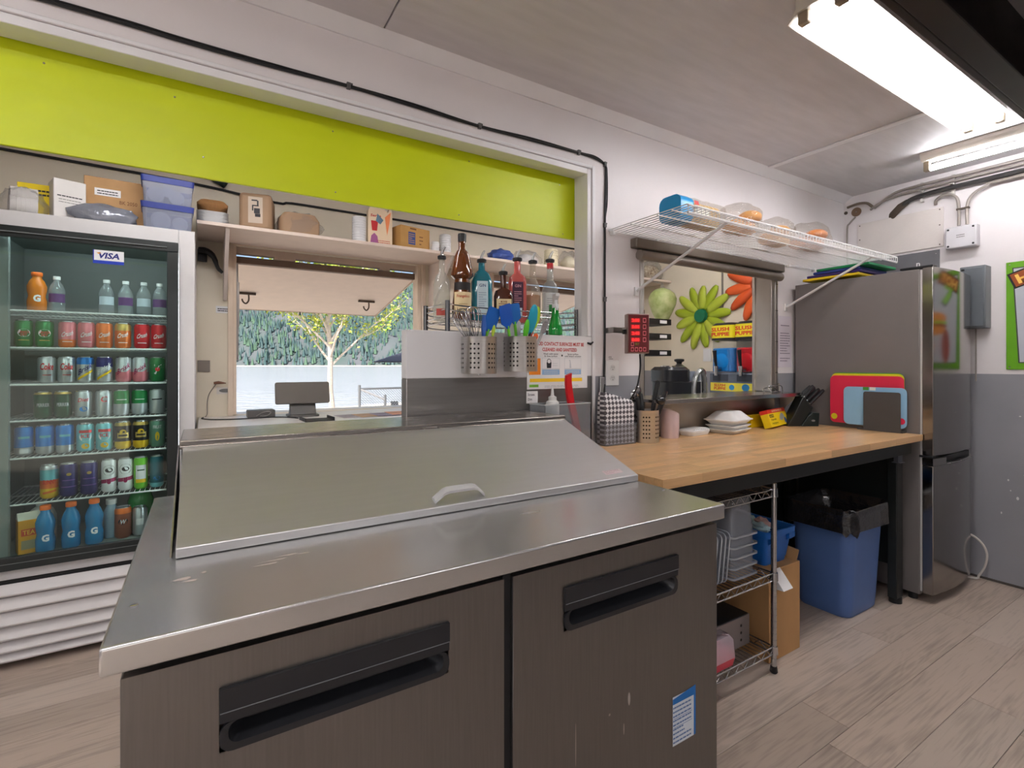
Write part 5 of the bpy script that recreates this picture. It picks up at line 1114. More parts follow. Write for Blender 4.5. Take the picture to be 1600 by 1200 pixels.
def whisk(label, base, tip, R_):
    A, B_ = Vector(base), Vector(tip); d = (B_-A).normalized(); L_ = (B_-A).length; t = thing('whisk', label, 'whisk', A, 0, 'whisks in the first holder')
    s = d.orthogonal().normalized(); u = d.cross(s); hl = L_*.42
    MB().cyl(A, A+d*hl, .006, n=10).build('handle', steel, t)
    for k in range(6):
        a = PI*k/6; e = s*math.cos(a)+u*math.sin(a); p = []
        for i in range(17):
            f = i/16*2-1; q_ = 1-abs(f); z = hl+(L_-hl)*(1-f*f); w = R_*math.sin(PI/2*min(1, 1.0*f if f > 0 else -f))*0
            ww = R_*math.copysign(abs(math.sin(PI*abs(f)**.8)), f) if abs(f) < .999 else 0
            p.append(A+d*z+e*(ww if abs(f) > .0 else 0))
        MB().tube(p, .0014, n=5).build('wire_loop', chrome, t)
    return t
whisk('steel balloon whisk lying towards the hatch from the first holder', (.95, 1.79, HZ1+.01), (.845, 1.765, 1.515), .034)
whisk('second steel balloon whisk fanned out over the first holder', (.945, 1.775, HZ1+.01), (.89, 1.745, 1.525), .036)

# food safety sign on the half wall
sg = thing('wall_sign', 'printed food contact surfaces hygiene sheet hanging on the half-height wall', 'sign', (1.40, 1.85, 1.19))
MB().box(1.225, 1.572, 1.8565, 1.8585, 1.19, 1.418).build('sheet', paper, sg)
m = MB(); Yp = 1.856; mt = [M('sign_red', (186, 36, 40), .6), M('sign_orange', (232, 134, 24), .6), M('sign_yellow', (240, 196, 40), .6), M('sign_blue', (140, 178, 214), .6), M('sign_green', (122, 184, 60), .6), ink, M('sign_grey', (196, 198, 202), .6)]
put_text(m, 'FOOD CONTACT SURFACES MUST BE', (1.408, Yp, 1.396), UX, UZ, .285, .017, 0, .03); put_text(m, 'CLEANED AND SANITIZED', (1.408, Yp, 1.370), UX, UZ, .20, .016, 0, .03)
rect(m, (1.267, Yp, 1.292), UX, UZ, .062, .074, 1); rect(m, (1.39, Yp, 1.23), UX, UZ, .30, .016, 2); rect(m, (1.262, Yp, 1.205), UX, UZ, .05, .012, 4); lines(m, (1.42, Yp, 1.202), UX, UZ, .20, 2, .006, .003, 6)
put_text(m, 'Wash with water\n& rinse surface', (1.356, Yp, 1.345), UX, UZ, .085, .018, 5); put_text(m, 'Spray surface\nwith bleach solution', (1.484, Yp, 1.345), UX, UZ, .098, .018, 5); rect(m, (1.42, Yp, 1.343), UX, UZ, .008, .008, 5)
for x in (1.356, 1.484):
    rect(m, (x, Yp, 1.293), UX, UZ, .10, .078, 6); rect(m, (x, Yp-.0003, 1.3065), UX, UZ, .097, .048, 7); rect(m, (x, Yp-.0003, 1.266), UX, UZ, .098, .022, 3); lines(m, (x, Yp-.0006, 1.268), UX, UZ, .08, 2, .008, .003, 6)
ngon(m, [(-.012, -.02), (.012, -.02), (.014, .006), (-.014, .006)], (1.345, Yp-.0006, 1.305), UX, UZ, 5); ngon(m, ell(.012, .012, 12), (1.345, Yp-.0005, 1.316), UX, UZ, 5); ngon(m, ell(.009, .009, 12), (1.345, Yp-.0007, 1.316), UX, UZ, 7)
ngon(m, [(-.004, -.02), (.006, -.02), (.004, .0), (.0, .018), (-.008, .018), (-.003, .01)], (1.468, Yp-.0006, 1.305), UX, UZ, 6); lines(m, (1.38, Yp-.0006, 1.305), UX, UZ, .03, 2, .01, .002, 6)
m.build('print', mt+[paper], sg)
MB().tube([(1.572, 1.854, 1.405), (1.59, 1.852, 1.40), (1.605, 1.852, 1.41)], [.004, .006, .004], n=6).build('hook', black_plastic, sg)

# acrylic caddy with bottle and red ladle at the end of the prep table
ab = thing('acrylic_caddy', 'clear acrylic open bin on the wall end of the prep table', 'bin', (1.34, 1.79, 1.1015))
ac = clear('acrylic', (222, 226, 230), .14, .06)
b = MB(); x0, x1, y0, y1, z0, z1 = 1.255, 1.50, 1.712, 1.83, 1.102, 1.135
XA0, XA1 = 1.225, 1.475
b = MB(); b.box(XA0, XA1, 1.72, 1.723, .96, 1.128); b.box(XA0, XA1, 1.832, 1.835, .96, 1.128); b.box(XA0, XA0+.003, 1.7231, 1.8319, .96, 1.128); b.box(XA1-.003, XA1, 1.7231, 1.8319, .96, 1.128); b.box(XA0+.0031, XA1-.0031, 1.7231, 1.8319, .96, .963)
b.build('bin_wall', ac, ab); e = MB(); e.tube([(XA0, 1.721, 1.129), (XA1, 1.721, 1.129), (XA1, 1.834, 1.129), (XA0, 1.834, 1.129)], .003, n=6, closed=True); e.build('rim', clear('acrylic_edge', (222, 226, 228), .55, .15), ab)
MB().box(1.24, 1.46, 1.8352, 1.8585, 1.0, 1.09).build('wall_bracket', ac, ab)
rs = thing('red_paddle', 'long red plastic paddle leaning in the acrylic bin', 'paddle', (1.42, 1.775, .964))
b = MB(); P = [Vector((1.452, 1.775, .966)), Vector((1.43, 1.778, 1.06)), Vector((1.405, 1.775, 1.14)), Vector((1.385, 1.765, 1.215)), Vector((1.378, 1.755, 1.258))]
P = catmull(P, 4); b.loft([[p+Vector((sx*(.019-.003*i/len(P)), sy*.009, sx*.006)) for sx, sy in ((-1, 0), (-.8, -1), (.8, -1), (1, 0), (.8, 1), (-.8, 1))] for i, p in enumerate(P)])
b.build('paddle', M('red_plastic', (200, 22, 34), .35, var=.04), rs, angle=40)
b = MB(); b.loft([[(1.452+a, 1.775+c, z) for a, c in rrect(-w, w, -.02, .02, .008, 3)] for w, z in ((.012, .9661), (.012, .9665))]); 
wb = thing('squeeze_bottle', 'translucent white squeeze bottle in the acrylic bin', 'bottle', (1.305, 1.775, .964))
MB().lathe([(.026, 0), (.03, .006), (.03, .16), (.026, .175), (.018, .18), (.018, .195), (.008, .20), (.004, .235), (.003, .236)]).build('bottle_body', M('milky_squeeze', (216, 216, 214), .35), wb, local=True)
nt = thing('handwritten_card', 'small white handwritten card stuck behind the squeeze bottle', 'card', (1.252, 1.85, 1.13))
MB().box(1.222, 1.282, 1.8555, 1.858, 1.128, 1.182).build('card', paper, nt); m = MB(); put_text(m, 'Straws', (1.247, 1.855, 1.167), UX, UZ, .036, .012, 0); put_text(m, 'Dim', (1.24, 1.855, 1.146), UX, UZ, .022, .011, 0); m.build('print', ink, nt)

# ------------------------------------------------------------------ wall beside the opening: outlet, timer, cables
ot = thing('wall_outlet', 'white double power outlet on the wall under the red timer', 'outlet', (1.733, 1.855, 1.26))
MB().box(1.69, 1.776, 1.853, 1.8598, 1.197, 1.322).build('cover_plate', white_plastic, ot, bevel=.003)
for z in (1.285, 1.234):
    MB().prism(ell(.0175, .015, 16, 0, (1.733, z)), 'y', 1.8515, 1.8528).build('socket', M('socket_white', (214, 214, 214), .4), ot)
    m = MB()
    for dx in (-.006, .006): rect(m, (1.733+dx, 1.8512, z+.003), UX, UZ, .002, .009)
    ngon(m, ell(.0025, .0025, 8), (1.733, 1.8512, z-.008), UX, UZ); m.build('slot', ink, ot)
m = MB(); put_text(m, 'ICE', (1.722, 1.8592, 1.338), UX, UZ, .018, .008, 0); rect(m, (1.728, 1.8592, 1.329), UX, UZ, .028, .002); tag(m.build('pencil_note', ink), 'tiny handwritten mark above the white outlet', 'writing')
tm = thing('kitchen_timer', 'red digital cooking timer box with four lit rows on the wall', 'timer', (1.775, 1.72, 1.355), -.50); tm.scale = (.62, 1, 1)
MB().box(-.085, .085, -.0, .055, 0, .19).build('case', M('timer_case', (150, 128, 122), .35, .8), tm, local=True, bevel=.004)
MB().box(-.080, .080, -.004, -.0002, .005, .185).build('front_panel', M('timer_panel', (92, 14, 18), .3), tm, local=True, bevel=.002)
led = M('timer_led', (255, 40, 40), .4, emit=1.6, var=0); m = MB(); m2 = MB()
for k, s_ in enumerate(('2:00', '5:00', '2:40', '8:00')):
    z = .158-.031*k; rect(m, (-.025, -.0045, z), UX, UZ, .074, .021, 1); put_text(m, s_, (-.025, -.0052, z), UX, UZ, .056, .015, 0, .02)
    for a, b_, w, h in ((.045, z+.009, .024, .003), (.045, z-.009, .024, .003), (.0345, z, .003, .021), (.0555, z, .003, .021)): rect(m2, (a, -.0047, b_), UX, UZ, w, h)
for k in range(4):
    x = -.05+.032*k
    for a, b_, w, h in ((x, .027, .022, .003), (x, .011, .022, .003), (x-.0095, .019, .003, .018), (x+.0095, .019, .003, .018)): rect(m2, (a, -.0047, b_), UX, UZ, w, h)
for a, b_, w, h in ((-.05, .052, .022, .003), (-.05, .036, .022, .003), (-.0595, .044, .003, .018), (-.0405, .044, .003, .018)): rect(m2, (a, -.0047, b_), UX, UZ, w, h)
put_text(m, 'FRY', (-.012, -.0047, .044), UX, UZ, .034, .012, 2, .01)
m.build('digit_row', [led, M('led_backing', (160, 16, 22), .4, emit=.25, var=0), M('timer_green', (120, 130, 40), .5)], tm, local=True); m2.build('button', M('timer_button', (236, 120, 130), .5), tm, local=True)
a = MB(); a.cyl((-.0852, .03, .105), (-.11, .03, .105), .012, n=12); a.build('side_knob', black_plastic, tm, local=True)
wbk = MB(); wbk.box(1.69, 1.745, 1.80, 1.804, 1.455, 1.482); wbk.box(1.69, 1.694, 1.8041, 1.8597, 1.455, 1.482); wbk.box(1.7451, 1.749, 1.76, 1.804, 1.455, 1.482); wbk.build('wall_bracket', M('bracket_steel', (168, 164, 160), .35, 1), tm)
w = MB(); w.tube([(1.82, 1.755, 1.352), (1.82, 1.752, 1.28), (1.80, 1.76, 1.18), (1.775, 1.80, 1.10), (1.765, 1.835, 1.03), (1.76, 1.845, .97), (1.762, 1.845, .925)], .0042, n=6, smooth=6)
tag(w.build('timer_cord', cable_black), 'black cord hanging from the red timer behind the utensil cup', 'cord')
kn = thing('cable_run', 'pair of black cables clipped above and down the side of the serving opening', 'cable', (.8, 1.85, 2.3))
for k, (off, r) in enumerate(((0, .0055), (.016, .0035))):
    pts = [(-1.6, 1.850, 2.303)]
    for x, z in ((-.35, 2.302), (-.06, 2.298), (.2, 2.298), (.448, 2.305), (.7, 2.300), (.985, 2.294), (1.25, 2.299), (1.517, 2.302), (1.62, 2.298)):
        sag = .009*(k) if abs(x-.448) > .05 and abs(x-.985) > .05 and abs(x-1.517) > .05 else .004*k
        pts.append((x, 1.852, z+sag+.004))
    pts += [(1.680+.004*k, 1.853, 2.285), (1.688+.008*k, 1.853, 2.24), (1.684+.012*k, 1.853, 2.1), (1.682, 1.853, 1.985), (1.681, 1.853, 1.7), (1.681, 1.853, 1.42), (1.675, 1.852, 1.26), (1.668, 1.846, 1.20)]
    MB().tube(pts, r, n=7, smooth=6).build('cable', cable_black, kn)
for x, z in ((.448, 2.309), (.985, 2.298), (1.517, 2.306), (1.682, 2.285), (1.682, 1.985), (1.681, 1.62)):
    c = MB(); c.box(x-.007, x+.007, 1.846, 1.8596, z-.009, z+.013); c.cyl((x+.012, 1.8597, z+.012), (x+.012, 1.852, z+.012), .004, n=8); c.build('cable_clip', M('clip_grey', (90, 88, 88), .5), kn, bevel=.001)
MB().cyl((1.668, 1.846, 1.205), (1.664, 1.842, 1.15), .009, n=10).build('plug', black_plastic, kn)

# ------------------------------------------------------------------ on the butcher block
CT = .9202
nb = thing('napkin_bin', 'clear bin holding a black and white checked packet on the work table', 'bin', (1.69, 1.785, CT), -.02)
MB().loft([[(x, y, z) for x, y in rrect(-w, w, -w*.42, w*.42, .012, 3)] for w, z in ((.099, 0), (.104, .10), (.102, .10), (.097, .004))]).build('bin_wall', clear('bin_acrylic', (216, 218, 224), .12, .1, ior=1.3), nb, local=True)
ckm = M('checked_packet', (206, 204, 206), .5); n = ckm.node_tree.nodes; l = ckm.node_tree.links
tc = n.new('ShaderNodeTexCoord'); mp = n.new('ShaderNodeMapping'); mp.inputs['Rotation'].default_value = (0, math.radians(45), 0); mp.inputs['Scale'].default_value = (1, 1, 1); ck_ = n.new('ShaderNodeTexChecker'); ck_.inputs['Scale'].default_value = 62
ck_.inputs['Color1'].default_value = (*lin((222, 220, 222)), 1); ck_.inputs['Color2'].default_value = (*lin((82, 78, 84)), 1)
mp.inputs['Location'].default_value = (0, .5, 0); mp.inputs['Scale'].default_value = (1, .0001, 1)
l.new(tc.outputs['Object'], mp.inputs[0]); l.new(mp.outputs[0], ck_.inputs[0]); l.new(ck_.outputs[0], n['Principled BSDF'].inputs['Base Color'])
pk = thing('checked_packet', 'packet with a black and white check pattern standing in the clear bin', 'packet', (1.69, 1.785, CT+.005), -.02)
b = MB(); n_ = 14; rings = []
for j in range(9):
    z = .245*j/8; ring = []
    for x, y in rrect(-.096, .096, -.032, .032, .014, 4):
        k = (1-.35*max(0, (j-5)/3)**2); top_ = (-.045*max(0, (x-.0)/.088) if j == 8 else (-.02*max(0, x/.088) if j == 7 else 0))
        ring.append((x*(1-.03*(j == 8)), y*k+.004*noise.noise(Vector((x*30, z*20, 1))), z+top_))
    rings.append(ring)
b.loft(rings); b.build('packet_body', ckm, pk, local=True, angle=60)
uc = holder('perforated steel cup full of black handled tools on the work table', 1.862, 1.755, CT, .062, .158, .5, hang=False)
def ladle(label, b0, pts, R0, bm_, name='serving_spoon'):
    t = thing(name, label, 'spoon', b0, 0, 'black tools in the steel cup')
    MB().tube(pts, [.006, .007, .009, .010], n=8, smooth=4).build('handle', bm_, t)
    return t
bkp = M('tool_black', (28, 28, 30), .35)
for k, (dx, dy, h_, lean, lab_) in enumerate(((.025, .0, .30, (.05, -.01), 'tallest black handled tool leaning out of the steel cup'), (.03, -.02, .25, (.055, -.03), 'broad black spoon handle at the front of the steel cup'), (-.02, .01, .22, (-.03, .0), 'black looped handle nearest the checked packet'), (0, .025, .235, (.01, .02), 'black handle standing at the back of the steel cup'))):
    A = Vector((1.862+dx*.5, 1.755+dy*.5, CT+.012)); B_ = Vector((1.862+dx+lean[0], 1.755+dy+lean[1], CT+h_)); t = thing('serving_tool', lab_, 'utensil', A, 0, 'black tools in the steel cup')
    MB().tube([A, A.lerp(B_, .4), A.lerp(B_, .7), B_], [.004, .005, .009, .012, .013, .012, .010], n=8, smooth=4).build('handle', bkp, t)
    if k == 2: MB().tube([B_+Vector((0, 0, -.02)), B_+Vector((-.03, 0, -.01)), B_+Vector((-.04, 0, -.06)), B_+Vector((-.01, 0, -.09))], .004, n=6, smooth=4).build('loop', bkp, t)
    if k == 1: MB().blob(B_+Vector((-.035, .0, -.045)), (.028, .02, .022), 0, 1, 1).build('bowl', M('tool_bowl', (70, 70, 72), .25, .8), t)
for k, (dx, lab_) in enumerate(((-.04, 'steel spoon bowl rising behind the looped black handle'), (-.015, 'steel ladle bowl in the middle of the tool cup'))):
    A = Vector((1.862+dx*.3, 1.785, CT+.012)); t = thing('metal_spoon', lab_, 'spoon', A); B_ = Vector((1.862+dx, 1.795, CT+.20+.02*k)); MB().cyl(A, B_, .004, n=8).build('handle', steel, t)
    MB().blob(B_+Vector((0, 0, .025)), (.024, .010, .032), 0, 1, 1).build('bowl', chrome, t)
pc = thing('pink_cup', 'pinkish translucent pot with slanting lid on the work table', 'pot', (2.075, 1.79, CT))
pm = M('pink_translucent', (208, 186, 190), .3, var=.04)
b = MB(); rg = [[(.047*k*math.cos(2*PI*i/24), .047*k*math.sin(2*PI*i/24), z) for i in range(24)] for k, z in ((.94, 0), (1, .006), (1, .11))]
b.loft(rg, c1=False); rg2 = [[(.047*k*math.cos(2*PI*i/24), .047*k*math.sin(2*PI*i/24), .11+zz-.018*math.cos(2*PI*i/24)*1) for i in range(24)] for k, zz in ((1, .022), (.96, .026), (.6, .028))]
b.loft([rg[-1], rg2[0]], c0=False, c1=False); b.build('pot_wall', pm, pc, local=True, angle=50); MB().loft([[(x, y, z+.0004) for x, y, z in r] for r in rg2]).build('lid', M('pink_lid', (222, 206, 208), .35), pc, local=True, angle=50)
tr = thing('foam_tray', 'low white foam tray with ridged top on the work table', 'tray', (2.275, 1.795, CT), .12)
MB().loft([[(x, y, z) for x, y in rrect(-w, w, -d, d, .015, 4)] for w, d, z in ((.075, .042, 0), (.083, .05, .022), (.08, .048, .03))]).build('tray_body', white_plastic, tr, local=True, bevel=.002)
b = MB()
for i in range(9): b.cyl((-.068+.017*i, -.04, .031), (-.068+.017*i, .04, .031), .006, n=8)
b.build('ridge', white_plastic, tr, local=True)
def clam(label, z, closed):
    t = thing('foam_container', label, 'container', (2.53, 1.765, CT+z), .18, 'white foam containers on the work table')
    Rr = lambda w, d, zz, r=.02: [(x, y, zz) for x, y in rrect(-w, w, -d, d, r, 4)]
    if closed:
        MB().loft([Rr(.085, .065, .0), Rr(.112, .09, .026)]).build('base', white_plastic, t, local=True, angle=30)
        MB().loft([Rr(.117, .095, .0262), Rr(.117, .095, .031), Rr(.108, .086, .033), Rr(.070, .05, .072), Rr(.062, .044, .075)]).build('lid', M('foam_white', (232, 230, 230), .55), t, local=True, angle=30)
    else:
        MB().loft([Rr(.088, .067, .0), Rr(.108, .085, .018), Rr(.112, .088, .0185), Rr(.112, .088, .0222)]).build('base', white_plastic, t, local=True, angle=30)
clam('white foam container base, lower of the flat pair under the closed box', 0, False); clam('white foam container base directly under the closed foam box', .0226, False); clam('closed white foam clamshell on top of two foam bases', .0452, True)
yb = thing('wrap_box', 'yellow and red box of storage bags tilted against a yellow carton', 'box', (2.955, 1.79, CT), .0)
ym = M('box_yellow', (236, 206, 20), .45, var=.03); yr = M('box_red', (206, 44, 30), .45)
b = MB(); b.box(-.145, .125, .018, .052, 0, .075, 0); b.xf(Matrix.Rotation(-.0, 4, 'X')); b.build('rear_carton', ym, yb, local=True, bevel=.002)
b = MB(); b.box(-.10, .15, -.018, .018, 0, .085, 0); b.box(-.1003, .1503, -.0183, .0183, .066, .0853, 1)
m = MB(); put_text(m, 'SAVE BUNDLE', (.03, -.0188, .076), UX, UZ, .14, .010, 0, .02); rect(m, (-.06, -.0187, .053), UX, UZ, .055, .015, 1); put_text(m, 'GLOVES', (-.06, -.019, .053), UX, UZ, .046, .009, 2, .02)
put_text(m, 'Disposable', (-.045, -.0187, .034), UX, UZ, .07, .011, 1); put_text(m, 'vinyl gloves', (-.04, -.0187, .016), UX, UZ, .08, .011, 1)
for e_ in ((.07, .040, .026, .016, .3), (.09, .046, .022, .012, -.4), (.055, .035, .018, .009, .2)): ngon(m, ell(e_[2], e_[3], 14, e_[4]), (e_[0], -.0187, e_[1]), UX, UZ, 3)
ngon(m, ell(.014, .014, 16), (.11, -.0191, .022), UX, UZ, 4)
TT = Matrix.Translation((0, -.05, .006)) @ Matrix.Rotation(.22, 4, 'Z') @ Matrix.Rotation(-.32, 4, 'X') @ Matrix.Scale(1.22, 4)
b.xf(TT); m.xf(TT); bx_ = b.build('carton', [ym, yr], yb, local=True, bevel=.001); m.build('print', [M('print_cream', (250, 230, 190), .5), ink, ym, M('print_photo', (176, 178, 176), .5), M('print_blue', (40, 80, 160), .5)], yb, local=True)
# knife block
kb = thing('knife_block', 'black slanted knife block with black handled knives beside the cutting boards', 'knife block', (3.20, 1.70, CT), -.55)
kbm = M('block_black', (24, 28, 28), .35, var=.06)
b = MB(); b.prism([(-.13, .0), (-.05, .0), (.03, .115), (-.03, .185)], 'y', -.045, .045); b.build('block', kbm, kb, local=True, bevel=.004)
b = MB(); b.prism([(-.045, .0), (.065, .0), (.07, .082), (.025, .085), (-.005, .058)], 'y', -.043, .043); b.build('stand', M('block_dark_green', (26, 36, 36), .35), kb, local=True, bevel=.003)
dn = Vector((.115, 0, .185)).normalized(); sd = Vector((.06, 0, -.07)).normalized()
for k, (s_, y, L_, r) in enumerate(((.012, -.025, .085, .010), (.012, .0, .095, .010), (.012, .025, .09, .010), (.042, -.022, .10, .010), (.042, .022, .10, .010), (.07, -.015, .12, .012), (.07, .015, .115, .012))):
    p = Vector((-.03, y, .185))+sd*s_; d_ = Vector((.72, 0, .69)).normalized()
    b = MB(); b.cyl(p-d_*.01, p+d_*.012, r*.5, n=8); b.build('blade_collar', steel, kb, local=True)
    MB().tube([p+d_*.012, p+d_*(.012+L_*.5), p+d_*(.012+L_*.9), p+d_*(.012+L_)], [r, r*1.05, r*.95, r*.7], n=8).build('knife_handle', bkp, kb, local=True)
lg = MB(); ngon(lg, ell(.012, .006, 14), (.03, -.0436, .035), UX, UZ); lg.build('emblem', print_grey, kb, local=True)
# cutting boards against the fridge
def board(label, x, y0, y1, z0, z1, col, th=.006, hole=None, group=None, tab=None):
    t = thing('cutting_board', label, 'cutting board', (x, (y0+y1)/2, z0), 0, group)
    MB().prism([(a, b) for a, b in rrect(y0, y1, z0, z1, .028, 6)], 'x', x-th/2, x+th/2).build('board', col, t, bevel=.0015)
    if hole: m = MB(); m.add([(x-th/2-.0004, hole[0]+a, hole[1]+b) for a, b in ell(.018, .018, 18)], [tuple(range(18))]); m.build('dot', hole[2], t)
    if tab: m = MB(); [m.add([(x-th/2-.0005, a, b) for a, b in ((u, tab[0]), (u-.03, tab[0]), (u-.03, tab[0]+.018), (u, tab[0]+.018))], [(0, 1, 2, 3)], i) for i, u in enumerate((1.415, 1.38))]; m.build('tab', [M('tab_green', (70, 150, 50), .5), M('tab_white', (230, 230, 220), .5)], t)
    return t
cgy, crd, cbl = M('board_yellow', (206, 200, 30), .45), M('board_red', (206, 36, 70), .45, var=.03), M('board_blue', (138, 182, 214), .45, var=.03)
bg = 'colour coded cutting boards by the fridge'
board('green edged cutting board rearmost against the refrigerator side', 3.330, 1.225, 1.60, .95, 1.252, M('board_green', (90, 160, 40), .45), group=bg)
board('yellow cutting board just behind the red one', 3.322, 1.22, 1.60, .95, 1.247, cgy, group=bg)
board('large red cutting board leaning at the refrigerator side', 3.313, 1.218, 1.602, .948, 1.235, crd, hole=(1.578, .985, cgy), group=bg)
board('smaller pale blue cutting board in front of the red one', 3.300, 1.20, 1.52, .945, 1.17, cbl, hole=(1.225, .985, crd), group=bg, tab=(1.152,))
bs = thing('board_stand', 'dark grey upright holder plate in front of the cutting boards', 'stand', (3.28, 1.31, CT))
gs = M('stand_grey', (70, 68, 68), .5)
MB().prism(rrect(1.222, 1.405, CT+.001, 1.145, .012, 4), 'x', 3.277, 3.283).build('front_plate', gs, bs, bevel=.001)
MB().box(3.2832, 3.337, 1.215, 1.44, CT, CT+.012).build('base', gs, bs, bevel=.001)
# boards on the refrigerator
for k, (col, nm, z, y0, y1) in enumerate(((M('mat_yellow', (226, 196, 30), .5), 'yellow', 1.843, 1.46, 1.79), (M('mat_purple', (60, 40, 110), .5), 'dark purple', 1.862, 1.45, 1.77), (M('mat_blue', (40, 60, 130), .5), 'dark blue', 1.880, 1.46, 1.73), (M('mat_green', (20, 126, 76), .5), 'green', 1.898, 1.41, 1.71))):
    t = thing('cutting_board', '%s cutting board in the stack lying on the refrigerator' % nm, 'cutting board', (3.55, 1.5, z), 0, 'cutting boards on top of the fridge')
    MB().box(3.36-.012*(k == 0), 3.72, y0, y1, z, z+.0155).build('board', col, t, bevel=.003)
# ------------------------------------------------------------------ wire shelf with bread
ws = thing('wire_shelf', 'white coated wire shelf on diagonal braces above the pass-through, holding bread', 'shelf', (2.7, 1.6, 1.95))
wc = M('white_coated_wire', (216, 214, 214), .4, var=.02)
SX0, SX1, SY0, SY1, WZ = 1.70, 3.63, 1.375, 1.845, 1.965
s = MB()
for x, y, z in ((0, SY1, WZ-.006), (0, SY0+.08, WZ-.006), (0, SY0+.16, WZ-.006), (0, SY0+.32, WZ-.006), (0, SY0-.004, WZ-.034)): s.tube([(SX0, y, z), (SX1, y, z)], .0034, n=6)
for z in (WZ-.004, WZ-.036): s.tube([(SX0, SY0-.002, z), (SX1, SY0-.002, z)], .0048, n=6)
nw = 70
for i in range(nw+1):
    x = SX0+(SX1-SX0)*i/nw; s.tube([(x, SY1, WZ-.001), (x, SY0, WZ-.001), (x, SY0-.005, WZ-.006), (x, SY0-.005, WZ-.036)], .0024, n=4)
s.build('deck', wc, ws)
for x in (2.0, 3.37):
    p = MB(); p.cyl((x-.10, 1.852, 1.68), (x, SY0+.015, WZ-.02), .0075, n=10); p.box(x-.113, x-.087, 1.851, 1.8598, 1.655, 1.70); p.build('brace', wc, ws)
for i in range(7):
    x = SX0+.03+(SX1-SX0-.06)*i/6; c = MB(); c.box(x-.008, x+.008, 1.838, 1.8598, WZ-.020, WZ+.004); c.build('wall_clip', white_plastic, ws, bevel=.002)
bm_ = M('bun_crust', (218, 146, 62), .45, var=.12, scale=10, rgb2=(226, 168, 92)); bcr = M('bread_crumb', (226, 190, 128), .7, var=.08, scale=20)
bagf = clear('bread_bag_film', (250, 247, 242), .05, .15, bump=.7, bscale=35, ior=1.25)
def bunbag(label, x, y, n, seed, col, wx, group):
    t = thing('bread_bag', label, 'bread', (x, y, WZ+.0015), 0, group); q = random.Random(seed)
    for i in range(n):
        bx = -wx+2*wx*(i+.5)/n; col_ = col
        for zz in ((.035,) if n < 2 else (.032, .088)):
            if zz > .05 and i == 0: continue
            MB().blob((bx+q.uniform(-.01, .01), q.uniform(-.02, .02), zz), (wx/n*1.05, .06, .034), .04, 2, seed+i, 16, 10, flat=-.85).build('bun', col_, t, local=True)
    b = MB().blob((0, 0, .072), (wx*1.25, .095, .082), .16, 2.5, seed, 20, 14, flat=-.86)
    b.tube([(wx*1.1, 0, .08), (wx*1.35, .01, .085), (wx*1.6, .02, .10)], [.02, .008, .03], n=8); b.build('bag', bagf, t, local=True, angle=60); return t
t = bunbag('clear bag of burger buns with round golden tops in the middle of the wire shelf', 2.33, 1.56, 2, 3, bm_, .105, None)
t = bunbag('bag of shiny brown buns nearest the fridge on the wire shelf', 2.99, 1.56, 2, 8, M('bun_brown', (196, 116, 44), .35, var=.1), .12, None)
t = bunbag('loosely filled bag of pale buns between the two other bun bags', 2.72, 1.60, 2, 5, M('bun_pale', (220, 166, 100), .5, var=.1), .10, None)
lf = thing('bread_bag', 'sliced loaf in a clear and blue bag at the near end of the wire shelf', 'bread', (2.02, 1.60, WZ+.0015))
for i in range(9): MB().prism([(a, b) for a, b in rrect(-.055, .055, .002, .105, .03, 4)], 'x', -.13+.029*i, -.104+.029*i).build('slice', bcr, lf, local=True)
b = MB(); rg = []
for i in range(12):
    x = -.165+.33*i/11; k = 1+.05*noise.noise(Vector((i*.9, 1, 1))); rg.append([(x, y*k, max(.0005, z*k)) for y, z in rrect(-.064, .064, .0005, .122, .035, 4)])
b.loft(rg, [1, 1, 1, 0, 0, 0, 0, 0, 0, 0, 0, 0]); b.build('bag', [bagf, M('bag_blue_print', (28, 140, 200), .3)], lf, local=True, angle=60)
m = MB(); rect(m, (-.02, -.0672, .055), UX, UZ, .10, .05, 0); rect(m, (-.06, -.0675, .09), UX, (0, .2, 1), .03, .02, 1); m.build('print', [M('bread_print_white', (226, 224, 210), .5), M('bread_print_red', (190, 50, 50), .5)], lf, local=True)

# ------------------------------------------------------------------ pass-through frame
pf = thing('pass_through_frame', 'stainless pass-through frame with roller head rail and projecting sill shelf', 'frame', (2.54, 1.86, 1.11))
fs = M('frame_steel', (196, 192, 186), .3, 1, var=.05, scale=6)
b = MB(); b.box(1.86, 3.19, 1.815, 1.8597, 1.895, 1.945); b.build('head_rail', M('rail_grey', (120, 112, 104), .4, .7), pf, bevel=.006)
b = MB(); b.cyl((1.90, 1.835, 1.865), (3.17, 1.835, 1.865), .026, n=16); b.build('roller_tube', M('roller_grey', (150, 142, 134), .35, .8), pf)
b = MB(); b.box(3.11, 3.1345, 1.851, 1.985, 1.1285, 1.88); b.box(3.095, 3.1099, 1.849, 1.862, 1.1285, 1.88); b.box(3.135, 3.165, 1.848, 1.8597, 1.1285, 1.88); b.box(3.098, 3.1099, 1.968, 1.985, 1.1285, 1.88)
b.build('jamb', fs, pf, bevel=.002)
b = MB(); b.box(1.9402, 1.952, 1.851, 1.985, 1.1285, 1.88); b.box(1.925, 1.9401, 1.852, 1.8597, 1.1285, 1.88); b.build('jamb', fs, pf, bevel=.002)
b = MB(); b.box(1.905, 3.22, 1.71, 2.02, 1.1105, 1.1255); b.box(1.905, 3.22, 1.708, 1.7099, 1.103, 1.1256); b.build('sill_shelf', M('sill_steel', (186, 180, 172), .22, 1, var=.06, scale=6), pf, bevel=.002)
for z in (1.25, 1.45, 1.65, 1.82):
    for x in (3.14, 3.158): MB().cyl((x, 1.8478, z), (x, 1.8465, z), .0035, n=8).build('screw', black_metal, pf)
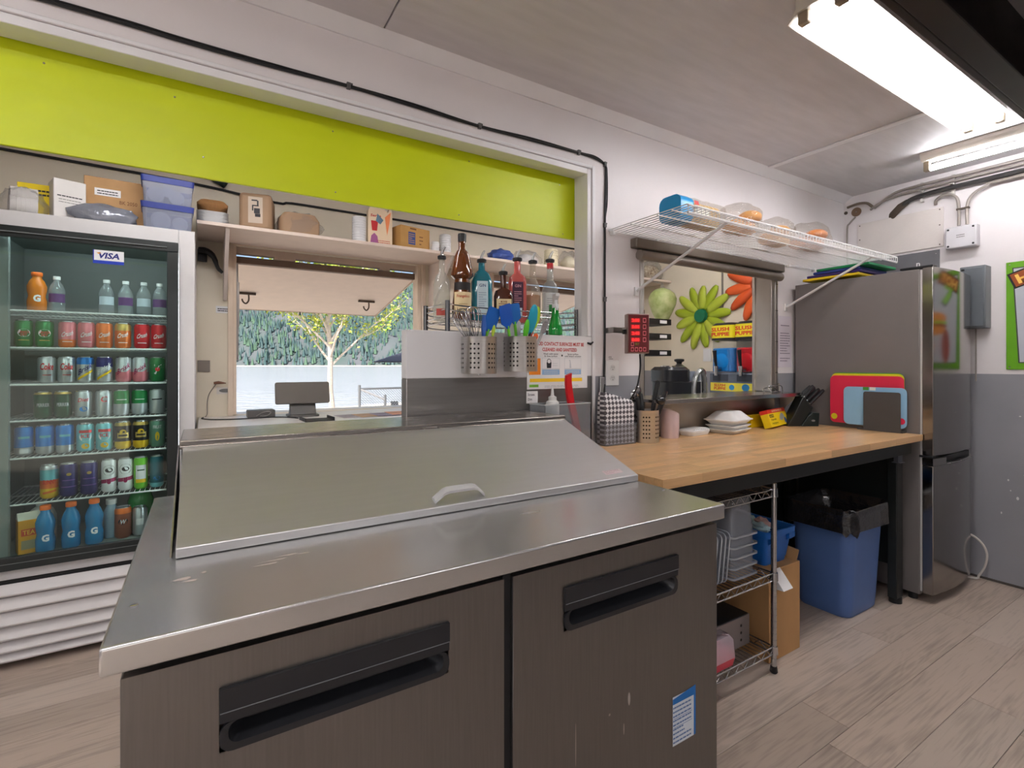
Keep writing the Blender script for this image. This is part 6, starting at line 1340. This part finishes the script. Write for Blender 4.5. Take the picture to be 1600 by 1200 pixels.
b = MB(); b.prism([(1.73, 1.1103), (1.8515, 1.1103), (1.8515, 1.0), (1.845, 1.0)], 'x', 3.195, 3.2).build('sill_bracket', fs, pf)
wr = MB(); wr.tube([(3.02, 1.80, 1.13), (2.98, 1.80, 1.165), (3.05, 1.79, 1.17), (3.12, 1.80, 1.165), (3.17, 1.82, 1.13)], .003, n=6, smooth=4); wr.tube([(3.0, 1.84, 1.13), (2.99, 1.84, 1.15), (3.08, 1.83, 1.155), (3.16, 1.845, 1.13)], .003, n=6, smooth=4); wr.tube([(3.03, 1.81, 1.129), (3.16, 1.83, 1.129)], .003)
tag(wr.build('wire_napkin_rack', chrome), 'small bent wire holder at the fridge end of the pass-through sill', 'holder')
w = MB(); w.tube([(3.185, 1.853, 1.18), (3.19, 1.852, 1.10), (3.215, 1.85, 1.04), (3.22, 1.85, .925)], .005, n=6, smooth=4); tag(w.build('cable', M('pale_cable', (150, 140, 128), .5)), 'pale cable running down the wall beside the yellow carton', 'cable')
# sheets on the wall by the fridge
nt = thing('notice_sheet', 'lilac-white printed notice sheet on the wall by the refrigerator', 'notice', (3.27, 1.858, 1.4)); MB().box(3.185, 3.335, 1.8565, 1.8595, 1.285, 1.62).build('sheet', M('lilac_paper', (212, 204, 214), .7), nt)
m = MB(); lines(m, (3.26, 1.856, 1.555), UX, UZ, .10, 1, .02, .006, 0, 1); lines(m, (3.26, 1.856, 1.505), UX, UZ, .115, 9, .0165, .005, 0, 2); lines(m, (3.26, 1.856, 1.34), UX, UZ, .115, 2, .0165, .005, 0, 3); m.build('print', M('print_violet', (110, 100, 120), .6), nt)

# ------------------------------------------------------------------ seen through the pass-through
def petal(t, c, ang, ln, w, col, xoff, bend=.012):
    """one flat leaf-shaped petal on the end wall (plane facing -X)"""
    b = MB(); n = 9; rows = []
    for i in range(n+1):
        s_ = i/n; ww = w*(.35+.65*math.sin(PI*min(1, .18+.72*s_)))*(1 if s_ < .92 else .62); ww = ww*.5; r = .06+ln*s_
        hgt = xoff-bend*math.sin(PI*s_)
        for k in (-1, 0, 1):
            a, p = r, k*ww; y = -(a*math.cos(ang)-p*math.sin(ang)); z = a*math.sin(ang)+p*math.cos(ang)
            rows.append((c[0]+hgt+(.006 if k else 0), c[1]+y, c[2]+z))
    b.add(rows, [(3*i+k, 3*i+k+1, 3*i+4+k, 3*i+3+k) for i in range(n) for k in (0, 1)])
    o = b.build('petal', col, t, angle=180); m = o.modifiers.new('thick', 'SOLIDIFY'); m.thickness = .004; return o
def daisy(label, c, cols, core, lens, rot, skip=()):
    t = thing('wall_flower', label, 'wall decoration', (XD-.02, c[0], c[1]))
    for k, L_ in enumerate(lens):
        if L_: petal(t, (XD-.018-.003*(k % 2), c[0], c[1]), rot+2*PI*k/len(lens), L_, .085, cols[k % len(cols)], 0)
    b = MB(); b.cyl((XD-.012, c[0], c[1]), (XD-.045, c[0], c[1]), .062, .055, n=24); b.build('flower_centre', core, t); return t
lg, lg2 = M('petal_lime', (158, 178, 40), .5, var=.05), M('petal_lime2', (176, 192, 62), .5, var=.05)
daisy('big lime green metal daisy with dark green centre on the cream end wall', (2.83, 1.725), [lg, lg2], M('daisy_core', (20, 110, 76), .5, var=.1, scale=30), [.22, .24, .23, .20, .22, .24, .23, .22, .25, .24, .22, .23, .2], .05)
orr = M('petal_orange', (222, 96, 44), .5, var=.06)
daisy('orange metal daisy half hidden by the pass-through jamb', (2.30, 1.93), [orr, M('petal_orange2', (206, 84, 38), .5)], M('orange_core', (160, 60, 30), .5), [.24]*12, .1)
cd = MB(); cd.cyl((3.688, 2.628, 1.78), (3.688, 2.628, 2.5), .008, n=8); tag(cd.build('wall_conduit', M('grey_conduit', (110, 104, 96), .5)), 'thin grey conduit down the cream end wall above the lime daisy', 'pipe')
# side counter under the end wall
sc_ = thing('side_counter', 'grey topped side counter along the cream end wall behind the pass-through', 'counter', (3.3, 2.4, 0))
MB().box(3.02, 3.698, 2.05, 2.95, .955, .985).build('worktop', M('grey_laminate', (150, 148, 146), .4), sc_, bevel=.003); MB().box(3.06, 3.69, 2.06, 2.94, .0, .9548).build('cabinet', wood_cream, sc_, bevel=.003)
MB().box(2.62, 3.0199, 2.05, 2.60, .955, .985).build('worktop', MATS['grey_laminate'], sc_, bevel=.003); MB().box(2.66, 3.0598, 2.08, 2.58, 0, .9547).build('cabinet', wood_cream, sc_)
CTZ = .9855
# frozen drink machine with two tanks
sm_ = thing('slush_machine', 'frozen drink machine with a blue and a red tank under yellow caps', 'drink machine', (3.45, 2.38, CTZ))
sgr = M('machine_grey', (96, 104, 116), .4, var=.05)
FX, BX, YR, YB, HW = 3.295, 3.665, 2.165, 2.365, .096
b = MB(); b.box(FX, BX+.01, 2.065, 2.465, CTZ+.02, CTZ+.255); b.build('machine_body', sgr, sm_, bevel=.01)
for x in (FX+.04, BX-.03):
    for y in (2.10, 2.43): MB().cyl((x, y, CTZ), (x, y, CTZ+.0199), .02, n=12).build('foot', black_plastic, sm_)
LFT = (0, -1, 0)
b = MB(); rect(b, (FX-.0007, 2.265, CTZ+.15), LFT, UZ, .37, .062, 0); put_text(b, 'SLUSH\nPUPPIE', (FX-.0011, 2.37, CTZ+.15), LFT, UZ, .10, .045, 1, .03); ngon(b, ell(.022, .02), (FX-.0011, 2.27, CTZ+.148), LFT, UZ, 2); ngon(b, ell(.03, .026), (FX-.0011, 2.16, CTZ+.15), LFT, UZ, 2)
for y in (YB, YR): rect(b, (FX-.0007, y, CTZ+.218), LFT, UZ, .13, .05, 3)
b.build('front_sticker', [M('slush_yellow', (232, 220, 80), .5), M('slush_red', (206, 60, 40), .5), M('slush_blue', (60, 150, 210), .5), M('vent_dark', (60, 66, 76), .5)], sm_)
tk = clear('tank_clear', (236, 238, 240), .06, .06, ior=1.3)
for y, col, nm in ((YR, M('slush_liquid_red', (190, 22, 34), .25), 'red'), (YB, M('slush_liquid_blue', (14, 124, 200), .25), 'blue')):
    prof = lambda s, z0, z1: [[(x, yy, z) for x, yy in rrect(FX+.01, BX-.01, y-HW*s, y+HW*s, .045, 6)] for z in (z0, z1)]
    MB().loft(prof(.975, CTZ+.262, CTZ+.44)).build('liquid', col, sm_, bevel=.010, angle=50)
    MB().loft(prof(1, CTZ+.256, CTZ+.50), c0=False, c1=False).build('tank', tk, sm_, angle=50)
    MB().cyl((FX+.0095, y, CTZ+.34), (FX+.001, y, CTZ+.34), .06, .04, n=24).build('auger_plate', col, sm_)
    k = MB(); k.loft([[(x, yy, z) for x, yy in rrect(FX-.003, BX, y-HW-.003, y+HW+.003, .05, 6)] for z in (CTZ+.5005, CTZ+.515, CTZ+.61)]+[[(x, yy, CTZ+.63) for x, yy in rrect(FX+.02, BX-.02, y-HW+.02, y+HW-.02, .04, 6)]], [1, 0, 1, 1])
    c_ = k.build('tank_cap', [M('cap_yellow', (226, 214, 40), .45), M('cap_black', (28, 30, 30), .45)], sm_, angle=40)
    tx = MB()
    for s_, z, w in (('SLUSH', CTZ+.58, .15), ('PUPPIE', CTZ+.543, .15)):
        put_text(tx, s_, (FX-.0036, y, z), LFT, UZ, w, .028, 0, .04); put_text(tx, s_, (FX+.15, y-HW-.0036, z), UX, UZ, .18, .028, 0, .04)
    tx.build('lettering', MATS['slush_red'], c_)
    tp = MB(); tp.cyl((FX+.0009, y, CTZ+.285), (FX-.05, y, CTZ+.285), .014, n=12); tp.cyl((FX-.05, y, CTZ+.305), (FX-.05, y, CTZ+.235), .016, .012, n=12); tp.build('tap', chrome, sm_)
    th = MB(); th.tube([(FX-.05, y, CTZ+.3055), (FX-.058, y, CTZ+.34), (FX-.07, y, CTZ+.42)], [.008, .011, .015], n=10); th.build('tap_handle', black_plastic, sm_)
# coffee machine
cf = thing('coffee_machine', 'black and silver single cup coffee machine behind the pass-through sill', 'coffee machine', (2.80, 2.36, CTZ), -.25)
b = MB(); b.loft([[(x, y, z) for x, y in rrect(-.14, .14, -.11, .11, .04, 5)] for z in (0, .20)]); b.build('machine_body', M('coffee_black', (36, 38, 42), .3), cf, local=True, bevel=.004)
b = MB(); b.loft([[(x, y, z) for x, y in rrect(-.15, .05, -.115, .115, .05, 5)] for z in (.2005, .28)]+[[(x, y, .30) for x, y in rrect(-.13, .03, -.095, .095, .04, 5)]]); b.build('brew_head', M('coffee_head', (30, 32, 36), .25), cf, local=True, bevel=.004)
b = MB(); b.tube([(.05, -.118, .05), (.06, -.118, .20), (.10, -.115, .27), (.15, -.10, .25), (.165, -.09, .05)], .018, n=8, smooth=4); b.build('silver_arch', M('coffee_silver', (176, 180, 180), .25, .9), cf, local=True)
MB().cyl((-.09, 0, .3002), (-.09, 0, .308), .03, n=20).build('chrome_cap', chrome, cf, local=True); MB().box(.055, .135, -.08, .08, .2005, .27).build('water_tank', clear('water_tank_clear', (190, 200, 214), .3, .08), cf, local=True, bevel=.004)
sv = thing('silver_dispenser', 'small black and silver dispenser head behind the coffee machine', 'dispenser', (3.36, 2.80, CTZ))
MB().lathe([(.05, 0), (.05, .01), (.045, .2), (.05, .26), (.05, .30), (.03, .315), (.02, .32)]).build('pot', steel, sv, local=True); MB().lathe([(.02, .3205), (.022, .335), (.04, .345), (.04, .36), (.02, .365)]).build('knob', black_plastic, sv, local=True); MB().tube([(-.045, 0, .30), (-.08, 0, .30), (-.085, 0, .27)], .008).build('spout', chrome, sv, local=True)
o2 = MB(); o2.box(3.693, 3.6998, 2.74, 2.82, 1.33, 1.44); tag(o2.build('wall_outlet', white_plastic), 'white outlet plate on the cream end wall behind the dispenser', 'outlet')
rbx = carton('tea_box', 'red box with a printed face beside the drink machine', 'box', (3.19, 2.62, CTZ), (.12, .08, .19), M('box_red2', (206, 52, 44), .5), -.35, prints=[('r', .0, .08, .07, .07, paper), ('e', .0, .08, .018, .02, 0, ink), ('r', 0, .14, .08, .03, M('box_orange', (232, 130, 50), .5))])
cupstack('cup_stack', 'white cup stack between the red box and the drink machine', (3.275, 2.555, CTZ), .034, .19, 4)
lt_ = thing('lettuce_bag', 'green lettuce in a clear bag hanging on a wire stand behind the pass-through', 'vegetable bag', (3.36, 2.98, 1.62))
MB().loft([[(3.36+r*math.cos(2*PI*k/18)*(1+.12*noise.noise(Vector((k*.9, z*9, 2)))), 2.98+r*.8*math.sin(2*PI*k/18), z) for k in range(18)] for r, z in ((.03, 1.66), (.06, 1.69), (.095, 1.75), (.125, 1.82), (.13, 1.87), (.11, 1.915), (.07, 1.945), (.02, 1.96))]).build('lettuce', M('lettuce_green', (136, 150, 84), .6, rgb2=(186, 192, 140), scale=14, bump=.5, bscale=25), lt_, angle=70)
MB().tube([(3.36, 2.98, 1.958), (3.362, 2.982, 2.0), (3.40, 3.15, 2.05), (3.41, 3.19, 2.0598)], [.02, .008, .006, .006]).build('bag_tie', plastic_film, lt_)
st_ = thing('tray_stand', 'black wire stand with three paper trays behind the pass-through jamb', 'stand', (3.15, 2.80, .98))
for k, z in enumerate((1.615, 1.50, 1.37)):
    b = MB(); b.box(2.88, 3.17, 2.72, 2.93, z, z+.004); b.box(2.88, 3.17, 2.72, 2.724, z+.0041, z+.045); b.box(3.166, 3.17, 2.7241, 2.93, z+.0041, z+.045); b.build('tray', black_metal, st_)
    m = MB(); rect(m, (3.08, 2.7195, z+.022), UX, UZ, .08, .024); m.build('label_strip', paper, st_)
for x, y in ((2.875, 2.73), (2.875, 2.93)): MB().cyl((x, y, .98), (x, y, 1.72), .006).build('post', black_metal, st_)

# ------------------------------------------------------------------ right wall: conduits, boxes, posters
cdm = M('conduit_grey', (150, 142, 136), .45, .3)
cn_ = thing('conduit_run', 'bundle of grey conduits along the top of the side wall under the short light', 'conduit', (4.0, 1.0, 2.4))
def con(pts, r, m, k=6): MB().tube(pts, r, n=8, smooth=k).build('conduit', m, cn_)
con([(4.026, 1.655, 2.405), (4.005, 1.60, 2.43), (4.0, 1.52, 2.468), (4.0, 1.40, 2.478), (4.0, 1.0, 2.480), (4.0, 0, 2.482), (4.0, -2.5, 2.482)], .009, cdm)
con([(4.028, 1.68, 2.40), (4.01, 1.63, 2.42), (4.008, 1.54, 2.445), (4.008, 1.40, 2.452), (4.008, 1.0, 2.455), (4.008, 0, 2.457), (4.008, -2.5, 2.457)], .008, cdm)
con([(4.028, 1.83, 2.455), (4.02, 1.76, 2.462), (4.015, 1.70, 2.45), (4.025, 1.67, 2.42), (4.028, 1.66, 2.408)], .009, M('conduit_brown', (112, 98, 86), .5))
con([(4.022, 1.48, 2.375), (4.005, 1.43, 2.40), (4.0, 1.30, 2.413), (4.0, 1.0, 2.415), (4.0, 0, 2.417), (4.0, -2.5, 2.417)], .015, M('conduit_black', (52, 50, 50), .5))
con([(4.03, 1.31, 2.335), (4.012, 1.30, 2.36), (4.0, 1.255, 2.378), (4.0, 1.20, 2.35), (4.0, 1.185, 2.28), (4.0, 1.185, 2.165)], .0085, cdm)
con([(4.0, 1.145, 2.165), (4.0, 1.145, 2.28), (4.0, 1.12, 2.34), (4.0, 1.05, 2.378), (4.0, .95, 2.388), (4.0, 0, 2.39), (4.0, -2.5, 2.39)], .0085, cdm)
b = MB(); b.loft([[(4.036-.001, 1.555+a*.5, 2.325+c*.6) for a, c in ell(.035, .05, 12)], [(4.012, 1.50+a*.6, 2.365+c*.6) for a, c in ell(.035, .045, 12)], [(4.01, 1.46+a*.5, 2.388+c*.5) for a, c in ell(.035, .04, 12)]]); b.build('rubber_boot', M('boot_brown', (78, 66, 56), .6), cn_)
for y in (1.38, 1.22, .78):
    c = MB(); c.box(4.016, 4.0398, y-.008, y+.008, 2.37, 2.50); c.box(3.978, 4.0399, y-.006, y+.006, 2.432, 2.4365); c.build('conduit_clip', M('clip_white', (196, 192, 188), .5), cn_, bevel=.001)
c = MB(); c.box(3.988, 4.012, 1.135, 1.195, 2.262, 2.272); c.build('conduit_clip', M('boot_brown', (78, 66, 56), .6), cn_)
jb = thing('junction_box', 'pale grey junction box fed by two bent conduits on the side wall', 'junction box', (4.0, 1.165, 2.09))
b = MB(); b.box(3.975, 4.0398, 1.095, 1.245, 2.025, 2.158); b.build('cover', M('junction_grey', (202, 200, 204), .4), jb, bevel=.006)
for y in (1.11, 1.23):
    for z in (2.04, 2.143): MB().cyl((3.9748, y, z), (3.9725, y, z), .006, n=10).build('screw', black_metal, jb)
m = MB(); lines(m, (3.9743, 1.17, 2.10), (0, -1, 0), UZ, .04, 2, .012, .005); m.build('print', print_grey, jb)
ap = thing('access_panel', 'white painted plywood patch screwed to the side wall above the fridge', 'panel', (4.03, 1.5, 2.2))
MB().box(4.031, 4.0398, 1.270, 1.765, 2.06, 2.315).build('board', M('patch_paint', (214, 206, 202), .55, var=.04, scale=5, bump=.1), ap, bevel=.002)
for y in (1.29, 1.75):
    for z in (2.075, 2.2, 2.30): MB().cyl((4.0308, y, z), (4.029, y, z), .004, n=8).build('screw', MATS['boot_brown'], ap)
hp = thing('round_cover', 'round brown blanking plate in the corner under the conduits', 'cover plate', (4.035, 1.775, 2.41)); MB().cyl((4.0398, 1.775, 2.41), (4.034, 1.775, 2.41), .032, n=24).build('disc', M('cover_brown', (120, 96, 76), .6), hp)
MB().cyl((4.034, 1.775, 2.41), (4.0335, 1.775, 2.41), .004, n=8).build('screw', chrome, hp)
hl_ = MB(); hl_.cyl((4.0398, 1.845, 2.42), (4.036, 1.845, 2.42), .012, n=14); tag(hl_.build('wall_plug', MATS['boot_brown']), 'small brown plugged hole in the room corner', 'plug')
w = MB(); w.tube([(4.036, 1.78, 2.375), (4.034, 1.82, 2.335), (4.034, 1.835, 2.30), (4.034, 1.835, 2.1), (4.034, 1.825, 1.95), (4.034, 1.82, 1.85)], .006, n=6, smooth=4); tag(w.build('thin_conduit', cdm), 'thin grey wire dropping from the round cover down the room corner', 'wire')
gs_ = thing('grey_sign', 'dark grey flat sign mostly hidden by the refrigerator top', 'sign', (4.03, 1.5, 1.95)); MB().box(4.0345, 4.0398, 1.292, 1.80, 1.84, 2.045).build('plate', M('sign_grey_dark', (104, 104, 108), .45), gs_, bevel=.001)
m = MB(); put_text(m, 'n', (4.0341, 1.405, 1.965), (0, -1, 0), UZ, .02, .022, 0, .02); MB().cyl((4.0344, 1.31, 2.02), (4.033, 1.31, 2.02), .004, n=8).build('screw', chrome, gs_); m.build('lettering', paper, gs_)
ep = thing('electrical_box', 'grey steel electrical disconnect box on the wall beside the refrigerator', 'electrical box', (3.98, 1.11, 1.7))
em = M('panel_grey', (112, 116, 120), .4, .3, var=.03)
MB().box(3.945, 4.0398, 1.045, 1.165, 1.52, 1.895).build('casing', em, ep, bevel=.004); MB().box(3.938, 3.9448, 1.052, 1.158, 1.53, 1.885).build('cover', M('panel_grey2', (104, 110, 116), .4, .3), ep, bevel=.003)
for z in (1.54, 1.875): MB().box(3.935, 3.9378, 1.140, 1.155, z-.006, z+.006).build('hasp', black_metal, ep)
con2 = MB(); con2.cyl((4.02, 1.11, 1.2), (4.02, 1.11, 1.5198), .004, n=10); con2.build('feed_pipe', cdm, ep)
# menu poster, carried on beyond the frame
po = thing('menu_poster', 'green bordered poster with cartoon lettering on the side wall', 'poster', (4.03, .66, 1.6))
pgn = M('poster_green', (96, 158, 22), .4, var=.04)
MB().box(4.0335, 4.0398, .34, .978, 1.272, 1.902).build('board', pgn, po, bevel=.001)
Xp = 4.0331; m = MB(); RY = Vector((0, -1, 0)); P = lambda d, y, z: (Xp-d, y, z)
m.quad(P(0, .952, 1.868), P(0, .366, 1.868), P(0, .392, 1.31), P(0, .926, 1.31), 1)
m.quad(P(.0003, .946, 1.862), P(.0003, .372, 1.862), P(.0003, .398, 1.316), P(.0003, .920, 1.316), 0)
up_ = Vector((0, 0, 1)); sl_ = Vector((0, -1, .38)).normalized(); sp_ = Vector((0, .38, 1)).normalized()
rect(m, P(.0006, .832, 1.835), sl_, sp_, .27, .095, 2); rect(m, P(.0009, .832, 1.835), sl_, sp_, .25, .078, 3); put_text(m, 'HOT', P(.0012, .832, 1.835), sl_, sp_, .215, .058, 4, .03)
Zp = [(-.13, .05), (.04, .10), (.03, .06), (-.03, .04), (.06, -.02), (.02, -.05), (-.05, .0), (-.06, .03)]
ngon(m, [(a*1.25, c*1.3) for a, c in Zp], P(.0006, .80, 1.735), RY, UZ, 2); ngon(m, Zp, P(.0009, .80, 1.735), RY, UZ, 5)
for (y, z, w_, h_, k) in ((.63, 1.60, .16, .05, 6), (.63, 1.57, .17, .02, 5), (.63, 1.55, .165, .025, 7), (.63, 1.525, .16, .03, 6), (.78, 1.42, .05, .11, 7), (.55, 1.42, .10, .06, 6)): ngon(m, ell(w_, h_, 24), P(.0006+.0003*(1.7-z), y, z), RY, UZ, k)
m.build('print', [M('poster_grey', (186, 190, 200), .4), M('poster_dark', (60, 66, 62), .4), M('poster_black', (26, 26, 28), .4), M('poster_brown', (150, 72, 26), .4), M('poster_cream', (240, 190, 90), .4), M('poster_lime', (134, 204, 40), .4), M('poster_bun', (216, 140, 60), .4), M('poster_meat', (150, 60, 40), .4)], po)
for y, z in ((.963, 1.888), (.963, 1.286), (.355, 1.888), (.355, 1.286)): MB().cyl((4.0334, y, z), (4.0325, y, z), .004, n=8).build('screw', chrome, po)
# small nail holes and scuffs on the grey wall
m = MB()
for y, z, a, c in ((.93, .52, .006, .010), (.97, .62, .004, .006), (.90, .66, .005, .004), (1.0, .42, .003, .007), (.92, 1.0, .005, .003), (.96, .56, .003, .004)): ngon(m, ell(a, c, 10), (4.0396, y, z), RY, UZ)
o = m.build('paint_chip', M('chip_white', (214, 212, 212), .6)); tag(o, 'small white chips in the grey paint of the side wall', 'paint chips', kind='stuff')
struct('baseboard_right', MB().box(4.032, 4.0399, -2.5, 1.85, 0, .012), M('dark_sealant', (70, 64, 60), .7), 'thin dark joint along the foot of the side wall', 'baseboard')
